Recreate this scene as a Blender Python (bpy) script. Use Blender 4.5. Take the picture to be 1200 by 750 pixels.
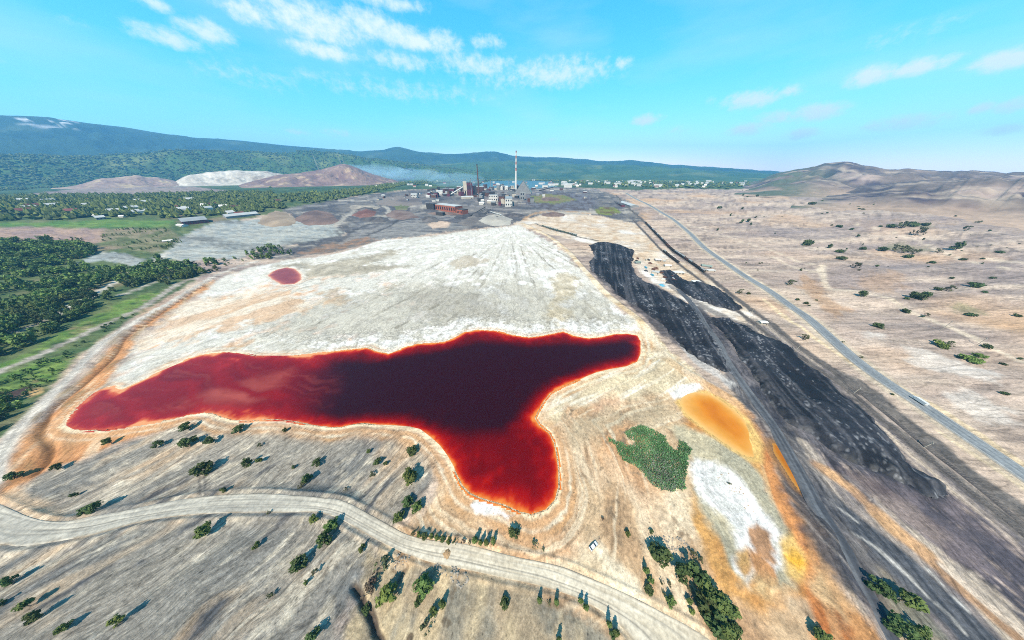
import bpy, math, random
import numpy as np
from mathutils import Vector, Matrix

for _o in list(bpy.data.objects):
    bpy.data.objects.remove(_o)
SC = bpy.context.scene
COL = SC.collection

# ------------------------------------------------------------------ camera
CAM_H = 150.0
FPX = 255.7                       # focal length in pixels of a 1200 px wide frame
PITCH = math.atan2(172.0, FPX)    # looking down by this much
cam = bpy.data.cameras.new("camera")
cam.sensor_width = 36.0
cam.lens = 36.0 * FPX / 1200.0
cam.clip_start = 1.0
cam.clip_end = 90000.0
camo = bpy.data.objects.new("camera", cam)
COL.objects.link(camo)
camo.location = (0, 0, CAM_H)
camo.rotation_euler = (math.pi / 2 - PITCH, 0, 0)
SC.camera = camo

# ------------------------------------------------------------------ light
SUN_EL = math.radians(51)
SHADOW_AZ = math.radians(23)              # shadows fall towards this bearing (from +Y, clockwise)
world = bpy.data.worlds.new("World")
SC.world = world
world.use_nodes = True
SUN_STRENGTH = 5.0
SKY_STRENGTH = 0.055
sd = bpy.data.lights.new("sun", 'SUN')
sd.energy = SUN_STRENGTH
sd.angle = math.radians(0.5)
sd.color = (1.0, 0.89, 0.74)
sun = bpy.data.objects.new("sun", sd)
COL.objects.link(sun)
_d = Vector((math.sin(SHADOW_AZ) * math.cos(SUN_EL), math.cos(SHADOW_AZ) * math.cos(SUN_EL), -math.sin(SUN_EL)))
sun.rotation_euler = _d.to_track_quat('-Z', 'Y').to_euler()
sun.location = (0, 0, 400)
SC.view_settings.view_transform = 'Standard'
SC.view_settings.look = 'None'
SC.view_settings.gamma = 1.0
SC.view_settings.exposure = 1.0
SC.cycles.use_denoising = False      # the fine soil texture survives only without it
SC.cycles.use_adaptive_sampling = False
SC.cycles.filter_width = 1.0
SC.cycles.max_bounces = 6
SC.cycles.diffuse_bounces = 2
SC.cycles.volume_bounces = 1
SC.cycles.transparent_max_bounces = 16

# ------------------------------------------------------------------ bearings and ground points
CP, SP = math.cos(PITCH), math.sin(PITCH)

def ray(px, py):
    u = (np.asarray(px, float) - 600.0) / FPX
    v = (375.0 - np.asarray(py, float)) / FPX
    return u, CP + v * SP, -SP + v * CP

def sstep(a, b, x):
    t = np.clip((x - a) / (b - a), 0, 1)
    return t * t * (3 - 2 * t)

def h0(x, y):
    """large, smooth relief of the valley (metres)"""
    r = np.hypot(x, y)
    z = 60.0 * sstep(330.0, 1900.0, r)
    # the bare hillside south of the red lake
    hill = sstep(0, 1, (92.0 - y + 0.10 * (x + 60)) / 150.0) * (1 - sstep(-150.0, -35.0, x))
    hill = hill * sstep(-460.0, -300.0, x)
    z = z + 26.0 * hill
    # the flats east of the lake and the dump ground lie a little higher
    z = z + 2.5 * sstep(60, 140, x) * (1 - sstep(500, 900, r))
    # the wooded valley to the west lies lower
    z = z - 9.0 * sstep(-330, -430, x) * sstep(60, 140, y) * (1 - sstep(700, 1300, r))
    return z

def P(px, py):
    """pixel of the survey photograph -> ground point (x, y) on the smooth relief"""
    px = np.atleast_1d(np.asarray(px, float)); py = np.atleast_1d(np.asarray(py, float))
    dx, dy, dz = ray(px, py)
    ts = np.geomspace(40, 60000, 500)
    X = dx[:, None] * ts; Y = dy[:, None] * ts; Z = CAM_H + dz[:, None] * ts
    below = Z < h0(X, Y)
    k = np.where(below.any(1), below.argmax(1), len(ts) - 1)
    k = np.maximum(k, 1)
    lo, hi = ts[k - 1].copy(), ts[k].copy()
    for _ in range(40):
        m = (lo + hi) / 2
        b = (CAM_H + dz * m) < h0(dx * m, dy * m)
        hi = np.where(b, m, hi); lo = np.where(b, lo, m)
    return dx * hi, dy * hi

def PL(pts):
    a = np.array(pts, float)
    x, y = P(a[:, 0], a[:, 1])
    return np.stack([x, y], 1)

# ------------------------------------------------------------------ noise
def _hash(ix, iy, seed):
    h = (ix.astype(np.int64) * 374761393 + iy.astype(np.int64) * 668265263 + seed * 1442695041) & 0xFFFFFFFF
    h = ((h ^ (h >> 13)) * 1274126177) & 0xFFFFFFFF
    h = h ^ (h >> 16)
    return (h & 0xFFFF).astype(np.float32) / 65535.0

def vnoise(x, y, seed):
    xi = np.floor(x); yi = np.floor(y)
    fx = (x - xi).astype(np.float32); fy = (y - yi).astype(np.float32)
    fx = fx * fx * fx * (fx * (fx * 6 - 15) + 10); fy = fy * fy * fy * (fy * (fy * 6 - 15) + 10)
    a = _hash(xi, yi, seed); b = _hash(xi + 1, yi, seed)
    c = _hash(xi, yi + 1, seed); d = _hash(xi + 1, yi + 1, seed)
    return (a + (b - a) * fx) * (1 - fy) + (c + (d - c) * fx) * fy

def fbm(x, y, seed=0, octv=4, gain=0.5):
    """about -1 .. 1"""
    s = 0; amp = 1.0; tot = 0
    for o in range(octv):
        c, sn = math.cos(o * 0.7 + 0.3), math.sin(o * 0.7 + 0.3)
        k = 2.03 ** o
        s = s + amp * (vnoise((x * c - y * sn) * k + 17.3 * o, (x * sn + y * c) * k - 9.1 * o, seed + o * 31) * 2 - 1)
        tot += amp; amp *= gain
    return s / tot * 1.6

def afbm(x, y, seed=0, octv=4, gain=0.5):
    """fbm that keeps its axes (for streaks stretched along one axis)"""
    s = 0; amp = 1.0; tot = 0
    for o in range(octv):
        k = 2.03 ** o
        s = s + amp * (vnoise(x * k + 17.3 * o, y * k ** 0.6 - 9.1 * o, seed + o * 31) * 2 - 1)
        tot += amp; amp *= gain
    return s / tot * 1.6

# ------------------------------------------------------------------ polygons and paths on the ground
def sdf(poly, x, y, margin):
    """signed distance (negative inside) where within margin of the polygon's box, else margin"""
    out = np.full(x.shape, float(margin), np.float64)
    x0, y0 = poly.min(0) - margin; x1, y1 = poly.max(0) + margin
    idx = np.where((x > x0) & (x < x1) & (y > y0) & (y < y1))[0]
    if len(idx) == 0:
        return out
    X = x[idx]; Y = y[idx]
    d2 = np.full(len(idx), 1e18); ins = np.zeros(len(idx), bool)
    n = len(poly)
    for i in range(n):
        ax, ay = poly[i]; bx, by = poly[(i + 1) % n]
        ex, ey = bx - ax, by - ay
        L = ex * ex + ey * ey + 1e-9
        t = np.clip(((X - ax) * ex + (Y - ay) * ey) / L, 0, 1)
        qx = X - ax - t * ex; qy = Y - ay - t * ey
        d2 = np.minimum(d2, qx * qx + qy * qy)
        cr = (ay > Y) != (by > Y)
        if cr.any():
            xc = ax + (Y - ay) * ex / (ey if abs(ey) > 1e-12 else 1e-12)
            ins ^= cr & (X < xc)
    d = np.sqrt(d2)
    out[idx] = np.where(ins, -d, np.minimum(d, margin))
    return out

def pdist(path, x, y, margin):
    out = np.full(x.shape, float(margin), np.float64)
    x0, y0 = path.min(0) - margin; x1, y1 = path.max(0) + margin
    idx = np.where((x > x0) & (x < x1) & (y > y0) & (y < y1))[0]
    if len(idx) == 0:
        return out
    X = x[idx]; Y = y[idx]; d2 = np.full(len(idx), 1e18)
    for i in range(len(path) - 1):
        ax, ay = path[i]; bx, by = path[i + 1]
        ex, ey = bx - ax, by - ay
        t = np.clip(((X - ax) * ex + (Y - ay) * ey) / (ex * ex + ey * ey + 1e-9), 0, 1)
        qx = X - ax - t * ex; qy = Y - ay - t * ey
        d2 = np.minimum(d2, qx * qx + qy * qy)
    out[idx] = np.minimum(np.sqrt(d2), margin)
    return out

def smooth_path(p, n=6):
    """Catmull-Rom through the points"""
    p = np.asarray(p, float)
    q = np.vstack([2 * p[0] - p[1], p, 2 * p[-1] - p[-2]])
    out = []
    for i in range(1, len(q) - 2):
        a, b, c, d = q[i - 1], q[i], q[i + 1], q[i + 2]
        for t in np.linspace(0, 1, n, endpoint=False):
            out.append(0.5 * ((2 * b) + (c - a) * t + (2 * a - 5 * b + 4 * c - d) * t ** 2 + (3 * b - a - 3 * c + d) * t ** 3))
    out.append(p[-1])
    return np.array(out)

def srgb(r, g, b, k=0.53):
    c = np.array([r, g, b], float) / 255.0
    lin = np.where(c <= 0.04045, c / 12.92, ((c + 0.055) / 1.055) ** 2.4)
    return lin * k * np.array([1.02, 1.0, 0.985])

# ------------------------------------------------------------------ surveyed outlines
LAKE = PL([(77,498),(83,488),(95,476),(105,467),(117,458),(130,454),(145,457),(165,447),(185,437),(205,428),(222,420),(240,415),
 (265,413),(285,415),(300,418),(340,418),(360,416),(400,411),(430,408),(440,412),(455,415),(465,412),(475,407),(490,404),(520,402),
 (533,397),(545,390),(560,387),(580,388),(600,393),(620,396),(635,394),(650,391),(660,389),(675,394),(690,396),(705,394),(720,390),
 (735,389),(748,391),(752,398),(752,412),(748,422),(735,428),(715,432),(700,436),(680,444),(660,452),(645,460),(637,470),(630,482),
 (626,490),(632,499),(643,508),(649,520),(652,535),(654,552),(654,570),(650,585),(640,596),(623,602),(608,598),(590,590),(575,586),
 (562,582),(551,577),(542,568),(536,556),(531,545),(524,534),(515,522),(505,513),(492,503),(480,500),(460,498),(440,497),(425,495),
 (412,497),(400,500),(385,500),(365,497),(345,493),(330,491),(310,491),(290,493),(275,492),(260,488),(250,484),(240,483),(220,486),
 (200,491),(175,495),(150,499),(125,503),(100,504),(85,503)])
YELLOW = PL([(797,474),(799,467),(806,462),(815,460),(830,462),(845,470),(860,481),(872,492),(882,507),(887,520),(886,537),(875,535),
 (860,526),(845,516),(832,506),(818,496),(805,486)])
DRAIN = PL([(906,519),(912,522),(921,534),(930,547),(938,566),(937,574),(929,563),(920,549),(912,537),(907,528)])
PINK = PL([(315,324),(320,319),(327,316),(336,314),(346,316),(352,321),(352,326),(344,331),(330,333),(321,329)])
BLUE = PL([(560,216),(575,212.5),(600,211.5),(630,212),(645,213),(652,216),(648,219),(625,221),(595,221),(570,220)])
REEDS = PL([(711,517),(714,512),(723,516),(735,521),(744,522),(743,517),(733,512),(731,506),(740,500),(752,498),(768,504),(780,512),
 (783,521),(790,526),(795,522),(795,516),(803,517),(811,527),(808,537),(805,547),(804,560),(804,575),(790,576),(775,574),(764,568),
 (757,560),(752,552),(742,545),(730,540),(724,530),(722,523)])
ROAD_A = [(-40,576),(-20,583),(0,590),(15,597),(30,604),(50,610),(75,611),(100,606),(135,600),(170,593),(200,587),(235,582),(270,579),(310,578),
 (340,580),(370,582),(400,586),(420,595),(440,606),(460,617),(480,627),(510,633),(540,636),(570,643),(600,651),(630,657),(660,664),
 (690,676),(720,689),(750,703),(780,719),(810,735),(840,755),(852,772)]
ROAD_B = [(-40,640),(-20,640),(0,638),(20,641),(50,638),(80,633),(110,627),(140,619),(170,611),(210,605),(250,602),(290,601),(330,601),(370,601),
 (395,607),(420,621),(445,635),(470,647),(500,658),(530,665),(560,671),(590,678),(620,684),(650,692),(675,701),(695,711),(712,722),
 (725,733),(735,744),(742,756),(746,764),(750,772)]
ROAD_A = smooth_path(PL(ROAD_A), 5); ROAD_B = smooth_path(PL(ROAD_B), 5)
ROADPOLY = np.vstack([ROAD_A, ROAD_B[::-1]])
HIGHWAY = smooth_path(PL([(733,226),(745,233),(760,240),(775,249),(790,258),(808,273),(825,290),(850,308),(875,325),(900,340),(925,358),(948,374),
 (975,398),(1000,420),(1025,439),(1050,456),(1075,472),(1100,489),(1125,506),(1150,523),(1175,540),(1198,556),(1230,578),(1300,625)]), 5)
RAIL = smooth_path(PL([(722,229),(738,245),(753,258),(775,281),(787,293),(807,307),(825,320),(845,336),(863,350),(882,364),(907,382),(932,403),(957,421),
 (982,438),(1000,453),(1025,474),(1050,494),(1075,515),(1100,535),(1125,554),(1160,582),(1200,615),(1260,660)]), 5)
RAIL2 = smooth_path(PL([(742,258),(760,277),(775,293),(795,309),(815,324),(835,340),(855,357),(880,376),(905,395),(930,413),(955,430),(980,447),(1000,461),
 (1030,488),(1060,512),(1090,538),(1120,562),(1160,594),(1210,635)]), 5)
SPUR = smooth_path(PL([(628,262),(640,267),(660,272.5),(680,278),(700,282)]), 4)
HAUL = smooth_path(PL([(795,338),(808,352),(818,367),(827,382),(840,400),(853,424),(870,449),(888,474),(903,496),(920,524),(937,554),(948,575),(958,598),(975,628),
 (995,667),(1013,702),(1030,737),(1045,770)]), 5)
HEAP_A = PL([(691,288),(700,284),(712,284),(728,288),(742,294),(741,303),(739,312),(746,322),(757,331),(775,340),(793,349),(806,356),(816,368),(824,382),
 (836,399),(848,422),(858,437),(846,434),(828,426),(815,418),(802,408),(795,398),(783,388),(775,378),(760,369),(748,360),(735,352),
 (722,343),(715,333),(703,325),(693,315),(692,306),(698,300)])
HEAP_B = PL([(832,374),(852,376),(875,384),(896,396),(918,403),(930,413),(940,425),(955,436),(970,446),(985,463),(1008,479),(1025,496),(1035,512),(1050,526),
 (1060,541),(1085,556),(1099,563),(1104,575),(1092,579),(1075,572),(1058,562),(1025,548),(995,537),(975,526),(950,506),(925,494),(912,481),
 (900,462),(890,449),(876,428),(862,409),(850,393),(839,381)])
HEAP_C = PL([(775,317),(785,316),(800,326),(820,331),(840,338),(857,350),(869,361),(860,364),(840,359),(818,351),(798,339),(783,328)])
CHANNEL = smooth_path(PL([(240,334),(215,349),(195,362),(175,377),(150,393),(135,414),(120,431),(100,449),(80,464),(60,481),(50,501),(48,511),(58,524),(55,540),(42,556)]), 5)
CREST_W = smooth_path(PL([(-30,590),(-8,560),(2,530),(25,500),(50,476),(75,449),(100,424),(125,400),(150,384),(180,366),(215,345),(240,330),(258,321),(300,306),(340,298)]), 5)
CREST_E = smooth_path(PL([(612,262),(640,276),(662,292),(680,312),(700,335),(722,356),(745,374),(762,393),(772,412),(790,430),(815,446),(845,463),(870,482),(893,507),(912,537),
 (930,570),(948,606),(968,650),(990,700),(1010,745),(1020,770)]), 5)
VALLEY_ROAD = smooth_path(PL([(-30,450),(0,436),(37,421),(75,403),(120,381),(140,372),(165,361),(195,341),(215,330),(238,323)]), 5)
FOREST_ROAD = smooth_path(PL([(60,372),(85,358),(108,346),(125,336),(150,321),(178,308),(196,297)]), 5)

GA = math.radians(30)      # bearing along which the gullies of the bare hillside run
# ------------------------------------------------------------------ materials
def new_mat(name):
    m = bpy.data.materials.new(name)
    m.use_nodes = True
    nt = m.node_tree
    return m, nt, nt.nodes["Principled BSDF"]

def simple_mat(name, col, rough=0.8, var=0.25, scale=0.4, metallic=0.0, bump=0.0, spec=0.3):
    """procedural paint, stone, foliage ...: base colour varied by noise over the object"""
    m, nt, b = new_mat(name)
    tc = nt.nodes.new("ShaderNodeTexCoord")
    n = nt.nodes.new("ShaderNodeTexNoise"); n.inputs["Scale"].default_value = scale; n.inputs["Detail"].default_value = 5
    nt.links.new(tc.outputs["Object"], n.inputs["Vector"])
    mr = nt.nodes.new("ShaderNodeMapRange")
    mr.inputs[1].default_value = 0.3; mr.inputs[2].default_value = 0.7
    mr.inputs[3].default_value = 1 - var; mr.inputs[4].default_value = 1 + var
    nt.links.new(n.outputs[0], mr.inputs[0])
    oi = nt.nodes.new("ShaderNodeObjectInfo")
    mr2 = nt.nodes.new("ShaderNodeMapRange")
    mr2.inputs[3].default_value = 1 - var * 0.6; mr2.inputs[4].default_value = 1 + var * 0.6
    nt.links.new(oi.outputs["Random"], mr2.inputs[0])
    mu = nt.nodes.new("ShaderNodeMath"); mu.operation = 'MULTIPLY'
    nt.links.new(mr.outputs[0], mu.inputs[0]); nt.links.new(mr2.outputs[0], mu.inputs[1])
    vm = nt.nodes.new("ShaderNodeVectorMath"); vm.operation = 'SCALE'
    vm.inputs[0].default_value = tuple(col)
    nt.links.new(mu.outputs[0], vm.inputs["Scale"])
    nt.links.new(vm.outputs[0], b.inputs["Base Color"])
    b.inputs["Roughness"].default_value = rough
    b.inputs["Metallic"].default_value = metallic
    b.inputs["Specular IOR Level"].default_value = spec
    if bump:
        bp = nt.nodes.new("ShaderNodeBump"); bp.inputs["Distance"].default_value = bump
        nt.links.new(n.outputs[0], bp.inputs["Height"]); nt.links.new(bp.outputs[0], b.inputs["Normal"])
    return m

def earth_mat(name, scale=0.6, var=0.28, bump=0.25, rough=0.95, detail=False):
    """earth whose colour comes from the soil map on the mesh, with fine grain, streaks and relief"""
    m, nt, b = new_mat(name)
    L = nt.links.new
    at = nt.nodes.new("ShaderNodeAttribute"); at.attribute_name = "soil"
    tc = nt.nodes.new("ShaderNodeTexCoord")
    def noise(vec, sc, det, ro, lo, hi, p0=0.3, p1=0.7):
        n = nt.nodes.new("ShaderNodeTexNoise"); n.inputs["Scale"].default_value = sc; n.inputs["Detail"].default_value = det
        n.inputs["Roughness"].default_value = ro
        L(vec, n.inputs["Vector"])
        mr = nt.nodes.new("ShaderNodeMapRange")
        mr.inputs[1].default_value = p0; mr.inputs[2].default_value = p1; mr.inputs[3].default_value = lo; mr.inputs[4].default_value = hi
        L(n.outputs[0], mr.inputs[0])
        return n.outputs[0], mr.outputs[0]
    def mth(op, a, b_, c=None):
        n = nt.nodes.new("ShaderNodeMath"); n.operation = op
        for i, v in enumerate((a, b_, c)):
            if v is None: continue
            if isinstance(v, (int, float)): n.inputs[i].default_value = v
            else: L(v, n.inputs[i])
        return n.outputs[0]
    h, g1 = noise(tc.outputs["Object"], scale, 7, 0.65, 1 - var, 1 + var)
    _, g2 = noise(tc.outputs["Object"], scale * 0.16, 6, 0.7, 1 - var * 0.5, 1 + var * 0.5)
    f = mth('MULTIPLY', g1, g2)
    hb = h
    if detail:
        sc = nt.nodes.new("ShaderNodeAttribute"); sc.attribute_name = "grain_run"
        gn = nt.nodes.new("ShaderNodeAttribute"); gn.attribute_name = "grain_gain"
        sp = nt.nodes.new("ShaderNodeSeparateColor"); L(gn.outputs["Color"], sp.inputs[0])
        h2, s1 = noise(sc.outputs["Vector"], 1.0, 5, 0.62, -1.0, 1.0, 0.3, 0.7)
        _, s2 = noise(sc.outputs["Vector"], 0.27, 5, 0.6, -1.0, 1.0, 0.3, 0.7)
        st = mth('ADD', mth('MULTIPLY', s1, 0.6), mth('MULTIPLY', s2, 0.5))
        f = mth('MULTIPLY', f, mth('MULTIPLY_ADD', st, sp.outputs[0], 1.0))
        # speckle and dark cracks of the crusts
        _, k1 = noise(tc.outputs["Object"], 0.45, 9, 0.78, -1.0, 1.0, 0.35, 0.65)
        f = mth('MULTIPLY', f, mth('MULTIPLY_ADD', k1, sp.outputs[1], 1.0))
        vo = nt.nodes.new("ShaderNodeTexVoronoi"); vo.feature = 'DISTANCE_TO_EDGE'; vo.inputs["Scale"].default_value = 0.16
        wv = nt.nodes.new("ShaderNodeTexNoise"); wv.inputs["Scale"].default_value = 0.35; wv.inputs["Detail"].default_value = 4
        L(tc.outputs["Object"], wv.inputs["Vector"])
        va = nt.nodes.new("ShaderNodeVectorMath"); va.operation = 'MULTIPLY_ADD'
        L(wv.outputs["Color"], va.inputs[0]); va.inputs[1].default_value = (7, 7, 7); L(tc.outputs["Object"], va.inputs[2])
        L(va.outputs[0], vo.inputs["Vector"])
        mr = nt.nodes.new("ShaderNodeMapRange"); mr.inputs[1].default_value = 0.0; mr.inputs[2].default_value = 0.12; mr.inputs[3].default_value = -1; mr.inputs[4].default_value = 0
        L(vo.outputs["Distance"], mr.inputs[0])
        f = mth('MULTIPLY', f, mth('MULTIPLY_ADD', mr.outputs[0], sp.outputs[2], 1.0))
        hb = mth('ADD', h, mth('MULTIPLY', mth('MULTIPLY', h2, sp.outputs[0]), 3.0))
        # thin dark rills along the run, grit, and sparse dark tufts and stones
        nr = nt.nodes.new("ShaderNodeTexNoise"); nr.inputs["Scale"].default_value = 0.42; nr.inputs["Detail"].default_value = 3; nr.inputs["Roughness"].default_value = 0.5
        L(sc.outputs["Vector"], nr.inputs["Vector"])
        rl = nt.nodes.new("ShaderNodeMapRange"); rl.inputs[1].default_value = 0.0; rl.inputs[2].default_value = 0.035; rl.inputs[3].default_value = -0.9; rl.inputs[4].default_value = 0.0
        L(mth('ABSOLUTE', mth('SUBTRACT', nr.outputs[0], 0.5), None), rl.inputs[0])
        f = mth('MULTIPLY', f, mth('MULTIPLY_ADD', rl.outputs[0], sp.outputs[0], 1.0))
        _, g3 = noise(tc.outputs["Object"], 2.2, 3, 0.6, 0.80, 1.20)
        f = mth('MULTIPLY', f, g3)
        vs = nt.nodes.new("ShaderNodeTexVoronoi"); vs.inputs["Scale"].default_value = 0.33; L(tc.outputs["Object"], vs.inputs["Vector"])
        sm = nt.nodes.new("ShaderNodeMapRange"); sm.inputs[1].default_value = 0.06; sm.inputs[2].default_value = 0.16; sm.inputs[3].default_value = 0.55; sm.inputs[4].default_value = 1.0
        L(vs.outputs["Distance"], sm.inputs[0])
        f = mth('MULTIPLY', f, sm.outputs[0])
        f = mth('MAXIMUM', f, 0.22)
    vm = nt.nodes.new("ShaderNodeVectorMath"); vm.operation = 'SCALE'
    L(at.outputs["Color"], vm.inputs[0]); L(f, vm.inputs["Scale"])
    L(vm.outputs[0], b.inputs["Base Color"])
    b.inputs["Roughness"].default_value = rough
    b.inputs["Specular IOR Level"].default_value = 0.15
    bp = nt.nodes.new("ShaderNodeBump"); bp.inputs["Distance"].default_value = bump; bp.inputs["Strength"].default_value = 0.8
    L(hb, bp.inputs["Height"]); L(bp.outputs[0], b.inputs["Normal"])
    return m

M_GROUND = earth_mat("ground_earth", scale=0.7, var=0.26, bump=0.35, detail=True)
M_EARTH = earth_mat("earth")
M_SLAG = earth_mat("slag", scale=0.5, var=0.35, bump=0.5, rough=0.8)
M_ROCK = earth_mat("far_slope", scale=0.03, var=0.25, bump=6.0)

# ------------------------------------------------------------------ mesh makers
def mesh_np(name, v, faces, mats, smooth=False, matidx=None, attrs=None):
    """v (n,3); faces (m,3|4) index array -> mesh"""
    me = bpy.data.meshes.new(name)
    v = np.asarray(v, np.float32); faces = np.asarray(faces, np.int32)
    m, k = faces.shape
    me.vertices.add(len(v)); me.vertices.foreach_set("co", v.ravel())
    me.loops.add(m * k); me.loops.foreach_set("vertex_index", faces.ravel())
    me.polygons.add(m)
    me.polygons.foreach_set("loop_start", np.arange(0, m * k, k, dtype=np.int32))
    me.polygons.foreach_set("loop_total", np.full(m, k, np.int32))
    for mt in mats:
        me.materials.append(mt)
    if matidx is not None:
        me.polygons.foreach_set("material_index", np.asarray(matidx, np.int32))
    me.polygons.foreach_set("use_smooth", np.full(m, bool(smooth)))
    for an, (kind, arr) in (attrs or {}).items():
        a = me.attributes.new(an, kind, 'POINT')
        if kind == 'FLOAT_COLOR':
            c = np.ones((len(v), 4), np.float32); c[:, :3] = arr
            a.data.foreach_set("color", c.ravel())
        elif kind == 'FLOAT_VECTOR':
            a.data.foreach_set("vector", np.asarray(arr, np.float32).ravel())
        else:
            a.data.foreach_set("value", np.asarray(arr, np.float32).ravel())
    me.update(calc_edges=True)
    me.validate()
    return me

def link(name, me, parent=None, kind=None, label=None, cat=None, group=None, loc=None, rz=None):
    o = bpy.data.objects.new(name, me)
    COL.objects.link(o)
    if parent is not None: o.parent = parent
    if loc is not None: o.location = loc
    if rz is not None: o.rotation_euler = (0, 0, rz)
    if kind: o["kind"] = kind
    if label: o["label"] = label
    if cat: o["category"] = cat
    if group: o["group"] = group
    return o

def grid_faces(nr, nc):
    i = np.arange(nr - 1)[:, None] * nc + np.arange(nc - 1)[None, :]
    i = i.ravel()
    return np.stack([i, i + 1, i + nc + 1, i + nc], 1)

# ------------------------------------------------------------------ detailed relief (also used to stand things on)
def ground_z(x, y, full=False):
    z = h0(x, y)
    r = np.hypot(x, y)
    dl = sdf(LAKE, x, y, 60.0)
    dr = sdf(ROADPOLY, x, y, 30.0)
    near_road = 1 - sstep(0.5, 7.0, dr)
    cr = x * math.cos(GA) - y * math.sin(GA)
    al = x * math.sin(GA) + y * math.cos(GA)
    hill = sstep(96, 70, y - 0.1 * (x + 60)) * (1 - sstep(-55, -15, x)) * sstep(-440, -330, x)
    hill = np.maximum(hill, 0)
    g = afbm(cr / 9.0, al / 75.0, 11, 4) * 1.2 + afbm(cr / 26.0 + 5, al / 160.0, 12, 2) * 1.5
    g = g + afbm(cr / 3.0, al / 30.0, 15, 3) * 0.45
    z = z + hill * g * (1 - near_road) * sstep(2, 22, dl)
    # hummocks everywhere
    far = 1 - sstep(1500, 3500, r)
    lakeside = sstep(1.0, 25.0, dl)
    z = z + lakeside * (1 - hill) * (1 - near_road) * far * (fbm(x / 40.0, y / 40.0, 21, 4) * 0.9 + fbm(x / 9.0, y / 9.0, 22, 3) * 0.22)
    east = sstep(20, 120, x - 0.55 * y + 60) * sstep(230, 400, r)
    z = z + east * far * (1 - near_road) * (afbm(y / 30.0, x / 150.0, 23, 4) * 2.2 + fbm(x / 130.0, y / 130.0, 24, 3) * 4.0 * sstep(300, 700, r))
    # flatten below the roads and tracks
    for path, w in ((HIGHWAY, 16.0), (RAIL, 14.0), (RAIL2, 12.0)):
        d = pdist(path, x, y, w * 2)
        k = 1 - sstep(w * 0.45, w * 1.4, d)
        z = z * (1 - k) + h0(x, y) * k
    # incised ditch west of the lake, banks along the crests
    d = pdist(CHANNEL, x, y, 14.0)
    z = z - 1.1 * np.exp(-(d / 1.8) ** 2) + 0.4 * np.exp(-((d - 5.0) / 2.5) ** 2)
    d = pdist(CREST_W, x, y, 20.0)
    z = z + 0.9 * (1 - sstep(3, 10, d))
    d = pdist(CREST_E, x, y, 24.0)
    z = z + 2.2 * (1 - sstep(3.5, 10, d))
    d = pdist(CREVICE, x, y, 8.0)
    z = z - 2.2 * np.exp(-(d / 1.3) ** 2)
    d = pdist(CREVICE2, x, y, 8.0)
    z = z - 1.3 * np.exp(-(d / 0.8) ** 2)
    # berms beside the haul road
    z = z + 0.7 * np.exp(-((dr - 1.8) / 1.0) ** 2) * (r < 400)
    # water hollows
    z = np.where(dl < 60, np.minimum(z, 0.05 + np.maximum(dl, 0) * 0.10 + np.maximum(dl - 14, 0) * 0.35), z)
    z = z - 1.4 * sstep(0.0, -3.0, dl)
    for poly, dep in ((YELLOW, 0.8), (DRAIN, 1.0), (PINK, 0.8), (BLUE, 1.0)):
        d = sdf(poly, x, y, 30.0)
        zc = WATER_Z[id(poly)]
        k = 1 - sstep(3, 22, d)
        z = z * (1 - k) + (zc + np.clip(d, -2.5, 22) * 0.06 + np.where(d < 0, -0.2, 0)) * k
    return z

CREVICE = smooth_path(PL([(414,688),(421,698),(424,708),(429,716),(434,726),(437,736),(441,744),(446,752),(452,762)]), 4)
CREVICE2 = smooth_path(PL([(474,645),(469,652),(463,659),(460,664)]), 3)
WATER_Z = {}
for _p in (YELLOW, DRAIN, PINK, BLUE):
    WATER_Z[id(_p)] = float(np.mean(h0(_p[:, 0], _p[:, 1]))) + (0.15 if _p is not DRAIN else -0.3)

def gz(x, y):
    return float(ground_z(np.array([float(x)]), np.array([float(y)]))[0])

DELTA = PL([(608, 264), (640, 281), (662, 297), (680, 317), (700, 339), (722, 359), (745, 377), (757, 388), (757, 420), (700, 440), (500, 470), (300, 500), (130, 480), (112, 470), (126, 452), (140, 432),
    (153, 414), (168, 394), (205, 366), (243, 338), (264, 323), (320, 307), (400, 296), (450, 281), (500, 277), (560, 269)])
HILL = PL([(36, 566), (60, 552), (95, 543), (132, 524), (190, 507), (225, 492), (245, 488), (262, 494), (300, 500), (350, 500), (400, 506), (430, 502), (470, 503), (492, 510), (505, 525), (515, 545), (500, 575),
    (475, 600), (455, 622), (440, 650), (430, 690), (405, 730), (395, 775), (-200, 775), (-300, 640), (-60, 640), (0, 600)])
EASTPOLY = PL([(757, 384), (778, 405), (800, 426), (845, 458), (892, 503), (930, 568), (966, 648), (1010, 742), (1030, 800), (800, 800), (740, 775), (640, 775), (400, 775), (412, 735), (438, 690), (445, 650),
    (462, 622), (490, 600), (512, 575), (520, 548), (560, 520), (640, 440)])
CORRIDOR = PL([(845, 440), (870, 470), (900, 500), (925, 540), (945, 590), (975, 650), (1010, 735), (1040, 800), (1400, 800), (1400, 690), (1200, 612), (1130, 556), (1060, 500), (1000, 452), (940, 408), (900, 378),
    (880, 372), (860, 400)])
STRIP_W = PL([(-40, 600), (-8, 555), (25, 496), (75, 446), (125, 396), (180, 362), (240, 326), (252, 328), (222, 351), (174, 383), (147, 411), (126, 447), (106, 462), (84, 483), (80, 500), (125, 506), (225, 488),
    (190, 504), (132, 521), (62, 549), (40, 562), (37, 590), (0, 600)])

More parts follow.
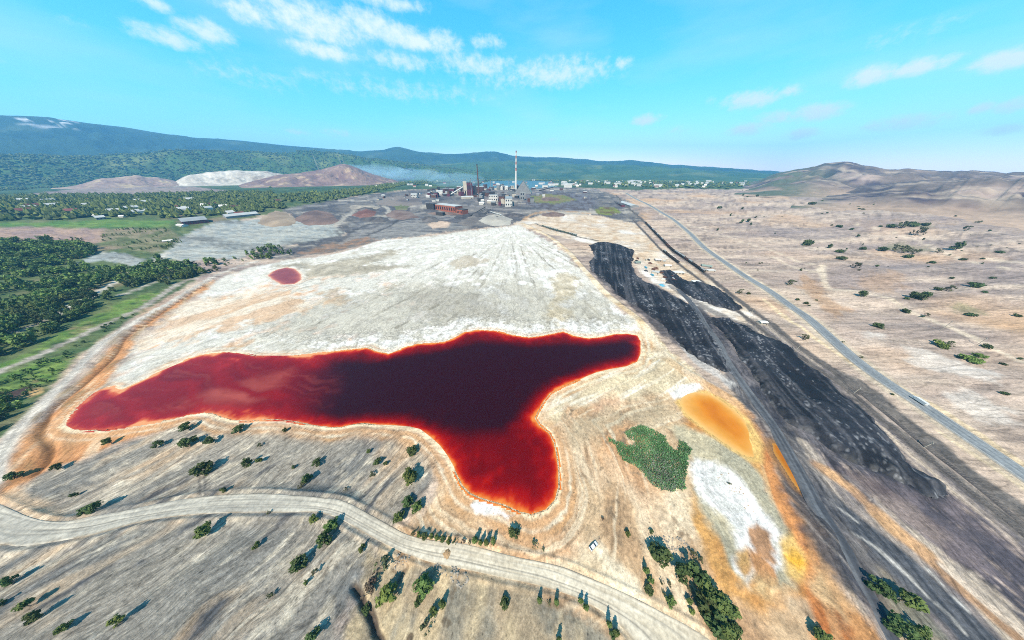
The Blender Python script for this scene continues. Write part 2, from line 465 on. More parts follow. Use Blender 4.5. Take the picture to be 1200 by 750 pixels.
# ------------------------------------------------------------------ soil map
def soil(x, y):
    r = np.hypot(x, y)
    n = len(x)
    cr = x * math.cos(GA) - y * math.sin(GA)
    al = x * math.sin(GA) + y * math.cos(GA)
    # shared noises
    N1 = fbm(x / 60.0, y / 60.0, 1, 4); N2 = fbm(x / 14.0, y / 14.0, 2, 4)
    N3 = fbm(x / 3.5, y / 3.5, 3, 3);   N4 = fbm(x / 260.0, y / 260.0, 4, 4)
    H = afbm(y / 16.0, x / 110.0, 5, 4); H2 = afbm(y / 55.0, x / 330.0, 6, 4)
    wob = N2 * 0.7 + N3 * 0.3

    def mix(a, b, t):
        t = np.clip(t, 0, 1)[:, None]
        return a * (1 - t) + b * t

    A = lambda *c: np.broadcast_to(srgb(*c), (n, 3)).copy()
    # --- plain east of the highway: pinkish tan with streaks of grey
    col = mix(A(206, 184, 166), A(166, 150, 144), 0.40 + 0.9 * H2 + 0.5 * N4)
    col = mix(col, A(222, 202, 182), (0.10 + 0.9 * H - 0.2 * H2) * 0.8)
    col = mix(col, A(136, 122, 115), 1.1 * afbm(y / 8.0 + 40, x / 50.0, 8, 4) - 0.12)
    col = mix(col, A(214, 176, 140), 0.9 * fbm(x / 150.0, y / 90.0, 9, 3) - 0.25)

    def paint(col, poly, c, fe=3.0, wa=3.0, k=1.0):
        poly = PL(poly) if not isinstance(poly, np.ndarray) else poly
        m = fe + wa + 5
        d = sdf(poly, x, y, m) + wob * wa
        t = (1 - sstep(-fe, fe, d)) * k
        if isinstance(c, tuple): c = A(*c)
        return mix(col, c, t)

    def stroke(col, path, w, c, fe=1.0, wa=0.6, k=1.0):
        path = smooth_path(PL(path), 4) if not isinstance(path, np.ndarray) else path
        d = pdist(path, x, y, w + fe + wa + 3) + wob * wa
        t = (1 - sstep(w - fe, w + fe, d)) * k
        if isinstance(c, tuple): c = A(*c)
        return mix(col, c, t)

    # --- far woods
    wood = mix(A(58, 84, 52), A(86, 108, 66), 0.5 + N1 + 0.3 * N2)
    wood = mix(wood, A(118, 128, 84), 1.2 * N4 - 0.4)
    col = paint(col, [(-900, 206), (600, 205), (960, 205), (925, 214), (905, 221), (860, 221.5), (800, 221), (745, 223), (700, 220.5), (650, 219.5), (600, 222),
                      (520, 222), (480, 222), (400, 232), (330, 242), (-900, 290)], wood, 25, 40)
    # --- wooded valley
    fl = mix(A(74, 98, 60), A(112, 124, 80), 0.5 + 0.9 * N2 + 0.4 * N1)
    fl = mix(fl, A(150, 132, 112), 1.3 * N1 - 0.35)
    col = paint(col, [(-1100, 240), (300, 232), (420, 222), (400, 236), (310, 252), (230, 268), (200, 296), (240, 322), (210, 338), (165, 366), (120, 398), (92, 422),
                      (62, 452), (35, 482), (0, 512), (-60, 545), (-1100, 540)], fl, 4, 6)
    col = paint(col, [(30, 228), (90, 221), (160, 219), (230, 219), (270, 224), (220, 228), (140, 230), (60, 233)], mix(A(150, 132, 130), A(176, 156, 146), 0.5 + N2), 10, 16, .9)
    # green field, bare ridge
    col = paint(col, [(-300, 262), (50, 261), (120, 257), (205, 258.5), (198, 266), (100, 267), (20, 265), (-300, 270)], mix(A(88, 128, 62), A(120, 146, 74), 0.5 + N2), 6, 8)
    col = paint(col, [(-300, 270), (0, 266), (60, 266), (105, 268.5), (195, 268), (178, 275), (140, 280), (118, 284), (75, 288), (40, 286), (0, 279), (-300, 290)],
                mix(A(158, 136, 132), A(190, 160, 140), 0.5 + N2), 6, 10)
    col = paint(col, [(120, 270), (195, 267), (215, 285), (195, 300), (150, 292), (120, 284)], mix(A(150, 140, 112), A(104, 112, 74), 0.5 + 1.2 * N2), 8, 10, 0.85)
    # grey tailings flats
    tail = mix(A(165, 172, 172), A(186, 186, 178), 0.5 + N2)
    tail = mix(tail, A(130, 132, 130), 1.3 * H - 0.25)
    col = paint(col, [(180, 302), (202, 287), (228, 270), (256, 259), (300, 257), (345, 255), (390, 261), (410, 272), (392, 281), (350, 287), (300, 292), (282, 304), (255, 303), (215, 307)], tail, 5, 8)
    col = paint(col, [(92, 309), (105, 300), (122, 295), (150, 298), (166, 303), (170, 309), (158, 313), (145, 309), (120, 306)], tail, 3, 4)
    # meadows along the stream
    mead = mix(A(92, 128, 56), A(128, 152, 78), 0.5 + N2 * 0.8 + 0.3 * N3)
    mead = mix(mead, A(62, 90, 48), 1.6 * fbm(x / 7.0, y / 14.0, 31, 4) - 0.1)
    mead = mix(mead, A(142, 132, 96), 1.5 * fbm(x / 12.0, y / 12.0, 33, 4) - 0.6)
    col = paint(col, [(-120, 470), (0, 430), (30, 415), (60, 398), (95, 378), (130, 358), (165, 346), (190, 339), (186, 347), (165, 359), (132, 376), (100, 393), (62, 412), (30, 424), (0, 436), (-120, 480)], mead, 2, 3)
    col = paint(col, [(-120, 480), (0, 440), (40, 426), (75, 417), (90, 416), (80, 430), (62, 446), (40, 452), (0, 460), (-120, 500)], mead, 2, 3)
    col = paint(col, [(-60, 480), (0, 461), (35, 452), (36, 456), (18, 466), (0, 472), (-60, 490)], (84, 66, 62), 2, 2)
    col = paint(col, [(20, 466), (38, 455), (52, 453), (48, 460), (35, 465)], (205, 172, 120), 1.5, 1.5)
    col = stroke(col, VALLEY_ROAD, 4.2, mix(A(190, 182, 172), A(160, 150, 140), 0.5 + N3), 1.5, 1.5)
    col = stroke(col, FOREST_ROAD, 4.6, (205, 200, 190), 1.5, 1.5)
    col = stroke(col, [(60, 372), (30, 384), (10, 392), (-20, 402)], 4.0, (168, 160, 152), 1.5, 2.0, 0.8)
    col = stroke(col, [(140, 347), (165, 337), (195, 325), (225, 317)], 3.5, (196, 188, 178), 1.5, 2.0, 0.8)
    # --- plant yard
    yard = mix(A(128, 124, 122), A(92, 92, 98), 0.5 + 1.3 * N1 + 0.5 * N2)
    yard = mix(yard, A(190, 182, 170), 1.3 * H2 + 0.6 * N2 - 0.35)
    col = paint(col, [(330, 246), (380, 236), (430, 228), (480, 223), (560, 219), (640, 218), (700, 222), (735, 235), (755, 258), (742, 268), (700, 262), (660, 255), (615, 262),
                      (560, 268), (500, 274), (440, 283), (400, 293), (345, 301), (300, 305), (300, 290), (350, 286), (400, 275), (392, 262), (345, 256)], yard, 12, 20)
    col = paint(col, [(408, 262), (440, 255), (520, 253), (560, 258), (540, 268), (480, 278), (435, 282), (412, 276)], mix(A(104, 104, 110), A(150, 148, 146), 0.5 + 1.2 * H), 8, 12)
    col = paint(col, [(350, 296), (380, 286), (430, 278), (445, 283), (410, 291), (365, 300)], mix(A(160, 128, 106), A(120, 116, 112), 0.5 + N2), 5, 8, 0.9)
    col = paint(col, [(500, 263), (512, 258), (530, 260), (525, 266), (508, 268)], (214, 190, 170), 5, 8)
    col = paint(col, [(618, 226), (650, 224), (690, 229), (700, 238), (690, 247), (640, 246), (615, 240)], mix(A(120, 120, 128), A(92, 84, 86), 0.5 + N2), 10, 10)
    col = paint(col, [(622, 230), (640, 227), (662, 229), (676, 234), (650, 239), (625, 237)], mix(A(118, 128, 74), A(140, 128, 92), 0.5 + N2), 8, 10)
    col = paint(col, [(697, 246), (705, 242), (720, 243), (728, 249), (716, 252), (700, 251)], mix(A(128, 140, 70), A(112, 96, 74), 0.4 + N2), 5, 5)
    for st, w, c in (([(392, 266), (405, 254), (425, 243), (448, 241), (456, 247), (448, 256), (430, 262)], 9, (186, 180, 170)), ([(400, 285), (440, 268), (480, 262), (530, 252), (560, 247)], 7, (150, 146, 144)),
                     ([(440, 262), (470, 254), (505, 250), (545, 256), (580, 252), (640, 246)], 8, (168, 162, 156)), ([(480, 246), (500, 238), (540, 240), (600, 246), (680, 247)], 9, (158, 152, 150)),
                     ([(430, 276), (455, 266), (466, 258), (480, 244)], 5, (62, 62, 68)), ([(410, 272), (440, 262), (500, 257), (540, 262)], 6, (74, 74, 80)), ([(548, 262), (560, 250), (572, 246)], 6, (70, 70, 76)),
                     ([(560, 236), (600, 228), (660, 222), (720, 224)], 14, (170, 160, 156)), ([(612, 262), (622, 252), (650, 247), (690, 250)], 8, (196, 160, 122)), ([(340, 245), (400, 238), (450, 232), (500, 229)], 12, (168, 164, 160)),
                     ([(470, 236), (500, 233), (530, 234)], 8, (70, 72, 76))):
        col = stroke(col, st, w, c, 3, 5, 0.8)
    # --- salt pale country between the plant and the highway
    pale = mix(A(224, 206, 184), A(206, 180, 152), 0.5 + N2 + 0.5 * N1)
    pale = mix(pale, A(238, 232, 224), 1.2 * N1 + 0.3 * N2 - 0.2)
    col = paint(col, [(600, 262), (640, 250), (700, 252), (745, 262), (762, 280), (790, 300), (830, 326), (870, 356), (920, 395), (985, 450), (960, 440), (900, 396), (850, 374), (815, 360),
                      (770, 335), (745, 310), (720, 290), (690, 285), (660, 278), (630, 272)], pale, 4, 8)
    # --- white delta
    S = PL([(598, 266)])[0]
    th = np.arctan2(x - S[0], -(y - S[1])); rr = np.hypot(x - S[0], y - S[1])
    R1 = afbm(th * 26.0, rr / 75.0, 41, 4); R2 = afbm(th * 80.0 + 0.02 * N2, rr / 40.0, 42, 3); R3 = afbm(th * 9.0, rr / 160.0, 43, 3)
    dw = mix(A(228, 224, 214), A(204, 200, 188), 0.45 + 0.5 * R1 + 0.5 * N2)
    dw = mix(dw, A(172, 166, 152), (1.0 * R2 + 0.7 * R3 + 0.6 * N2 + 0.15 * N3 - 0.42))
    dw = mix(dw, A(176, 160, 132), (1.0 * N1 + 0.9 * N2 - 0.75))
    dw = mix(dw, A(250, 248, 244), 0.9 * N2 + 0.7 * R1 + 0.25 * N3 + 0.10)
    west = sstep(-60, -230, x) * (1 - sstep(330, 420, y))
    dw = mix(dw, A(222, 184, 150), west * (0.5 * R3 + 0.9 * N2 + 0.5 * R1 - 0.12))
    col = paint(col, DELTA, dw, 5, 9)
    sg_ = mix(A(190, 184, 168), A(168, 162, 148), 0.5 + N2 + 0.4 * R1)
    col = paint(col, [(330, 352), (420, 342), (520, 330), (600, 332), (690, 342), (735, 376), (700, 388), (640, 386), (560, 378), (480, 394), (400, 404), (340, 398), (300, 385)], sg_, 14, 30, 0.56)
    col = paint(col, [(470, 342), (520, 335), (560, 345), (600, 370), (560, 375), (500, 372)], A(158, 152, 140), 10, 22, 0.45)
    col = paint(col, [(215, 352), (300, 340), (380, 352), (330, 372), (240, 392), (180, 405), (165, 400)], mix(A(222, 186, 152), A(238, 224, 204), 0.5 + 1.1 * R1 + 0.6 * N2), 10, 26, 0.85)
    for q_ in range(9):
        pth = smooth_path(PL([(600 + (q_ - 4) * 9, 285), (600 + (q_ - 4) * 26 + 8 * math.sin(q_ * 2.1), 318), (598 + (q_ - 4) * 40 + 10 * math.sin(q_ * 3.3), 350), (590 + (q_ - 4.4) * 52, 384)]), 5)
        pd_ = pdist(pth, x, y, 12) + 2.4 * N2 + 0.8 * N3
        col = mix(col, A(150, 144, 130), (1 - sstep(0.3, 2.4, np.abs(pd_))) * (0.42 + 0.5 * N1))
    col = paint(col, [(325, 312), (345, 308), (400, 306), (450, 296), (470, 291), (462, 299), (430, 310), (480, 312), (440, 320), (400, 325), (360, 326), (352, 316)],
                mix(A(160, 150, 130), A(196, 186, 166), 0.5 + 1.1 * N2), 9, 14, 0.8)
    col = paint(col, [(378, 348), (386, 339), (398, 338), (406, 348), (414, 355), (395, 358)], (190, 168, 142), 8, 12, 0.7)
    col = paint(col, [(645, 325), (665, 318), (680, 330), (672, 345), (655, 352), (668, 372), (655, 385), (640, 370), (650, 350)], mix(A(188, 174, 146), A(222, 206, 176), 0.5 + N2), 8, 10, 0.75)
    col = paint(col, [(525, 308), (545, 300), (572, 303), (560, 312), (535, 315)], (196, 182, 160), 8, 14, 0.7)
    # --- crust lifted in blocks along the north shore
    dl = sdf(LAKE, x, y, 60.0)
    north = (y > 120 + 0.25 * np.abs(x)) * (x < 140)
    col = mix(col, A(250, 248, 244), north * (1 - sstep(5, 34, dl)) * (0.35 + 1.5 * fbm(x / 7.0, y / 7.0, 45, 3)))
    # --- orange-brown strip west of the lake
    ora = mix(A(220, 160, 110), A(190, 128, 80), 0.5 + 1.2 * N2)
    ora = mix(ora, A(238, 210, 176), 1.3 * afbm((x + y) / 5.0, (x - y) / 60.0, 46, 3) - 0.3)
    col = paint(col, [(2, 582), (10, 548), (36, 508), (62, 480), (88, 453), (112, 427), (138, 401), (164, 381), (204, 356), (238, 335), (250, 329), (243, 339), (222, 351), (197, 365), (174, 383), (157, 396),
                      (147, 411), (137, 431), (126, 447), (106, 462), (84, 483), (80, 500), (90, 506), (125, 506), (180, 498), (228, 487), (240, 491), (190, 504), (132, 521), (92, 541), (62, 549),
                      (40, 562), (37, 590), (18, 592)], ora, 2.5, 4)
    cx = pdist(CHANNEL, x, y, 20.0) + wob * 0.8
    col = mix(col, A(112, 76, 42), (1 - sstep(0.8, 2.6, cx)) * 0.9)
    col = mix(col, A(150, 128, 92), np.exp(-((cx - 6.5) / 2.5) ** 2) * (0.35 + 0.8 * N2))
    col = stroke(col, CREST_W, 3.8, mix(A(222, 214, 202), A(190, 184, 176), 0.5 + N2), 1.5, 1.5)
    # --- bare grey hillside
    cw = cr + 7 * N1 + 2.2 * N2
    G1 = afbm(cw / 7.0, al / 48.0, 51, 5); G2 = afbm(cw / 2.4, al / 18.0, 52, 4); G3 = afbm(cw / 30.0, al / 120.0, 53, 4)
    hs = mix(A(166, 158, 146), A(134, 132, 128), 0.5 + 1.3 * G3 + 0.6 * N1)
    hs = mix(hs, A(198, 176, 150), (1.1 * G1 + 1.0 * N1 + 0.5 * N2 - 0.15) * 0.85)
    hs = mix(hs, A(216, 204, 184), (1.3 * G2 + 0.6 * G1 + 0.7 * N3 - 0.30) * 0.8)
    hs = mix(hs, A(98, 98, 100), (1.3 * afbm(cw / 4.0 + 9, al / 20.0, 54, 4) + 0.8 * N2 - 0.65) * 0.85)
    hs = mix(hs, A(212, 178, 142), 1.6 * fbm(x / 45.0, y / 45.0, 66, 3) + 0.7 * G1 - 0.95)
    col = paint(col, HILL, hs, 4, 6)
    # --- tan ground south and east of the lake
    tan = mix(A(214, 184, 148), A(190, 158, 124), 0.5 + 1.1 * N2 + 0.4 * N1)
    tan = mix(tan, A(234, 214, 184), 1.3 * fbm(x / 16.0, y / 30.0, 55, 4) - 0.15)
    tan = mix(tan, A(218, 164, 118), (1.2 * fbm(x / 22.0, y / 60.0, 56, 4) - 0.35) * 0.7)
    dq = np.minimum(sdf(LAKE, x, y, 60.0), 60) + 3.0 * N1 + 1.5 * N2
    tan = mix(tan, A(236, 216, 186), (1.3 * afbm(dq / 3.0, al / 60.0, 320, 4) - 0.2) * (dq < 55))
    tan = mix(tan, A(168, 138, 108), (1.3 * afbm(dq / 2.2 + 30, al / 45.0, 321, 3) - 0.55) * (dq < 55))
    tan = mix(tan, A(150, 128, 104), 1.3 * N3 + 0.6 * N2 - 0.65)
    col = paint(col, EASTPOLY, tan, 3, 6)
    cream = mix(A(232, 214, 180), A(206, 188, 158), 0.5 + N2)
    cream = mix(cream, A(248, 238, 218), 1.4 * afbm((x * 0.5 - y) / 4.0, (x + y * 0.5) / 40.0, 57, 3) - 0.1)
    col = paint(col, [(757, 386), (790, 420), (820, 445), (800, 456), (770, 462), (740, 470), (700, 478), (668, 480), (640, 500), (628, 490), (640, 470), (690, 442), (745, 430)], cream, 5, 7)
    col = paint(col, [(690, 470), (720, 462), (732, 472), (712, 486), (690, 490)], (212, 172, 140), 5, 7, 0.8)
    col = paint(col, [(660, 492), (700, 480), (770, 470), (800, 490), (770, 497), (735, 500), (700, 515), (670, 520)], mix(A(196, 176, 146), A(176, 164, 140), 0.5 + N2), 5, 8, 0.7)
    # tan-grey ground south of the haul road
    sg = mix(A(176, 158, 132), A(146, 140, 126), 0.5 + 1.1 * N2)
    sg = mix(sg, A(206, 186, 152), 1.4 * fbm(x / 8.0, y / 20.0, 58, 3) - 0.1)
    sg = mix(sg, A(110, 96, 78), 1.3 * N3 + N2 - 0.85)
    col = paint(col, [(425, 640), (470, 655), (530, 668), (600, 684), (660, 700), (700, 722), (728, 745), (740, 790), (400, 790), (405, 735), (425, 690)], sg, 3, 5)
    col = stroke(col, CREVICE, 1.3, (96, 86, 76), 0.8, 0.8)
    col = stroke(col, [(230, 552), (232, 562), (234, 572), (236, 581)], 0.45, (112, 108, 104), 0.3, 0.2, .8)
    col = stroke(col, [(237, 551), (239, 562), (240, 572), (241, 580)], 0.45, (112, 108, 104), 0.3, 0.2, .8)
    col = paint(col, [(448, 662), (470, 652), (480, 660), (475, 670), (462, 678)], (214, 196, 170), 1.5, 3, 0.8)
    # pale dusty run-out where the haul road widens
    dust = mix(A(236, 222, 196), A(218, 196, 164), 0.5 + N2)
    col = paint(col, [(655, 656), (680, 648), (705, 640), (715, 650), (730, 668), (750, 690), (790, 714), (830, 742), (850, 780), (740, 780), (728, 742), (690, 708), (640, 688), (620, 665)], dust, 2.5, 3)
    col = paint(col, [(0, 586), (25, 600), (60, 612), (110, 606), (60, 600), (35, 585), (12, 575)], (224, 192, 156), 2, 3, 0.7)
    # --- white crust and yellow-grey flats in the east basin
    fl2 = mix(A(214, 164, 100), A(200, 142, 84), 0.5 + N2)
    col = paint(col, [(800, 470), (830, 455), (870, 480), (900, 530), (930, 590), (955, 650), (985, 700), (960, 712), (930, 700), (890, 720), (860, 700), (838, 680), (828, 650), (815, 610), (812, 575), (815, 540), (800, 500)], fl2, 3, 4)
    gg = mix(A(178, 172, 150), A(202, 190, 160), 0.5 + N2)
    col = paint(col, [(780, 500), (800, 498), (835, 510), (865, 532), (890, 560), (910, 590), (922, 630), (926, 660), (930, 690), (905, 700), (890, 680), (870, 690), (858, 665), (842, 625), (822, 595), (810, 565), (812, 545), (800, 520)], gg, 3, 4)
    wh = mix(A(250, 248, 246), A(214, 214, 210), 0.35 + 0.9 * N2 + 0.5 * N3)
    col = paint(col, [(808, 541), (818, 537), (836, 540), (850, 549), (864, 562), (880, 582), (896, 602), (908, 622), (914, 645), (914, 660), (905, 666), (890, 655), (884, 668), (876, 685), (866, 672), (872, 655),
                      (862, 628), (846, 606), (826, 588), (812, 565)], wh, 2.5, 3)
    col = paint(col, [(876, 618), (886, 613), (900, 625), (908, 645), (903, 655), (890, 648), (880, 636)], (176, 136, 104), 1.5, 2.5)
    col = paint(col, [(866, 650), (876, 645), (880, 665), (872, 678)], (206, 166, 110), 1.5, 2)
    col = paint(col, [(880, 645), (884, 668), (876, 690), (900, 705), (915, 690), (905, 668)], mix(A(190, 140, 96), A(206, 176, 130), 0.5 + N2), 2, 3)
    col = paint(col, [(915, 640), (930, 630), (945, 650), (955, 672), (945, 685), (925, 675)], (226, 188, 116), 2, 3)
    col = paint(col, [(924, 655), (934, 650), (944, 662), (936, 668)], (226, 170, 52), 2, 3, 0.9)
    # orange bank below the east crest
    ob = mix(A(212, 146, 90), A(186, 114, 64), 0.5 + N2)
    ob = mix(ob, A(224, 180, 130), 1.3 * afbm((x * 0.8 - y * 0.5) / 3.5, (x * 0.5 + y * 0.8) / 40.0, 59, 3) - 0.15)
    col = paint(col, [(815, 450), (845, 460), (872, 483), (896, 508), (911, 538), (928, 573), (946, 608), (969, 653), (999, 713), (1030, 790), (960, 790), (952, 730), (940, 690), (950, 660), (928, 622), (905, 585), (896, 555), (893, 535), (890, 512), (870, 486), (845, 468), (822, 457)], ob, 2, 2.5)
    col = paint(col, [(950, 688), (965, 680), (985, 700), (1002, 740), (985, 745), (970, 715)], (206, 180, 140), 2, 4, 0.7)
    col = stroke(col, CREST_E, 5.0, mix(mix(A(238, 222, 196), A(214, 188, 152), 0.5 + N2), mix(A(222, 176, 128), A(198, 144, 94), 0.5 + N2), sstep(150, 95, y)), 1.2, 1.2)
    # --- corridor between the east crest and the highway
    cor = mix(A(172, 158, 148), A(126, 118, 118), 0.5 + 1.2 * N2 + 0.5 * N1)
    pr_ = pdist(RAIL, x, y, 400.0) + 2.0 * N2 + 5.0 * N1
    ST1 = afbm(pr_ / 5.0, y / 160.0, 311, 4); ST2 = afbm(pr_ / 2.0, al / 90.0, 312, 3)
    cor = mix(cor, A(92, 88, 92), 1.5 * ST1 - 0.25)
    cor = mix(cor, A(214, 196, 176), 1.4 * ST2 + 0.5 * ST1 - 0.45)
    cor = mix(cor, A(206, 190, 172), 1.2 * afbm((x * 0.95 - y * 0.30) / 5.0, (x * 0.30 + y * 0.95) / 70.0, 60, 4) - 0.1)
    col = paint(col, [(845, 440), (870, 470), (900, 500), (925, 540), (945, 590), (975, 650), (1010, 735), (1040, 800), (1400, 800), (1400, 690), (1200, 612), (1130, 556), (1060, 500), (1000, 452), (940, 408), (900, 378),
                      (880, 372), (860, 400)], cor, 3, 5)
    slate = mix(A(116, 106, 110), A(84, 80, 88), 0.5 + 1.2 * N2)
    slate = mix(slate, A(176, 158, 148), 1.3 * ST2 + 0.6 * N3 + 0.5 * N2 - 0.55)
    slate = mix(slate, A(60, 58, 66), 1.4 * ST1 + 0.4 * N2 - 0.35)
    col = paint(col, [(985, 470), (1010, 482), (1040, 512), (1062, 540), (1105, 572), (1150, 605), (1230, 660), (1400, 760), (1400, 900), (1240, 780), (1180, 712), (1130, 662), (1085, 630), (1045, 592), (1010, 570), (975, 552),
                      (945, 520), (930, 500)], slate, 4, 6)
    col = paint(col, [(985, 548), (1030, 560), (1080, 600), (1105, 618), (1095, 632), (1050, 600), (1010, 575)], mix(A(150, 134, 128), A(112, 98, 98), 0.5 + N2), 3, 4, 0.8)
    col = stroke(col, [(955, 545), (983, 562), (1008, 582), (1030, 604), (1050, 622), (1075, 642), (1100, 666), (1130, 694), (1170, 728), (1230, 780)], 3.6,
                 mix(A(216, 172, 128), A(176, 140, 110), 0.5 + N2), 1.5, 2.0)
    col = stroke(col, [(1105, 664), (1135, 690), (1165, 716), (1210, 752)], 1.6, (226, 206, 186), 0.8, 0.8)
    dk = mix(A(70, 74, 82), A(98, 100, 106), 0.5 + 1.2 * afbm((x * 0.95 - y * 0.30) / 1.6, (x * 0.3 + y * 0.95) / 60.0, 61, 2))
    col = paint(col, [(935, 548), (950, 560), (975, 578), (1000, 600), (1030, 626), (1065, 655), (1100, 686), (1140, 722), (1190, 768), (1150, 790), (1105, 735), (1070, 700), (1040, 668), (1012, 640), (985, 618), (965, 598), (945, 572)],
                dk, 1.5, 1.5)
    for st in ([(966, 585), (985, 598), (1003, 612)], [(990, 622), (1012, 634), (1040, 656), (1068, 682), (1085, 700)], [(1095, 708), (1112, 724), (1128, 742)], [(1085, 668), (1105, 690), (1130, 715)]):
        col = stroke(col, st, 0.8, (206, 202, 196), 0.6, 0.9, 0.8)
    # knoll between the two dark roads
    kn = mix(A(176, 160, 140), A(130, 128, 116), 0.5 + 1.3 * N2)
    col = paint(col, [(982, 632), (1005, 640), (1040, 672), (1075, 706), (1110, 745), (1130, 780), (1050, 780), (1030, 730), (1010, 690), (992, 660)], kn, 1.5, 2)
    col = stroke(col, [(1025, 655), (1040, 668), (1060, 690)], 2.4, (98, 100, 106), 1, 1.5, 0.8)
    col = stroke(col, HAUL[8:70], 11.0, mix(A(70, 72, 80), A(128, 124, 124), 0.4 + 1.2 * ST2 + 0.6 * N2), 3.0, 4.0, 0.9)
    col = paint(col, [(700, 300), (745, 322), (800, 350), (830, 372), (850, 372), (905, 398), (945, 424), (990, 464), (1040, 512), (1062, 540), (1108, 572), (1100, 584), (1040, 562), (985, 545), (945, 520), (912, 495), (890, 468), (858, 442), (800, 412),
                      (752, 370), (712, 338), (692, 318)], mix(A(62, 64, 74), A(112, 108, 112), 0.35 + 1.2 * N2 + 0.4 * ST2), 3.0, 5.0, 0.85)
    for hp in (HEAP_A, HEAP_B, HEAP_C):
        col = paint(col, hp, mix(A(44, 48, 58), A(70, 72, 80), 0.3 + N2), 3.0, 3.5)
    col = stroke(col, [(786, 334), (802, 345), (822, 358), (850, 372), (880, 384)], 5.5, mix(A(150, 142, 136), A(112, 108, 108), 0.5 + N2), 2.5, 3.0, 0.85)
    # railway ballast bands
    bal = mix(A(96, 92, 90), A(126, 118, 112), 0.5 + N3)
    col = paint(col, [(962, 424), (985, 434), (1010, 446), (1045, 470), (1080, 500), (1120, 532), (1165, 565), (1235, 615), (1240, 640), (1180, 605), (1130, 566), (1090, 534), (1050, 503), (1010, 470), (985, 452)], bal, 2, 3)
    col = stroke(col, RAIL, 4.5, bal, 1.2, 1.5)
    col = stroke(col, RAIL2, 3.6, bal, 1.2, 1.5)
    col = stroke(col, SPUR, 4.0, (150, 142, 130), 1.5, 2)
    col = stroke(col, [(1010, 465), (1050, 496), (1100, 536), (1150, 575), (1215, 625)], 2.2, (190, 172, 160), 1, 2, 0.8)
    # --- side strips of the highway
    ed = pdist(HIGHWAY, x, y, 40) + wob * 1.5
    col = mix(col, A(206, 190, 168), (1 - sstep(9, 13, ed)) * 0.85)
    col = stroke(col, [(895, 352), (950, 393), (1000, 426), (1050, 452), (1100, 478), (1150, 510), (1200, 545), (1250, 575)], 2.6, (232, 208, 172), 1.2, 1.2, 0.9)
    col = stroke(col, [(1100, 505), (1150, 538), (1200, 572), (1250, 605)], 1.8, (230, 210, 178), 1.0, 1.0, 0.9)
    # tracks and pans on the plain
    for st, w in (([(963, 312), (966, 326), (975, 337), (1010, 342), (1040, 350), (1075, 366), (1130, 390), (1200, 425)], 4), ([(905, 300), (950, 318), (963, 312)], 3.5), ([(1000, 262), (1060, 275), (1120, 300), (1200, 320)], 3),
                  ([(770, 250), (830, 270), (890, 290), (960, 312)], 3), ([(830, 292), (870, 318), (905, 345)], 3), ([(1120, 300), (1170, 305), (1230, 315)], 3), ([(985, 232), (1080, 244), (1200, 252)], 4)):
        col = stroke(col, st, w, (232, 214, 190), 2.5, 3, 0.75)
    for pl in ([(1055, 405), (1090, 412), (1130, 425), (1175, 440), (1150, 446), (1100, 434), (1065, 424)], [(1110, 462), (1140, 458), (1180, 478), (1200, 498), (1160, 492), (1130, 480)],
               [(1010, 388), (1035, 392), (1040, 400), (1015, 396)]):
        col = paint(col, pl, (226, 216, 206), 4, 7, 0.75)
    col = paint(col, [(940, 320), (962, 330), (975, 350), (1000, 362), (980, 372), (950, 350), (935, 335)], (186, 146, 108), 6, 9, 0.6)
    col = paint(col, [(1005, 325), (1040, 318), (1060, 330), (1040, 345), (1012, 338)], (190, 158, 130), 8, 12, 0.6)
    for pl in ([(905, 222), (1000, 228), (1060, 232), (1000, 240), (930, 234)], [(1080, 258), (1200, 252), (1240, 275), (1130, 272)], [(880, 262), (950, 270), (1010, 276), (940, 281), (890, 272)], [(1020, 300), (1100, 308), (1060, 318), (1010, 312)]):
        col = paint(col, pl, mix(A(150, 138, 138), A(176, 160, 150), 0.5 + H), 20, 25, 0.7)
    # green pans on the plain
    for pl in ([(1040, 284), (1062, 283), (1090, 288), (1085, 292), (1050, 291)], [(1055, 262), (1085, 262), (1095, 266), (1060, 267)], [(1000, 240), (1060, 239), (1075, 244), (1010, 245)], [(1120, 358), (1140, 357), (1160, 364), (1130, 364)]):
        col = paint(col, pl, mix(A(128, 132, 92), A(160, 146, 118), 0.5 + N2), 8, 10, 0.6)
    # --- rims of the waters
    q = dl + 0.6 * N3
    south = sstep(0, 1, (115 - y - 0.05 * np.abs(x)) / 30.0)
    col = mix(col, A(206, 160, 116), south * np.exp(-((q - 6) / 4.5) ** 2) * 0.75)
    col = mix(col, A(250, 226, 190), (1 - sstep(1.5, 3.6, q)) * 0.9)
    col = mix(col, A(222, 176, 132), np.exp(-((q - 4.5) / 1.2) ** 2) * (0.55 + 0.3 * N2))
    col = mix(col, A(246, 232, 206), np.exp(-((q - 7.0) / 1.0) ** 2) * (0.45 + 0.5 * N2))
    col = mix(col, A(214, 168, 120), np.exp(-((q - 9.5) / 1.3) ** 2) * (0.3 + 0.5 * N2) * (1 - north))
    for poly, c in ((YELLOW, (232, 192, 118)), (PINK, (240, 220, 200)), (DRAIN, (150, 110, 70))):
        d = sdf(poly, x, y, 20.0) + 0.6 * N3
        col = mix(col, A(*c), (1 - sstep(1.0, 5.0, d)) * 0.9)
    # white salt tongue south of the lake's foot
    col = paint(col, [(552, 592), (565, 588), (585, 594), (602, 604), (596, 611), (575, 603), (558, 600)], (244, 240, 236), 1.2, 2)
    col = paint(col, [(785, 462), (800, 452), (818, 451), (822, 455), (806, 462), (790, 468)], (244, 240, 234), 1.5, 2)
    col = paint(col, [(795, 400), (812, 410), (845, 436), (862, 450), (850, 452), (825, 432), (800, 412)], (206, 202, 198), 2.5, 4, 0.8)
    return np.clip(col, 0.004, 0.80)

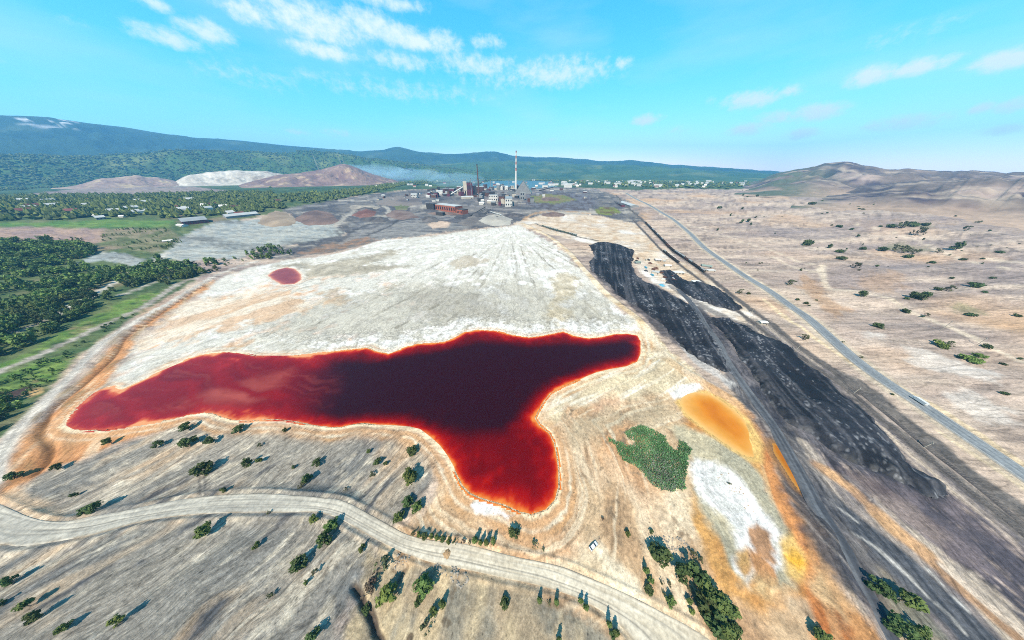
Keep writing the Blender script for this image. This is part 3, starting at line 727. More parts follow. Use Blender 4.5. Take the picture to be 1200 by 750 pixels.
def grain(x, y):
    """which way the fine streaks of the soil run, and how strong streaks, speckle and cracks are"""
    n = len(x)
    r = np.hypot(x, y)
    run = np.stack([y / 3.2, x / 22.0, np.zeros(n)], 1)
    gain = np.tile(np.array([0.38, 0.16, 0.0]), (n, 1))
    def put(poly, across, along, g, out=0.0):
        k = sdf(poly, x, y, 6.0) < out
        run[k, 0] = across[k]; run[k, 1] = along[k]; run[k, 2] = 7.0
        gain[k] = g
    cr = x * math.cos(GA) - y * math.sin(GA); al = x * math.sin(GA) + y * math.cos(GA)
    q = N = fbm(x / 30.0, y / 30.0, 301, 3)
    put(EASTPOLY, (x * .8 - y * .3 + 8 * q) / 1.8, (x * .3 + y * .8) / 7.0, (0.22, 0.20, 0.0))
    S = PL([(598, 266)])[0]
    th = np.arctan2(x - S[0], -(y - S[1])); rr = np.hypot(x - S[0], y - S[1])
    put(DELTA, th * 150.0 + 3.0 * q, rr / 9.0, (0.24, 0.08, 0.05))
    put(HILL, (cr + 4.0 * q) / 1.0, al / 6.0, (0.46, 0.22, 0.0))
    put(CORRIDOR, (x * .95 - y * .30 + 4 * q) / 1.6, (x * .30 + y * .95) / 16.0, (0.38, 0.22, 0.0))
    put(STRIP_W, (x * .80 + y * .60 + 3 * q) / 1.2, (y * .80 - x * .60) / 18.0, (0.26, 0.14, 0.0))
    dl = sdf(LAKE, x, y, 60.0)
    north = (y > 120 + 0.25 * np.abs(x)) & (x < 140) & (dl < 38)
    gain[north] = (0.16, 0.26, 0.34)
    return run, gain

# ------------------------------------------------------------------ the ground: one sheet out to the horizon
def build_ground():
    az = np.concatenate([np.linspace(-180, -104, 24, endpoint=False), np.linspace(-104, 104, 1350), np.linspace(104, 180, 25)[1:]])
    az = np.radians(az)
    ph = np.linspace(math.atan2(CAM_H, 4.0), math.radians(0.9), 500)
    rad = np.concatenate([[0.01], CAM_H / np.tan(ph), np.geomspace(CAM_H / math.tan(math.radians(0.9)), 15000, 14)[1:]])
    # a finer step where the flats are seen at a glancing angle
    R, T = np.meshgrid(rad, az, indexing='ij')
    x = (R * np.sin(T)).ravel(); y = (R * np.cos(T)).ravel()
    z = ground_z(x, y)
    c = soil(x, y)
    f = grid_faces(len(rad), len(az))[:, ::-1]
    run, gain = grain(x, y)
    me = mesh_np("ground", np.stack([x, y, z], 1), f, [M_GROUND], smooth=True,
                 attrs={"soil": ('FLOAT_COLOR', c), "grain_run": ('FLOAT_VECTOR', run), "grain_gain": ('FLOAT_COLOR', gain)})
    link("ground", me, kind="structure")

build_ground()
# ------------------------------------------------------------------ sky with clouds
def build_sky():
    nt = world.node_tree
    bg = nt.nodes["Background"]
    sk = nt.nodes.new("ShaderNodeTexSky"); sk.sky_type = 'NISHITA'; sk.sun_disc = False
    sk.sun_elevation = SUN_EL; sk.sun_rotation = SHADOW_AZ + math.pi
    sk.altitude = 300; sk.air_density = 1.0; sk.dust_density = 0.25; sk.ozone_density = 1.5
    tint = nt.nodes.new("ShaderNodeMix"); tint.data_type = 'RGBA'; tint.blend_type = 'MULTIPLY'
    tint.inputs[0].default_value = 1.0
    tint.inputs[7].default_value = SKY_TINT
    nt.links.new(sk.outputs[0], tint.inputs[6])
    sp = nt.nodes.new("ShaderNodeSeparateColor"); nt.links.new(tint.outputs[2], sp.inputs[0])
    cc = nt.nodes.new("ShaderNodeCombineColor")
    for i, (ref, ex, out) in enumerate(SKY_CURVE):
        a = nt.nodes.new("ShaderNodeMath"); a.operation = 'DIVIDE'; a.inputs[1].default_value = ref; nt.links.new(sp.outputs[i], a.inputs[0])
        b = nt.nodes.new("ShaderNodeMath"); b.operation = 'POWER'; b.inputs[1].default_value = ex; nt.links.new(a.outputs[0], b.inputs[0])
        c = nt.nodes.new("ShaderNodeMath"); c.operation = 'MULTIPLY'; c.inputs[1].default_value = out; nt.links.new(b.outputs[0], c.inputs[0])
        nt.links.new(c.outputs[0], cc.inputs[i])
    tc = nt.nodes.new("ShaderNodeTexCoord")
    sx = nt.nodes.new("ShaderNodeSeparateXYZ"); nt.links.new(tc.outputs["Generated"], sx.inputs[0])
    def mth(op, a, b=None):
        n = nt.nodes.new("ShaderNodeMath"); n.operation = op
        for i, v in enumerate((a, b)):
            if v is None: continue
            if isinstance(v, (int, float)): n.inputs[i].default_value = v
            else: nt.links.new(v, n.inputs[i])
        return n.outputs[0]
    az = mth('ARCTAN2', sx.outputs[0], sx.outputs[1])
    el = mth('ARCSINE', sx.outputs[2])
    cb = nt.nodes.new("ShaderNodeCombineXYZ"); nt.links.new(az, cb.inputs[0]); nt.links.new(el, cb.inputs[1])
    # turbulence of the cloud edges
    mp = nt.nodes.new("ShaderNodeMapping"); mp.inputs["Scale"].default_value = (34, 44, 1)
    nt.links.new(cb.outputs[0], mp.inputs[0])
    n1 = nt.nodes.new("ShaderNodeTexNoise"); n1.inputs["Scale"].default_value = 1.0; n1.inputs["Detail"].default_value = 6; n1.inputs["Roughness"].default_value = 0.66
    nt.links.new(mp.outputs[0], n1.inputs["Vector"])
    clouds = [(372,28,60,22,.8),(335,8,32,14,.7),(430,26,36,17,.8),(462,40,28,14,.9),(490,50,20,10,1),(516,50,24,13,.8),(455,2,36,7,.7),(288,14,30,14,.7),
              (312,27,20,9,.6),(378,60,32,10,.8),(196,44,30,8,.8),(241,38,28,14,.85),(180,4,20,9,.7),(85,22,18,7,.3),(470,72,42,12,.6),(560,76,46,13,.7),(652,86,60,17,.75),
              (600,92,66,14,.5),(470,106,110,14,.45),(300,90,60,15,.4),(570,48,18,7,.6),(730,74,10,6,.6),(880,117,32,10,.95),(876,151,22,5,.9),(908,137,18,5,.8),(956,132,26,7,1),
              (938,157,16,5,.9),(927,107,14,5,.7),(1022,89,25,8,.9),(1072,80,23,10,1),(1110,71,16,6,.6),(1178,70,42,12,.95),(1060,144,44,6,.8),(1150,127,12,5,.9),(1187,123,20,6,.9),
              (1180,152,30,4,.85),(757,140,13,5,.95),(1060,40,70,14,.35),(350,155,12,3,.6),(395,156,14,4,.5),(835,118,8,4,.4),(795,152,12,4,.4),(648,163,5,2,.5),
              (-80,60,70,16,.6),(-160,110,60,9,.7),(1300,110,70,9,.8),(1390,60,90,16,.7)]
    cur = None
    for (px, py, rx, ry, op) in clouds:
        def ae(a, b):
            dx, dy, dz = ray(a, b)
            return math.atan2(float(dx), float(dy)), math.atan2(float(dz), math.hypot(float(dx), float(dy)))
        a0, e0 = ae(px, py); a1, _ = ae(px + rx, py); _, e1 = ae(px, py - ry)
        m = nt.nodes.new("ShaderNodeMapping")
        m.vector_type = 'TEXTURE'
        m.inputs["Location"].default_value = (a0, e0, 0)
        m.inputs["Scale"].default_value = (abs(a1 - a0) * (1.65 if ry >= 9 else 1.9), abs(e1 - e0) * (1.65 if ry >= 9 else 2.3), 1)
        nt.links.new(cb.outputs[0], m.inputs[0])
        ln = nt.nodes.new("ShaderNodeVectorMath"); ln.operation = 'LENGTH'; nt.links.new(m.outputs[0], ln.inputs[0])
        mr = nt.nodes.new("ShaderNodeMapRange"); mr.interpolation_type = 'SMOOTHSTEP'
        mr.inputs[1].default_value = 0.0; mr.inputs[2].default_value = 1.25; mr.inputs[3].default_value = op; mr.inputs[4].default_value = 0.0
        nt.links.new(ln.outputs[1], mr.inputs[0])
        cur = mr.outputs[0] if cur is None else mth('MAXIMUM', cur, mr.outputs[0])
    # thin cirrus anywhere
    mp2 = nt.nodes.new("ShaderNodeMapping"); mp2.inputs["Scale"].default_value = (2.2, 9, 1); nt.links.new(cb.outputs[0], mp2.inputs[0])
    n2 = nt.nodes.new("ShaderNodeTexNoise"); n2.inputs["Scale"].default_value = 1.0; n2.inputs["Detail"].default_value = 5; nt.links.new(mp2.outputs[0], n2.inputs["Vector"])
    cir = nt.nodes.new("ShaderNodeMapRange"); cir.inputs[1].default_value = 0.45; cir.inputs[2].default_value = 0.8; cir.inputs[3].default_value = 0; cir.inputs[4].default_value = 0.35
    nt.links.new(n2.outputs[0], cir.inputs[0])
    # density = blob * 1.6 + noise - threshold
    d = mth('ADD', mth('MULTIPLY', cur, 1.45), mth('MULTIPLY', mth('SUBTRACT', n1.outputs[0], 0.5), 2.0))
    mr = nt.nodes.new("ShaderNodeMapRange"); mr.interpolation_type = 'SMOOTHSTEP'
    mr.inputs[1].default_value = 0.22; mr.inputs[2].default_value = 1.45; mr.inputs[3].default_value = 0; mr.inputs[4].default_value = 0.92
    nt.links.new(d, mr.inputs[0])
    gate = mth('MULTIPLY', mr.outputs[0], mth('MINIMUM', mth('MULTIPLY', cur, 3.0), 1.0))
    fac = mth('MINIMUM', mth('ADD', gate, cir.outputs[0]), 1.0)
    mx = nt.nodes.new("ShaderNodeMix"); mx.data_type = 'RGBA'
    nt.links.new(fac, mx.inputs[0]); nt.links.new(cc.outputs[0], mx.inputs[6])
    mx.inputs[7].default_value = CLOUD_COL
    nt.links.new(mx.outputs[2], bg.inputs[0])
    bg.inputs[1].default_value = SKY_STRENGTH

SKY_CURVE = ((4.4, 1.9, 6.0), (6.4, 0.80, 9.6), (7.5, 0.35, 9.8))      # per channel: reference, gamma, level
SKY_TINT = (0.95, 1.35, 1.35, 1)
CLOUD_COL = (9.0, 10.0, 10.4, 1)
build_sky()

# ------------------------------------------------------------------ water
def water_mat(name, rough=0.3, bump=0.02):
    m, nt, b = new_mat(name)
    at = nt.nodes.new("ShaderNodeAttribute"); at.attribute_name = "tint"
    tw = nt.nodes.new("ShaderNodeTexCoord")
    nw = nt.nodes.new("ShaderNodeTexNoise"); nw.inputs["Scale"].default_value = 0.12; nw.inputs["Detail"].default_value = 8; nw.inputs["Roughness"].default_value = 0.7
    nt.links.new(tw.outputs["Object"], nw.inputs["Vector"])
    mw = nt.nodes.new("ShaderNodeMapRange"); mw.inputs[1].default_value = 0.3; mw.inputs[2].default_value = 0.7; mw.inputs[3].default_value = 0.9; mw.inputs[4].default_value = 1.1
    nt.links.new(nw.outputs[0], mw.inputs[0])
    vw = nt.nodes.new("ShaderNodeVectorMath"); vw.operation = 'SCALE'
    nt.links.new(at.outputs["Color"], vw.inputs[0]); nt.links.new(mw.outputs[0], vw.inputs["Scale"]); nt.links.new(vw.outputs[0], b.inputs["Base Color"])
    b.inputs["Roughness"].default_value = rough
    b.inputs["IOR"].default_value = 1.33
    b.inputs["Specular IOR Level"].default_value = 0.2
    tc = nt.nodes.new("ShaderNodeTexCoord")
    n = nt.nodes.new("ShaderNodeTexNoise"); n.inputs["Scale"].default_value = 0.5; n.inputs["Detail"].default_value = 4
    nt.links.new(tc.outputs["Object"], n.inputs["Vector"])
    bp = nt.nodes.new("ShaderNodeBump"); bp.inputs["Distance"].default_value = bump; bp.inputs["Strength"].default_value = 0.5
    nt.links.new(n.outputs[0], bp.inputs["Height"]); nt.links.new(bp.outputs[0], b.inputs["Normal"])
    return m

M_WATER = water_mat("coloured_water")

def patch_grid(poly, step, out):
    """square cells covering a polygon; returns x, y, faces, sdf for the vertices kept"""
    x0, y0 = poly.min(0) - out - step; x1, y1 = poly.max(0) + out + step
    xs = np.arange(x0, x1 + step, step); ys = np.arange(y0, y1 + step, step)
    Y, X = np.meshgrid(ys, xs, indexing='ij')
    d = sdf(poly, X.ravel(), Y.ravel(), 400.0).reshape(X.shape)
    f = grid_faces(len(ys), len(xs))
    keep = (d.ravel()[f] < out).any(1)
    f = f[keep]
    u, inv = np.unique(f.ravel(), return_inverse=True)
    return X.ravel()[u], Y.ravel()[u], inv.reshape(-1, 4), d.ravel()[u]

def lin(*c):
    return srgb(*c, k=0.665)

LAKE_K = 0.93

def ramp(t, stops):
    t = np.clip(t, 0, 1)
    p = [s[0] for s in stops]
    return np.stack([np.interp(t, p, [s[1][i] for s in stops]) for i in range(3)], 1)

def build_water():
    x, y, f, d = patch_grid(LAKE, 0.9, 1.2)
    dep = np.maximum(-d, 0)
    DEEP = PL([(335,470),(345,440),(390,424),(440,424),(500,414),(560,402),(620,405),(690,404),(735,398),(746,404),(742,414),(700,426),(655,444),(625,462),(605,490),(590,505),(550,505),(520,500),(470,490),(400,492),(350,485)])
    dd = sdf(DEEP, x, y, 60.0)
    LOBE = PL([(560,500),(620,480),(640,520),(640,570),(610,585),(570,560),(540,530)])
    dlb = sdf(LOBE, x, y, 60.0)
    n = fbm(x / 30.0, y / 30.0, 70, 4); n2 = fbm(x / 6.0, y / 6.0, 71, 3)
    ns = afbm((x * 0.35 + y) / 11.0 + 0.8 * n, (x - 0.35 * y) / 120.0, 72, 4)
    n3 = fbm(x / 2.2, y / 2.2, 77, 3)
    dep = np.maximum(dep * (1 + 0.45 * n + 0.3 * n2) + 0.5 * n3 + 0.35 * n2, 0)
    t = 0.62 * (1 - np.exp(-dep / 7.0)) + 0.45 * (1 - sstep(-9, 8, dd + 4 * n)) - 0.10 * (1 - sstep(-10, 8, dlb)) * (dd > -3)
    t = t + 0.10 * n * sstep(8, 25, dep)
    west = 1 - sstep(-185, -140, x + 7 * n + 0.35 * (y - 120))
    t = t * (1 - 0.25 * west) + west * (0.16 * ns)
    c = ramp(t, [(0.0, lin(216, 130, 60)), (0.06, lin(204, 88, 32)), (0.13, lin(182, 38, 14)), (0.27, lin(146, 6, 4)), (0.46, lin(106, 2, 5)), (0.66, lin(72, 3, 11)), (0.85, lin(48, 7, 18)), (1.0, lin(42, 8, 20))])
    wt = ramp(t, [(0.0, lin(220, 150, 100)), (0.07, lin(196, 84, 46)), (0.16, lin(158, 28, 28)), (0.32, lin(134, 14, 18)), (0.55, lin(112, 10, 20)), (1.0, lin(88, 9, 22))])
    c = c * (1 - west[:, None]) + wt * west[:, None]
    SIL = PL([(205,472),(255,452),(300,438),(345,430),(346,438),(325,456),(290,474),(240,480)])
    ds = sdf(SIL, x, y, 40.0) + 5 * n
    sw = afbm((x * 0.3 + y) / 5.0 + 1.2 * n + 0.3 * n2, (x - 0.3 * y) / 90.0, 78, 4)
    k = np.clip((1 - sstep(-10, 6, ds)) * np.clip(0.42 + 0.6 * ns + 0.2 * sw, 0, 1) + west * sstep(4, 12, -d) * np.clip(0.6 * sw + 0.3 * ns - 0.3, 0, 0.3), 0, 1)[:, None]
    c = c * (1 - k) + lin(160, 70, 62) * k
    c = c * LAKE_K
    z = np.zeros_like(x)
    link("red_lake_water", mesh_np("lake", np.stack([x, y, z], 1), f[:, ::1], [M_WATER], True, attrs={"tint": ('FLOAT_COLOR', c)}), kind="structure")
    for poly, step, nm, st, rad in ((YELLOW, 0.7, "ochre_pond_water", [(0, lin(216, 170, 104)), (0.3, lin(206, 144, 62)), (0.65, lin(198, 122, 34)), (1, lin(180, 98, 20))], 11.0),
                               (DRAIN, 0.5, "ochre_ditch_water", [(0, lin(176, 124, 56)), (0.4, lin(172, 104, 24)), (1, lin(158, 88, 12))], 3.0),
                               (PINK, 1.2, "pink_pond_water", [(0, lin(214, 150, 116)), (0.25, lin(172, 84, 70)), (0.6, lin(144, 58, 56)), (1, lin(132, 50, 52))], 7.0),
                               (BLUE, 14.0, "far_reservoir_water", [(0, lin(96, 118, 124)), (1, lin(64, 92, 106))], 30.0)):
        x, y, f, d = patch_grid(poly, step, step * 1.3)
        n = fbm(x / (rad * 1.5), y / (rad * 1.5), 75, 3)
        t = 1 - np.exp(-np.maximum(-d, 0) / rad)
        t = t * (1 + 0.35 * n)
        if nm.startswith("ochre_pond"):
            cen = poly.mean(0)
            t = t * (0.75 + 0.45 * sstep(-12, 12, (x - cen[0]) * 0.8 + (y - cen[1]) * 0.3))
        z = np.full_like(x, WATER_Z[id(poly)])
        link(nm, mesh_np(nm, np.stack([x, y, z], 1), f, [M_WATER], True, attrs={"tint": ('FLOAT_COLOR', ramp(t, st))}), kind="structure")
build_water()

# ------------------------------------------------------------------ roads and track beds
def ribbon(name, path, width, mat, lift, crown=0.06, soilc=None, cols=7, kind="structure", parent=None, loc=None):
    p = np.asarray(path, float)
    seg = np.hypot(*np.diff(p, axis=0).T); s = np.concatenate([[0], np.cumsum(seg)])
    m = int(s[-1] / 2.5) + 2
    ss = np.linspace(0, s[-1], m)
    X = np.interp(ss, s, p[:, 0]); Y = np.interp(ss, s, p[:, 1])
    tx = np.gradient(X); ty = np.gradient(Y); L = np.hypot(tx, ty); tx /= L; ty /= L
    o = np.linspace(-0.5, 0.5, cols) * width
    gx = X[:, None] + ty[:, None] * o; gy = Y[:, None] - tx[:, None] * o
    zc = ground_z(X, Y)
    k = np.ones(9) / 9
    zc = np.convolve(np.pad(zc, 4, mode='edge'), k, mode='valid')
    gzz = zc[:, None] + lift + crown * (1 - (2 * np.abs(o) / width) ** 2)[None, :]
    gzz[:, 0] -= lift + 0.25; gzz[:, -1] -= lift + 0.25
    v = np.stack([gx.ravel(), gy.ravel(), gzz.ravel()], 1)
    attrs = {}
    if soilc is not None:
        attrs["soil"] = ('FLOAT_COLOR', soilc(gx.ravel(), gy.ravel(), np.tile(o / width, m), np.repeat(ss, cols)))
    return link(name, mesh_np(name, v, grid_faces(m, cols), [mat], True, attrs=attrs), kind=kind, parent=parent)

def build_roads():
    def asph(x, y, o, s):
        n = fbm(x / 12, y / 12, 80, 3); n3 = afbm(o * 9, s / 60.0, 81, 3)
        t = np.clip(0.45 + 0.5 * n3 + 0.2 * n, 0, 1)[:, None]
        c = srgb(152, 158, 162) * t + srgb(124, 130, 136) * (1 - t)
        e = sstep(0.40, 0.48, np.abs(o))[:, None]
        c = c * (1 - e) + srgb(176, 170, 160) * e
        k = ((np.abs(np.abs(o) - 0.36) < 0.02) * 0.5)[:, None]
        return c * (1 - k) + srgb(214, 214, 210) * k
    ribbon("highway", HIGHWAY, 12.5, M_EARTH, 0.5, 0.15, asph, cols=25)
    def haul(x, y, o, s):
        n = afbm(o * 7, s / 50.0, 82, 3); n2 = fbm(x / 4, y / 4, 83, 3)
        t = np.clip(0.4 + 0.7 * n + 0.3 * n2, 0, 1)[:, None]
        c = srgb(112, 116, 122) * t + srgb(76, 80, 88) * (1 - t)
        e = sstep(0.36, 0.5, np.abs(o) + 0.08 * n2)[:, None]
        return c * (1 - e) + srgb(112, 110, 112) * e
    ribbon("slag_haul_road", HAUL, 8.0, M_EARTH, 0.35, 0.1, haul, cols=15)
    # the pale gravel haul road in front: between its two surveyed edges
    a, b = ROAD_A, ROAD_B
    def res(p, m):
        s = np.concatenate([[0], np.cumsum(np.hypot(*np.diff(p, axis=0).T))])
        q = np.linspace(0, s[-1], m)
        return np.stack([np.interp(q, s, p[:, 0]), np.interp(q, s, p[:, 1])], 1)
    m, c = 420, 29
    A_, B_ = res(a, m), res(b, m)
    t = np.linspace(0, 1, c)[None, :, None]
    g = A_[:, None, :] * (1 - t) + B_[:, None, :] * t
    x = g[..., 0].ravel(); y = g[..., 1].ravel()
    tt = np.tile(np.linspace(0, 1, c), m); ss = np.repeat(np.arange(m) * 1.4, c)
    n = fbm(x / 7, y / 7, 85, 4)
    z = h0(x, y) + 0.22 - 0.35 * (np.abs(tt - 0.5) > 0.49)
    rut = np.exp(-((tt - 0.72 - 0.03 * np.sin(ss / 40)) / 0.028) ** 2) + np.exp(-((tt - 0.60 - 0.03 * np.sin(ss / 40)) / 0.028) ** 2) + 0.7 * np.exp(-((tt - 0.3 + 0.04 * np.sin(ss / 55)) / 0.03) ** 2)
    z = z - 0.08 * rut
    east = sstep(-120, 20, x)[:, None]
    st = afbm(tt * 10, ss / 45.0, 86, 4)
    k = np.clip(0.5 + 0.7 * st + 0.35 * n, 0, 1)[:, None]
    col = (srgb(220, 212, 196) * (1 - east) + srgb(234, 224, 204) * east) * k + (srgb(190, 184, 172) * (1 - east) + srgb(206, 194, 172) * east) * (1 - k)
    ed = np.clip(sstep(0.13, 0.0, tt) + sstep(0.86, 1.0, tt), 0, 1)[:, None] * np.clip(0.5 + 1.2 * n, 0, 1)[:, None]
    col = col * (1 - ed) + srgb(158, 146, 128) * ed
    r2 = np.clip(rut * np.clip(0.5 + st, 0.25, 1), 0, 1)[:, None] * 0.9
    col = col * (1 - r2) + srgb(126, 122, 114) * r2
    link("gravel_haul_road", mesh_np("gravel_haul_road", np.stack([x, y, z], 1), grid_faces(m, c)[:, ::-1], [M_EARTH], True, attrs={"soil": ('FLOAT_COLOR', col)}), kind="structure")
build_roads()

# ------------------------------------------------------------------ slag dumps, spoil mounds
def mound(name, poly, height, slope, step, colf, rough=0.5, mat=None, seed=0, crest=None):
    x, y, f, d = patch_grid(poly, step, step * 2.2)
    n = fbm(x / (slope * 2.2), y / (slope * 2.2), 100 + seed, 4); n2 = fbm(x / (slope * 0.5), y / (slope * 0.5), 130 + seed, 3)
    dd = -d + 1.5 + slope * (0.22 * n + 0.22 * n2)
    e = np.clip(dd / slope, -1, 1)
    if crest is None:
        prof = np.where(e > 0, 1 - (1 - np.clip(e, 0, 1)) ** 1.6, e * 0.4)
    else:
        cap = np.clip(-d / crest, 0, 1)
        prof = np.where(e > 0, cap ** 0.85, e * 0.3)
    z = h0(x, y) + ground_lift(x, y) + height * prof * (1 + 0.25 * n) + rough * (n2 + 0.8 * afbm((x * 0.95 - y * 0.30) / 5.0, (x * 0.30 + y * 0.95) / 45.0, 140 + seed, 4)) * sstep(0, 1, e) - 0.4 * (e <= 0)
    me = mesh_np(name, np.stack([x, y, z], 1), f, [mat or M_SLAG], True, attrs={"soil": ('FLOAT_COLOR', colf(x, y, n, n2, e))})
    return link(name, me, kind="structure")

def ground_lift(x, y):
    return np.minimum(ground_z(x, y) - h0(x, y), 1.0)

def build_mounds():
    def slag(x, y, n, n2, e):
        st = afbm((x * 0.95 - y * 0.30) / 6.0, (x * 0.30 + y * 0.95) / 60.0, 90, 4)
        t = np.clip(0.3 + 0.6 * n + 0.3 * st, 0, 1)[:, None]
        c = srgb(30, 33, 41) * (1 - t) + srgb(56, 59, 68) * t
        k = np.clip(1.3 * st + 0.9 * n2 - 1.1, 0, 1)[:, None] * .25
        c = c * (1 - k) + srgb(150, 148, 150) * k
        sp_ = fbm(x / 1.7, y / 1.7, 147, 3)
        k = np.clip(2.2 * sp_ + 1.4 * st + 0.7 * n - 1.6, 0, 1)[:, None] * .6
        c = c * (1 - k) + srgb(170, 172, 178) * k
        tr = afbm((x * 0.95 - y * 0.30) / 3.0, (x * 0.30 + y * 0.95) / 80.0, 145, 3)
        k = np.clip(1.5 * tr - 0.15, 0, 1)[:, None] * .45
        c = c * (1 - k) + srgb(104, 104, 110) * k
        k = (np.clip(1 - np.abs(e - 0.1) * 2.2, 0, 1) * np.clip(1.5 * n2 - 0.3, 0, 1) * 0.3)[:, None]
        return c * (1 - k) + srgb(150, 146, 142) * k
    mound("slag_dump", HEAP_A, 2.6, 8.0, 1.2, slag, 0.55, seed=1)
    mound("slag_dump", HEAP_B, 3.6, 8.0, 1.1, slag, 0.6, seed=2)
    mound("slag_dump", HEAP_C, 2.5, 7.0, 1.2, slag, 0.4, seed=3)
    def pal(c1, c2, c3=None):
        def fn(x, y, n, n2, e):
            t = np.clip(0.5 + 0.8 * n, 0, 1)[:, None]
            c = srgb(*c1) * (1 - t) + srgb(*c2) * t
            if c3:
                k = np.clip(1.2 * n2, 0, 1)[:, None]; c = c * (1 - k) + srgb(*c3) * k
            return c
        return fn
    spoil = [([(300,262),(312,251),(325,247),(338,250),(348,258),(344,264),(320,266)], 9, pal((150,134,118),(178,160,140))),
             ([(343,258),(356,249),(372,246),(388,250),(398,259),(388,263),(360,264)], 8, pal((108,92,90),(142,120,112))),
             ([(412,252),(424,245),(434,243),(442,248),(438,253),(424,256)], 7, pal((118,84,80),(140,104,96))),
             ([(440,239),(452,231),(470,229),(490,232),(494,239),(470,243)], 8, pal((110,104,106),(136,128,124))),
             ([(450,252),(462,246),(478,247),(492,255),(470,258)], 6, pal((116,98,94),(140,124,118))),
             ([(536,262),(546,255),(558,252),(562,258),(556,263),(545,265)], 7, pal((112,108,108),(134,128,124))),
             ([(560,259),(572,252),(586,251),(600,257),(598,264),(578,265)], 7, pal((190,186,176),(168,164,156))),
             ([(460,240),(472,237),(480,241),(476,246),(464,246)], 4, pal((104,114,80),(128,126,100)))]
    r = np.random.default_rng(17)
    for i in range(20):
        cx_, cy_ = r.uniform(400, 690), r.uniform(228, 262)
        if cy_ > 266 - abs(cx_ - 500) * .09 or (500 < cx_ < 640 and cy_ < 250): continue
        a_, b_ = r.uniform(6, 20), r.uniform(1.6, 4.0)
        pts = [(cx_ + a_ * math.cos(t) * r.uniform(.75, 1.2), cy_ + b_ * math.sin(t) * r.uniform(.75, 1.2)) for t in np.linspace(0, 6.28, 9)[:-1]]
        c_ = [((84,82,86),(116,112,112)), ((110,92,88),(136,118,110)), ((70,70,76),(104,102,104)), ((150,144,136),(176,168,156))][r.integers(4)]
        spoil.append((pts, r.uniform(4, 9), pal(*c_)))
    for i, (pts, h, cf) in enumerate(spoil):
        poly = PL(pts)
        w = math.sqrt(abs(np.ptp(poly[:, 0]) * np.ptp(poly[:, 1])))
        mound("spoil_mound", poly, h, w * 0.12, w / 40.0, cf, 0.5, M_EARTH, 10 + i, crest=w * 0.35)
build_mounds()

# ------------------------------------------------------------------ hills and far ridges
RIDGES = {}
def ridge(name, pts, D, wf, wb, colf, rough=0.06, na=300, nr=44, crest=0.0, seed=0, ends=(0.0, 0.0)):
    p = np.array(pts, float)
    px = np.linspace(p[0, 0], p[-1, 0], na); py = np.interp(px, p[:, 0], p[:, 1])
    py = np.convolve(np.pad(py, 3, mode='edge'), np.ones(7) / 7, mode='valid')
    py = py - crest * fbm(px / 14.0, px * 0 + seed, 200 + seed, 3)
    dx, dy, dz = ray(px, py)
    hor = np.hypot(dx, dy); az = np.arctan2(dx, dy); ten = dz / hor
    s = np.concatenate([np.linspace(-1, 0, nr), np.linspace(0, 1, nr // 3)[1:]])
    rr = np.where(s < 0, D + s * wf, D + s * wb)
    R, T = np.meshgrid(rr, az, indexing='ij')
    S = np.repeat(s[:, None], na, 1)
    x = R * np.sin(T); y = R * np.cos(T)
    base = h0(x, y) - 2.0
    top = CAM_H + D * ten[None, :]
    prof = np.where(S < 0, 0.5 - 0.5 * np.cos(np.pi * (1 + S)), 1 - S ** 2 * 0.8)
    prof = np.where(S < 0, prof * 0.75 + 0.25 * (1 + S), prof)
    hh = np.maximum(top - base, 3.0)
    u = np.linspace(0, 1, na)[None, :]
    if ends[0]: hh = hh * sstep(0, ends[0], u)
    if ends[1]: hh = hh * sstep(1, 1 - ends[1], u)
    sc = wf * 0.22
    n = fbm(x / sc, y / sc, 210 + seed, 5)
    n = n * 0.6 + 0.4 * (1 - 2 * np.abs(fbm(x / (sc * 0.6), y / (sc * 0.6), 240 + seed, 5)))
    z = base + hh * prof + n * hh * rough * np.sin(np.pi * np.clip(prof, 0, 1)) * 2.0
    c = colf(x.ravel(), y.ravel(), n.ravel(), prof.ravel(), px[None, :].repeat(len(s), 0).ravel())
    v = np.stack([x.ravel(), y.ravel(), z.ravel()], 1)
    link(name, mesh_np(name, v, grid_faces(len(s), na)[:, ::-1], [M_ROCK], True, attrs={"soil": ('FLOAT_COLOR', c)}), kind="structure")
    return v, prof.ravel()

def forest_col(c1=(44, 76, 52), c2=(70, 100, 64), c3=(104, 120, 76), rock=None):
    def fn(x, y, n, pr, px):
        t = np.clip(0.5 + 0.9 * n + 0.3 * fbm(x / 90, y / 90, 221, 3), 0, 1)[:, None]
        c = srgb(*c1) * (1 - t) + srgb(*c2) * t
        k = np.clip(1.6 * fbm(x / 420, y / 420, 222, 3) - 0.55, 0, 1)[:, None]
        c = c * (1 - k) + srgb(*c3) * k
        if rock is not None:
            c = rock(c, x, y, n, pr, px)
        return c
    return fn

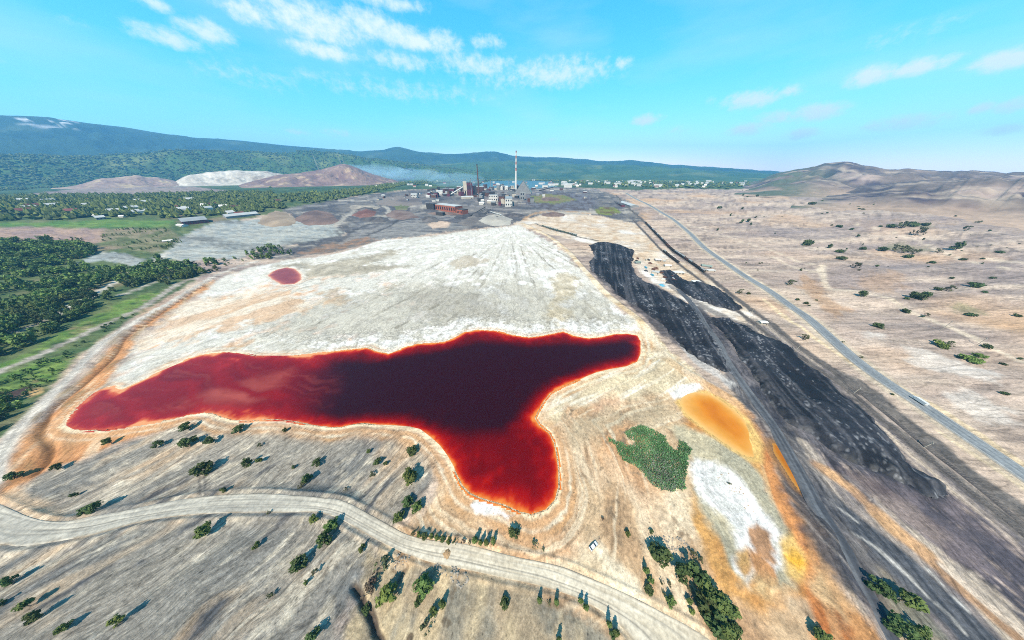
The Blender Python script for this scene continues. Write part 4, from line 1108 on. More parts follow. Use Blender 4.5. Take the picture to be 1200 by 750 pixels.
def build_hills():
    def snow(c, x, y, n, pr, px):
        k = (np.clip(2.5 * fbm(x / 130, y / 130, 223, 4) - 0.55, 0, 1) * sstep(0.72, 0.85, pr) * sstep(0.985, 0.95, pr) * sstep(5, 20, px) * sstep(95, 80, px))[:, None]
        return c * (1 - k) + srgb(225, 225, 225) * k
    ridge("mountain", [(-420,150),(-200,142),(-60,137),(0,136),(40,137.5),(80,141),(120,147),(150,150),(190,157),(230,162),(270,164),(310,168),(340,171),(380,174),(420,178),(470,188)], 9000, 3800, 1500,
          forest_col((36, 62, 54), (54, 80, 64), (76, 96, 74), rock=snow), 0.10, seed=1)
    ridge("hills", [(280,176),(310,172),(340,171.5),(380,174),(420,177),(445,176),(463,172),(475,173),(490,178),(520,180),(545,179.5),(570,177),(580,178),(600,182),(630,184),(660,185),(690,187),(715,189),(740,187.5),(765,190),
                    (790,193),(820,195),(850,196),(880,198.5),(905,201),(940,203),(1000,204)], 8200, 2600, 1200, forest_col((38, 64, 54), (58, 84, 64), (80, 100, 76)), 0.08, crest=0.8, seed=2, na=360)
    ridge("hills", [(500,194),(540,190),(580,188),(620,189),(660,190.5),(700,194),(740,193),(780,196),(820,199),(870,202),(930,204.5)], 6200, 2400, 800, forest_col((50, 84, 56), (78, 108, 70)), 0.10, crest=1.0, seed=3)
    out = []
    out.append(ridge("forest_hill", [(-420,186),(-60,182),(0,181),(60,184),(120,183),(160,180),(200,177),(240,177),(280,178),(320,180),(340,178),(365,176),(390,179),(410,183),(440,187),(480,191),(520,196),(560,200),(600,204)], 5200, 1150, 900,
          forest_col((52, 84, 46), (80, 108, 58), (118, 130, 76)), 0.13, crest=1.0, seed=4))
    def bald(c1, c2, c3):
        def fn(x, y, n, pr, px):
            t = np.clip(0.5 + 0.9 * n, 0, 1)[:, None]
            c = srgb(*c1) * (1 - t) + srgb(*c2) * t
            k = np.clip(1.6 * fbm(x / 70, y / 70, 225, 3) - 0.4, 0, 1)[:, None]
            return c * (1 - k) + srgb(*c3) * k
        return fn
    ridge("bald_hill", [(262,222),(285,215),(310,209),(325,205),(350,203),(375,199),(388,195.5),(400,192),(410,194),(425,199),(440,204),(455,209),(468,212),(480,215)], 3300, 700, 350,
          bald((126, 102, 102), (152, 128, 118), (184, 160, 136)), 0.14, seed=5, crest=0.8, ends=(0.15,0.1))
    ridge("pale_dump", [(150,219),(196,214),(212,208),(225,204),(250,200.5),(290,199.5),(315,201),(332,204),(350,209),(400,216)], 3700, 330, 250, bald((226, 220, 208), (196, 188, 176), (170, 158, 146)), 0.08, seed=6, crest=1.2, na=200, ends=(0.3,0.3))
    ridge("bald_ridge", [(40,220),(84,216),(112,211),(135,207.5),(160,206.5),(185,208),(205,210),(260,217)], 3700, 300, 250, bald((150, 128, 124), (172, 150, 136), (190, 170, 140)), 0.08, seed=7, crest=1.2, na=200, ends=(0.35,0.35))
    def grey(x, y, n, pr, px):
        t = np.clip(0.5 + 1.1 * n, 0, 1)[:, None]
        c = srgb(94, 86, 88) * (1 - t) + srgb(128, 116, 110) * t
        k = np.clip(2.0 * fbm(x / 160, y / 260, 226, 4) - 0.5, 0, 1)[:, None]
        c = c * (1 - k) + srgb(172, 154, 144) * k
        k = np.clip(2.2 * fbm(x / 60, y / 100, 228, 4) - 0.35, 0, 1)[:, None]; c = c * (1 - k) + srgb(84, 76, 86) * k
        k = np.clip(2.4 * afbm((x + y * .4) / 40, (y - x * .4) / 220, 229, 3) - 0.9, 0, 1)[:, None]; c = c * (1 - k) + srgb(182, 166, 150) * k
        k = (1 - sstep(0.04, 0.3, pr + 0.12 * n))[:, None]; c = c * (1 - k) + srgb(186, 162, 142) * k
        g = (sstep(1020, 930, px + 40 * n) * np.clip(0.75 + 1.6 * fbm(x / 120, y / 120, 227, 3), 0, 1))[:, None]
        return c * (1 - g) + srgb(98, 108, 90) * g
    ridge("bald_hills", [(868,212),(890,207),(905,204),(920,201.5),(940,198),(955,195),(968,191.5),(985,189.5),(1000,191),(1015,195),(1030,197),(1045,199),(1060,198),(1080,198),(1095,200),(1120,200.5),(1140,199.5),(1165,200.5),(1180,202.5),(1190,200.5),
                         (1215,202),(1260,204),(1330,201),(1500,203)], 3400, 1700, 900, grey, 0.2, crest=1.0, seed=9, na=360, nr=60, ends=(0.08,0))
    ridge("bald_hills", [(940,222),(985,221),(1020,218),(1050,215),(1085,211),(1110,212),(1135,208),(1165,207),(1185,211),(1220,208),(1300,206),(1500,208)], 2300, 1000, 500, grey, 0.22, crest=1.3, seed=10, na=300, ends=(0.15,0))
    return out
FOREST_SPOTS = build_hills()

# ------------------------------------------------------------------ air
def build_haze():
    m = bpy.data.materials.new("haze"); m.use_nodes = True
    nt = m.node_tree
    nt.nodes.remove(nt.nodes["Principled BSDF"])
    v = nt.nodes.new("ShaderNodeVolumePrincipled")
    v.inputs["Color"].default_value = HAZE_COL
    v.inputs["Density"].default_value = HAZE_DENSITY
    v.inputs["Anisotropy"].default_value = 0.1
    nt.links.new(v.outputs[0], nt.nodes["Material Output"].inputs["Volume"])
    x0, x1, y0, y1, z0, z1 = -15500, 15500, -15500, 15500, -40, 1450
    vs = [(x0,y0,z0),(x1,y0,z0),(x1,y1,z0),(x0,y1,z0),(x0,y0,z1),(x1,y0,z1),(x1,y1,z1),(x0,y1,z1)]
    fs = [(0,3,2,1),(4,5,6,7),(0,1,5,4),(1,2,6,5),(2,3,7,6),(3,0,4,7)]
    link("haze", mesh_np("haze", vs, fs, [m]), kind="stuff")
HAZE_COL = (0.17, 0.54, 1.0, 1)
HAZE_DENSITY = 7.0e-5
build_haze()
# ------------------------------------------------------------------ plants
RNG = np.random.default_rng(7)

def leaf_mat(name, col, var=0.4, scale=0.9):
    m = simple_mat(name, col, 0.75, var, scale, 0, 0, 0.15)
    nt = m.node_tree; b = nt.nodes["Principled BSDF"]
    src = b.inputs["Base Color"].links[0].from_socket
    hs = nt.nodes.new("ShaderNodeHueSaturation")
    oi = nt.nodes.new("ShaderNodeObjectInfo"); mh = nt.nodes.new("ShaderNodeMapRange")
    mh.inputs[3].default_value = 0.465; mh.inputs[4].default_value = 0.515
    nt.links.new(oi.outputs["Random"], mh.inputs[0]); nt.links.new(mh.outputs[0], hs.inputs["Hue"])
    nt.links.new(src, hs.inputs["Color"]); nt.links.new(hs.outputs[0], b.inputs["Base Color"])
    out = nt.nodes["Material Output"]
    tr = nt.nodes.new("ShaderNodeBsdfTranslucent")
    tr.inputs[0].default_value = (col[0] * 1.4, col[1] * 1.5, col[2], 1)
    ms = nt.nodes.new("ShaderNodeMixShader"); ms.inputs[0].default_value = 0.18
    nt.links.new(b.outputs[0], ms.inputs[1]); nt.links.new(tr.outputs[0], ms.inputs[2]); nt.links.new(ms.outputs[0], out.inputs["Surface"])
    return m

M_BARK = simple_mat("bark", (0.16, 0.13, 0.10), 0.9, 0.3, 3.0)
M_LEAF = leaf_mat("leaf_green", (0.081, 0.116, 0.033))
M_LEAF_DARK = leaf_mat("leaf_dark", (0.055, 0.083, 0.028))
M_LEAF_BRIGHT = leaf_mat("leaf_bright", (0.119, 0.163, 0.040))
M_LEAF_OLIVE = leaf_mat("leaf_olive", (0.084, 0.091, 0.044))
M_LEAF_BROWN = leaf_mat("leaf_dry", (0.103, 0.079, 0.054))

def tube(p0, p1, r0, r1, k=5):
    p0 = np.array(p0, float); p1 = np.array(p1, float)
    d = p1 - p0; L = np.linalg.norm(d) + 1e-9; d = d / L
    u = np.cross(d, [0, 0, 1.0]) if abs(d[2]) < 0.9 else np.cross(d, [1.0, 0, 0])
    u /= np.linalg.norm(u); w = np.cross(d, u)
    a = np.linspace(0, 2 * np.pi, k, endpoint=False)
    c = np.cos(a)[:, None] * u + np.sin(a)[:, None] * w
    v = np.vstack([p0 + c * r0, p1 + c * r1])
    f = [(i, (i + 1) % k, k + (i + 1) % k, k + i) for i in range(k)]
    return v, np.array(f)

def join(parts):
    vs, fs, o = [], [], 0
    for v, f in parts:
        vs.append(v); fs.append(f + o); o += len(v)
    return np.vstack(vs), np.vstack(fs)

def leaves(rng, lobes, n, size):
    """leaf sprays (quads) through the shells of several lobes (cx,cy,cz,rx,rz)"""
    lobes = np.array(lobes, float)
    w = lobes[:, 3] ** 2; w /= w.sum()
    k = rng.choice(len(lobes), n, p=w)
    d = rng.normal(size=(n, 3)); d /= np.linalg.norm(d, axis=1)[:, None]
    rad = rng.uniform(0.40, 1.25, n)[:, None] ** 0.7
    c = lobes[k, :3] + d * rad * np.stack([lobes[k, 3], lobes[k, 3], lobes[k, 4]], 1)
    nn = d * 0.9 + rng.normal(size=(n, 3)) * 0.55 + np.array([0, 0, 0.35]); nn /= np.linalg.norm(nn, axis=1)[:, None]
    t = np.cross(nn, rng.normal(size=(n, 3))); t /= np.linalg.norm(t, axis=1)[:, None]
    b = np.cross(nn, t)
    s = (size * rng.uniform(0.6, 1.35, n))[:, None]
    v = np.stack([c - t * s - b * s * 0.5, c + t * s * 0.35 - b * s * 0.75, c + t * s + b * s * 0.45, c - t * s * 0.3 + b * s * 0.8], 1).reshape(-1, 3)
    return v, np.arange(n * 4).reshape(n, 4)

def plant_meshes(kind, seed, n, size, leaf):
    """trunk mesh and crown mesh of a plant about 1 m wide (crown) - scaled when placed"""
    rng = np.random.default_rng(seed)
    lob, wood = [], []
    if kind == "round":            # bushy broadleaf tree, crown width 1, height ~1.05
        for i in range(11):
            a = rng.uniform(0, 6.28); q = rng.uniform(0.04, 0.42)
            lob.append((math.cos(a) * q, math.sin(a) * q * 0.85, rng.uniform(0.25, 0.95 - q * 0.7), rng.uniform(0.10, 0.22), rng.uniform(0.10, 0.22)))
        wood.append(tube((0, 0, -0.15), (0.02, 0, 0.55), 0.045, 0.022))
        for l in lob[:5]: wood.append(tube((0.01, 0, 0.22 + 0.1 * rng.random()), l[:3], 0.022, 0.008, 4))
    elif kind == "slim":           # young tree, crown width 1, height ~1.9
        for i in range(7):
            z = 0.35 + i * 0.22; q = rng.uniform(0, 0.16); a = rng.uniform(0, 6.28)
            lob.append((math.cos(a) * q, math.sin(a) * q, z, (0.36 - 0.035 * i) * rng.uniform(0.8, 1.1), 0.2))
        wood.append(tube((0, 0, -0.15), (0.02, 0.01, 1.6), 0.05, 0.012))
        for l in lob[:4]: wood.append(tube((0, 0, l[2] - 0.18), l[:3], 0.018, 0.006, 4))
    elif kind == "spread":         # low spreading shrub, width 1, height ~0.45
        for i in range(9):
            a = rng.uniform(0, 6.28); q = rng.uniform(0.0, 0.36)
            lob.append((math.cos(a) * q, math.sin(a) * q * 0.8, rng.uniform(0.10, 0.28), rng.uniform(0.10, 0.2), rng.uniform(0.08, 0.15)))
        for l in lob[:6]: wood.append(tube((l[0] * 0.2, l[1] * 0.2, -0.08), l[:3], 0.016, 0.006, 4))
    elif kind == "thin":           # half bare, open shrub
        for i in range(10):
            a = rng.uniform(0, 6.28); q = rng.uniform(0.1, 0.42)
            lob.append((math.cos(a) * q, math.sin(a) * q, rng.uniform(0.2, 0.7), rng.uniform(0.06, 0.15), rng.uniform(0.08, 0.14)))
        for l in lob: wood.append(tube((0, 0, -0.1), l[:3], 0.018, 0.006, 4))
    v, f = leaves(rng, lob, n, size)
    wv, wf = join(wood)
    crown = mesh_np("crown", v, f, [leaf])
    trunk = mesh_np("trunk", wv, wf, [M_BARK])
    whole = mesh_np("tree", np.vstack([wv, v]), np.vstack([wf, f + len(wv)]), [M_BARK, leaf], matidx=np.r_[np.zeros(len(wf)), np.ones(len(f))])
    return trunk, crown, whole

KIT = {}
for key, kind, leaf, n, size in (("round", "round", M_LEAF, 620, 0.062), ("rounddark", "round", M_LEAF_DARK, 620, 0.062), ("bright", "round", M_LEAF_BRIGHT, 560, 0.062), ("slim", "slim", M_LEAF, 460, 0.085),
                                 ("spread", "spread", M_LEAF_DARK, 420, 0.05), ("spreadbright", "spread", M_LEAF_BRIGHT, 520, 0.05), ("olive", "thin", M_LEAF_OLIVE, 260, 0.05),
                                 ("brown", "thin", M_LEAF_BROWN, 300, 0.05)):
    KIT[key] = [plant_meshes(kind, 1000 + 17 * i + len(key) * 101 + ord(key[0]), n, size, leaf) for i in range(4)]

def ordinal(i):
    return ["first", "second", "third", "fourth", "fifth", "sixth", "seventh", "eighth", "ninth", "tenth", "eleventh", "twelfth", "thirteenth", "fourteenth", "fifteenth", "sixteenth",
            "seventeenth", "eighteenth", "nineteenth", "twentieth"][i]

def px_size(px, py):
    """metres per pixel there, and the ground point"""
    x, y = P(px, py)
    u = (px - 600) / FPX
    t = abs(x[0] / u) if abs(u) > 0.05 else y[0] / float(ray(px, py)[1])
    return x[0], y[0], t / FPX

def plant(px, py, w, key, label, group=None, cat=None, parts=True, tall=1.0):
    x, y, mpp = px_size(px, py)
    W = w * mpp
    k = RNG.integers(4)
    hgt = {"slim": 1.9, "spread": .45, "spreadbright": .45}.get(key, 1.05) * tall * W
    x *= 1 - 0.45 * hgt / CAM_H; y *= 1 - 0.45 * hgt / CAM_H
    z = gz(x, y) - 0.03 * W
    tr, cr, wh = KIT[key][k]
    name = "shrub" if key in ("spread", "spreadbright", "olive", "brown") else "tree"
    sx = W * RNG.uniform(0.92, 1.08)
    if parts:
        e = link(name, None, loc=(x, y, z), rz=RNG.uniform(0, 6.28), label=label, cat=cat or name, group=group)
        e.scale = (sx, sx, W * tall * RNG.uniform(0.92, 1.1))
        link("trunk" if name == "tree" else "stems", tr, e); link("crown", cr, e)
    else:
        e = link(name, wh, loc=(x, y, z), rz=RNG.uniform(0, 6.28), label=label, cat=cat or name, group=group)
        e.scale = (sx, sx, W * tall * RNG.uniform(0.9, 1.15))
    return e

def row(items, what, where, group, k=1.0):
    """several like plants: each is told apart by its place in the row"""
    items = sorted(items, key=lambda t: t[0])
    n = len(items)
    for i, (px, py, w, key) in enumerate(items):
        o = "leftmost" if i == 0 else ("rightmost" if i == n - 1 else ordinal(i) + " from the left")
        plant(px, py, w * k, key, f"{what} {where}, {o}", group)

def build_foreground_plants():
    # ---- each of these stands out by itself
    S = [(102,596,15,"rounddark","dark bush just above the gravel road, casting a long shadow"),
         (262,575,7,"round","tiny round bush close above the gravel road below the ruts"),
         (240,620,17,"round","dense green bush alone just below the gravel road bend"),
         (137,728,14,"bright","bright yellow-green bush alone on the gullied slope"),
         (315,696,8,"olive","faded grey-green scrub on the slope beside an orange patch"),
         (366,608,10,"bright","small light green bush at the lower road edge"),
         (386,616,16,"round","upper tree of the tall pair below the road bend"),
         (378,632,16,"rounddark","lower tree of the tall pair below the road bend"),
         (347,658,17,"rounddark","dark tree with a broad shadow on grey slope below the road"),
         (424,642,9,"round","small round tree beside the white track under the road"),
         (369,671,9,"olive","thin olive shrub on the grey slope, upper of two"),
         (361,682,6,"round","little bush on the grey slope, lower of two"),
         (366,746,13,"rounddark","tree at the bottom edge with a wide black shadow"),
         (447,662,20,"olive","half bare brownish shrub beside the pale rock outcrop"),
         (452,694,23,"bright","big green tree between the brown scrub and the pale gully"),
         (496,686,24,"round","big dark green tree above the tan pit, largest of the gully trees"),
         (491,704,12,"rounddark","small tree leaning against the largest gully tree"),
         (428,693,16,"brown","dry brown thicket on the shadowed gully edge"),
         (436,676,12,"brown","dry brown scrub at the head of the dark gully"),
         (425,713,11,"rounddark","dark tree at the narrowing of the black gully"),
         (508,718,12,"round","upper tree of the clump at the pit's lower rim"),
         (499,733,16,"olive","olive shrub of the clump at the pit's lower rim"),
         (517,707,9,"slim","narrow young tree at the right end of the pit clump"),
         (591,706,11,"rounddark","lone dark bush on the tan flat below the gravel road"),
         (481,557,20,"round","dense tree on grey slope left of the lake's southern lobe"),
         (483,527,12,"rounddark","dark tree nearest the curved lake shore"),
         (477,587,13,"rounddark","top tree of the group of three beside the road"),
         (488,594,13,"round","right tree of the group of three beside the road"),
         (467,606,14,"round","lowest tree of the group of three beside the road"),
         (602,625,13,"rounddark","dark oval bush under the white salt tongue"),
         (627,638,9,"olive","ragged shrub right of the oval bush by the road"),
         (637,644,5,"olive","very small shrub right of the ragged one by the road"),
         (735,626,7,"round","small bush on tan ground above the big round tree"),
         (763,623,5,"rounddark","tiny dark bush right of the small one on tan ground"),
         (706,609,5,"brown","dry tuft on tan ground between the lake and the reeds"),
         (772,650,23,"rounddark","big round dark tree on open tan ground"),
         (855,567,5,"olive","tiny weed at the lower tip of the ochre pond"),
         (15,558,11,"rounddark","dark flat bush on the orange strip at the left edge"),
         (68,548,8,"rounddark","little dark bush where the orange strip meets the slope"),
         (127,517,9,"round","lone bush on the tan shore below the lake's western tip"),
         (237,547,17,"rounddark","largest bush of the slope under the lake's western half"),
         (965,746,17,"round","tree at the bottom edge beside the orange bank"),
         (1031,689,20,"rounddark","upper dark tree on the knoll between two dark roads"),
         (1062,702,24,"round","broad green tree right of the dark one on the knoll"),
         (1060,740,24,"rounddark","lowest tree of the knoll at the bottom edge"),
         (1082,742,18,"round","tree at the bottom edge right of the lowest knoll tree"),
         (1042,733,15,"rounddark","dark tree left of the lowest knoll tree"),
         (944,394,9,"olive","olive shrub between the railway and the highway"),
         (655,751,8,"slim","slender tree at the bottom edge with a long pole-like shadow")]
    for px, py, w, key, lb in S:
        plant(px, py, w, key, lb)
    row([(4,680,13,"rounddark"),(1,706,8,"rounddark"),(24,709,14,"round"),(40,720,16,"rounddark"),(72,736,12,"round")], "dark bush with slanting shadow", "low on the gullied slope", "bushes low on the slope")
    row([(80,579,7,"rounddark"),(219,518,13,"rounddark"),(217,500,11,"rounddark"),(245,516,10,"rounddark"),(185,520,9,"rounddark")], "dark bush", "on the grey slope under the lake's western tip", "bushes under the lake's western tip")
    row([(279,502,10,"rounddark"),(290,541,11,"rounddark"),(304,540,8,"round"),(303,521,6,"olive"),(333,504,6,"rounddark"),(343,546,5,"rounddark"),(357,560,13,"rounddark"),(350,567,8,"olive"),(370,541,9,"rounddark"),(315,600,5,"olive")],
        "small bush", "on the grey slope between lake and road", "bushes between lake and road")
    row([(431,527,6,"round"),(441,539,9,"rounddark"),(450,541,6,"rounddark"),(433,553,9,"olive"),(404,572,5,"olive"),(296,638,8,"round")], "small shrub", "on bluish slope near the lake's southern lobe", "shrubs near the southern lobe")
    row([(484,624,7,"olive"),(491,626,7,"round"),(498,628,8,"rounddark"),(505,629,7,"round"),(512,630,7,"round"),(519,632,7,"rounddark"),(526,633,7,"round"),(533,634,7,"olive"),(543,635,7,"brown"),(550,635,5,"olive")],
        "low hedge-like bush", "lining the upper road edge", "bushes lining the road")
    row([(556,633,8,"slim"),(563,635,7,"slim"),(570,636,8,"slim"),(578,633,7,"slim")], "narrow young tree", "in the clump at the road edge", "narrow trees at the road")
    row([(757,668,8,"slim"),(761,679,8,"round"),(761,692,10,"rounddark"),(775,682,6,"olive"),(784,684,7,"olive"),(778,695,6,"olive"),(786,704,13,"round"),(807,690,7,"olive"),(808,705,8,"round"),(811,717,7,"bright"),(795,672,6,"olive"),(768,656,4,"olive")],
        "scrubby plant", "on tan ground left of the big tree clump", "scrub left of the big clump")
    row([(798,670,15,"rounddark"),(815,669,20,"rounddark"),(824,682,18,"rounddark"),(834,695,22,"round"),(829,709,20,"rounddark"),(846,711,21,"round"),(838,727,21,"rounddark"),(856,715,14,"round"),(850,739,19,"round"),(859,735,13,"rounddark"),(814,650,9,"olive"),(820,656,8,"olive")],
        "dense tree", "of the big clump beside the ochre flats", "trees of the big clump", 1.22)
    row([(632,703,7,"slim"),(643,706,6,"olive"),(652,705,7,"slim"),(681,704,6,"slim"),(687,712,7,"slim"),(714,731,8,"slim"),(722,742,9,"slim"),(718,746,9,"rounddark")], "slender young tree", "below the road on tan ground", "slender trees below the road")

def shrub_label(px, py, key):
    look = {"spread": "low sprawling shrub", "rounddark": "dark upright bush", "olive": "sparse olive shrub", "spreadbright": "bright green shrub"}[key]
    if py < 250: where = "on the far plain just below the grey hills"
    elif px < 900 + (py - 250) * .45: where = "on the plain close to the highway"
    elif px > 1120: where = "on the plain toward its right edge"
    elif py < 300: where = "on the upper middle of the plain"
    else: where = "on the lower middle of the plain"
    return f"{look} {where}"

def build_plain_plants():
    T = [(948,283,17,"spread"),(973,288,5,"rounddark"),(985,293,11,"spread"),(1012,289,9,"spread"),(1038,290,13,"spread"),(1056,286,10,"olive"),(1066,287,12,"olive"),(1078,290,9,"olive"),(1125,288,9,"rounddark"),(1170,296,8,"spread"),
         (986,302,11,"spread"),(1003,311,9,"olive"),(1005,318,4,"spread"),(1012,343,8,"rounddark"),(1075,345,19,"spread"),(1086,344,8,"rounddark"),(1064,349,7,"spread"),(1066,361,12,"spread"),(1116,326,6,"spread"),(1102,338,11,"spread"),
         (1114,336,9,"olive"),(1143,333,15,"spread"),(1155,342,6,"spread"),(1163,325,7,"spread"),(1142,365,12,"spread"),(1195,368,9,"spread"),(928,330,9,"olive"),(935,351,6,"spread"),(944,355,7,"spread"),(949,358,4,"spread"),(957,352,4,"spread"),
         (1131,301,8,"spread"),(1097,303,8,"spread"),(1068,297,11,"spread"),(1104,291,6,"olive"),(1152,302,5,"spread"),(1106,402,17,"spreadbright"),(1118,401,8,"olive"),(1139,418,22,"spreadbright"),(1151,415,13,"spreadbright"),
         (1160,405,12,"spread"),(1176,426,7,"spread"),(1196,420,6,"spread"),(1177,460,10,"spread"),(1031,382,13,"spread"),(989,400,4,"olive"),(1084,369,5,"spread"),(1090,367,5,"olive"),(985,262,8,"spread"),(977,261,4,"spread"),(1000,266,6,"spread"),
         (1032,265,5,"spread"),(1044,265,10,"spread"),(1060,262,10,"olive"),(1070,263,14,"spread"),(1080,267,12,"olive"),(1085,262,9,"spread"),(1134,268,7,"olive"),(952,237,9,"spread"),(964,235,3,"spread"),(1133,236,7,"spread"),(1112,240,4,"spread"),
         (871,258,4,"rounddark"),(878,257,4,"rounddark"),(857,251,3,"rounddark"),(842,243,3,"rounddark"),(845,242,3,"rounddark"),(880,262,3,"rounddark"),(842,267,3,"rounddark"),(1187,258,4,"spread"),(1150,258,5,"olive"),(868,341,7,"olive"),
         (877,344,6,"spread"),(1010,418,5,"olive"),(1047,462,5,"spread")]
    uniq = {(948,283): "wide dark shrub alone on the plain above the highway, largest of the left half", (1075,345): "long dark shrub with a reddish patch on the middle of the plain", (1139,418): "large bright green shrub beside a pale pan on the plain",
            (1106,402): "bright green sprawling shrub left of the larger bright one", (1031,382): "dark oval shrub by the pale tracks beside the highway", (1177,460): "dark shrub on the pale pan at the right edge",
            (1143,333): "spiky wide shrub right of the olive pair on the plain", (1066,361): "round dark shrub just below the long one on the plain", (1125,288): "upright dark bush alone on the upper right of the plain",
            (1151,415): "green shrub joined to the right of the large bright one", (1160,405): "dark shrub above and right of the large bright one"}
    g = "shrubs scattered over the plain"
    for t in T:
        lb = uniq.get((t[0], t[1]), shrub_label(t[0], t[1], t[3]))
        plant(*t, lb, None if (t[0], t[1]) in uniq else g, parts=t[2] >= 8)
    r = np.random.default_rng(5)
    for i in range(95):
        px = r.uniform(870, 1230); py = 222 + 95 * r.random() ** 1.7
        if py < 222 + (px - 870) * 0.02: continue
        plant(px, py, r.uniform(1.5, 3.6), (kk := "spread" if r.random() < .6 else "rounddark"), "tiny " + shrub_label(px, py, kk), g, parts=False)
    for i in range(36):
        px = r.uniform(990, 1095); py = r.normal(240, 2.5)
        plant(px, py, r.uniform(3, 5.5), "spread", "dark shrub in the band of shrubs below the grey hills", "band of shrubs below the hills", parts=False)

# ------------------------------------------------------------------ woods
def far_tree_mass(name, pts, h, w, mats, seed, blobs=2, label=None):
    """pts (n,3): many small crowns in one mesh (each crown: jittered octahedra)"""
    r = np.random.default_rng(seed); n = len(pts)
    octv = np.array([(1,0,0),(0,1,0),(-1,0,0),(0,-1,0),(0,0,1),(0,0,-0.7)], float)
    octf = np.array([(0,1,4),(1,2,4),(2,3,4),(3,0,4),(1,0,5),(2,1,5),(3,2,5),(0,3,5)])
    V, F, MI = [], [], []
    o = 0
    for b in range(blobs):
        hh = h * r.uniform(0.6, 1.3, n); ww = w * r.uniform(0.6, 1.3, n)
        a = r.uniform(0, 6.28, n)
        off = np.stack([np.cos(a) * ww * 0.35 * b, np.sin(a) * ww * 0.35 * b, hh * (0.55 - 0.12 * b)], 1)
        v = octv[None] * np.stack([ww * 0.5, ww * 0.5, hh * 0.55], 1)[:, None, :]
        v = v * r.uniform(0.65, 1.3, (n, 6, 1)) + r.normal(size=(n, 6, 3)) * (ww * 0.07)[:, None, None]
        ca, sa = np.cos(a)[:, None], np.sin(a)[:, None]
        v = np.stack([v[..., 0] * ca - v[..., 1] * sa, v[..., 0] * sa + v[..., 1] * ca, v[..., 2]], 2)
        v = v + (pts + off)[:, None, :]
        V.append(v.reshape(-1, 3)); F.append((octf[None] + (np.arange(n) * 6)[:, None, None]).reshape(-1, 3) + o); o += n * 6
        MI.append(np.repeat(r.integers(0, len(mats), n), 8))
    me = mesh_np(name, np.vstack(V), np.vstack(F), mats, matidx=np.concatenate(MI))
    return link(name, me, kind="stuff", label=label)

def leafy_mass(name, spots, seed, label):
    """spots (x, y, z, height): leafy small trees joined together"""
    r = np.random.default_rng(seed)
    protos = []
    for i in range(5):
        lob = []
        for k in range(6):
            a = r.uniform(0, 6.28); q = r.uniform(0, 0.22)
            lob.append((math.cos(a) * q, math.sin(a) * q, 0.25 + 0.12 * k, r.uniform(0.14, 0.22), 0.15))
        v, f = leaves(r, lob, 70, 0.10)
        tv, tf = tube((0, 0, -0.1), (0, 0, 0.6), 0.03, 0.015, 4)
        protos.append((np.vstack([tv, v]), np.vstack([tf, f + len(tv)]), np.r_[np.zeros(len(tf)), np.ones(len(f))]))
    V, F, M, o = [], [], [], 0
    for (x, y, z, h) in spots:
        v, f, mi = protos[r.integers(5)]
        a = r.uniform(0, 6.28); c, s = math.cos(a), math.sin(a)
        w = h * r.uniform(0.8, 1.15)
        q = np.stack([(v[:, 0] * c - v[:, 1] * s) * w + x, (v[:, 0] * s + v[:, 1] * c) * w + y, v[:, 2] * h + z], 1)
        V.append(q); F.append(f + o); o += len(v)
        M.append(np.where(mi == 0, 0, 1 + r.integers(3)))
    link(name, mesh_np(name, np.vstack(V), np.vstack(F), [M_BARK, M_LEAF, M_LEAF_DARK, M_LEAF_BRIGHT], matidx=np.concatenate(M)), kind="stuff", label=label)

def scatter(poly, n, seed, holes=(), paths=(), clump=40.0, thr=-0.2):
    r = np.random.default_rng(seed)
    lo, hi = poly.min(0), poly.max(0)
    out = np.zeros((0, 2))
    for _ in range(60):
        q = r.uniform(lo, hi, (n * 3, 2))
        x, y = q[:, 0], q[:, 1]
        ok = sdf(poly, x, y, 10.0) < 0
        for h in holes: ok &= sdf(h, x, y, 12.0) > 2
        for p, w in paths: ok &= pdist(p, x, y, w + 3) > w
        ok &= fbm(x / clump, y / clump, seed + 400, 3) + r.uniform(-.25, .25, len(x)) > thr
        out = np.vstack([out, q[ok]])
        if len(out) >= n: break
    return out[:n]

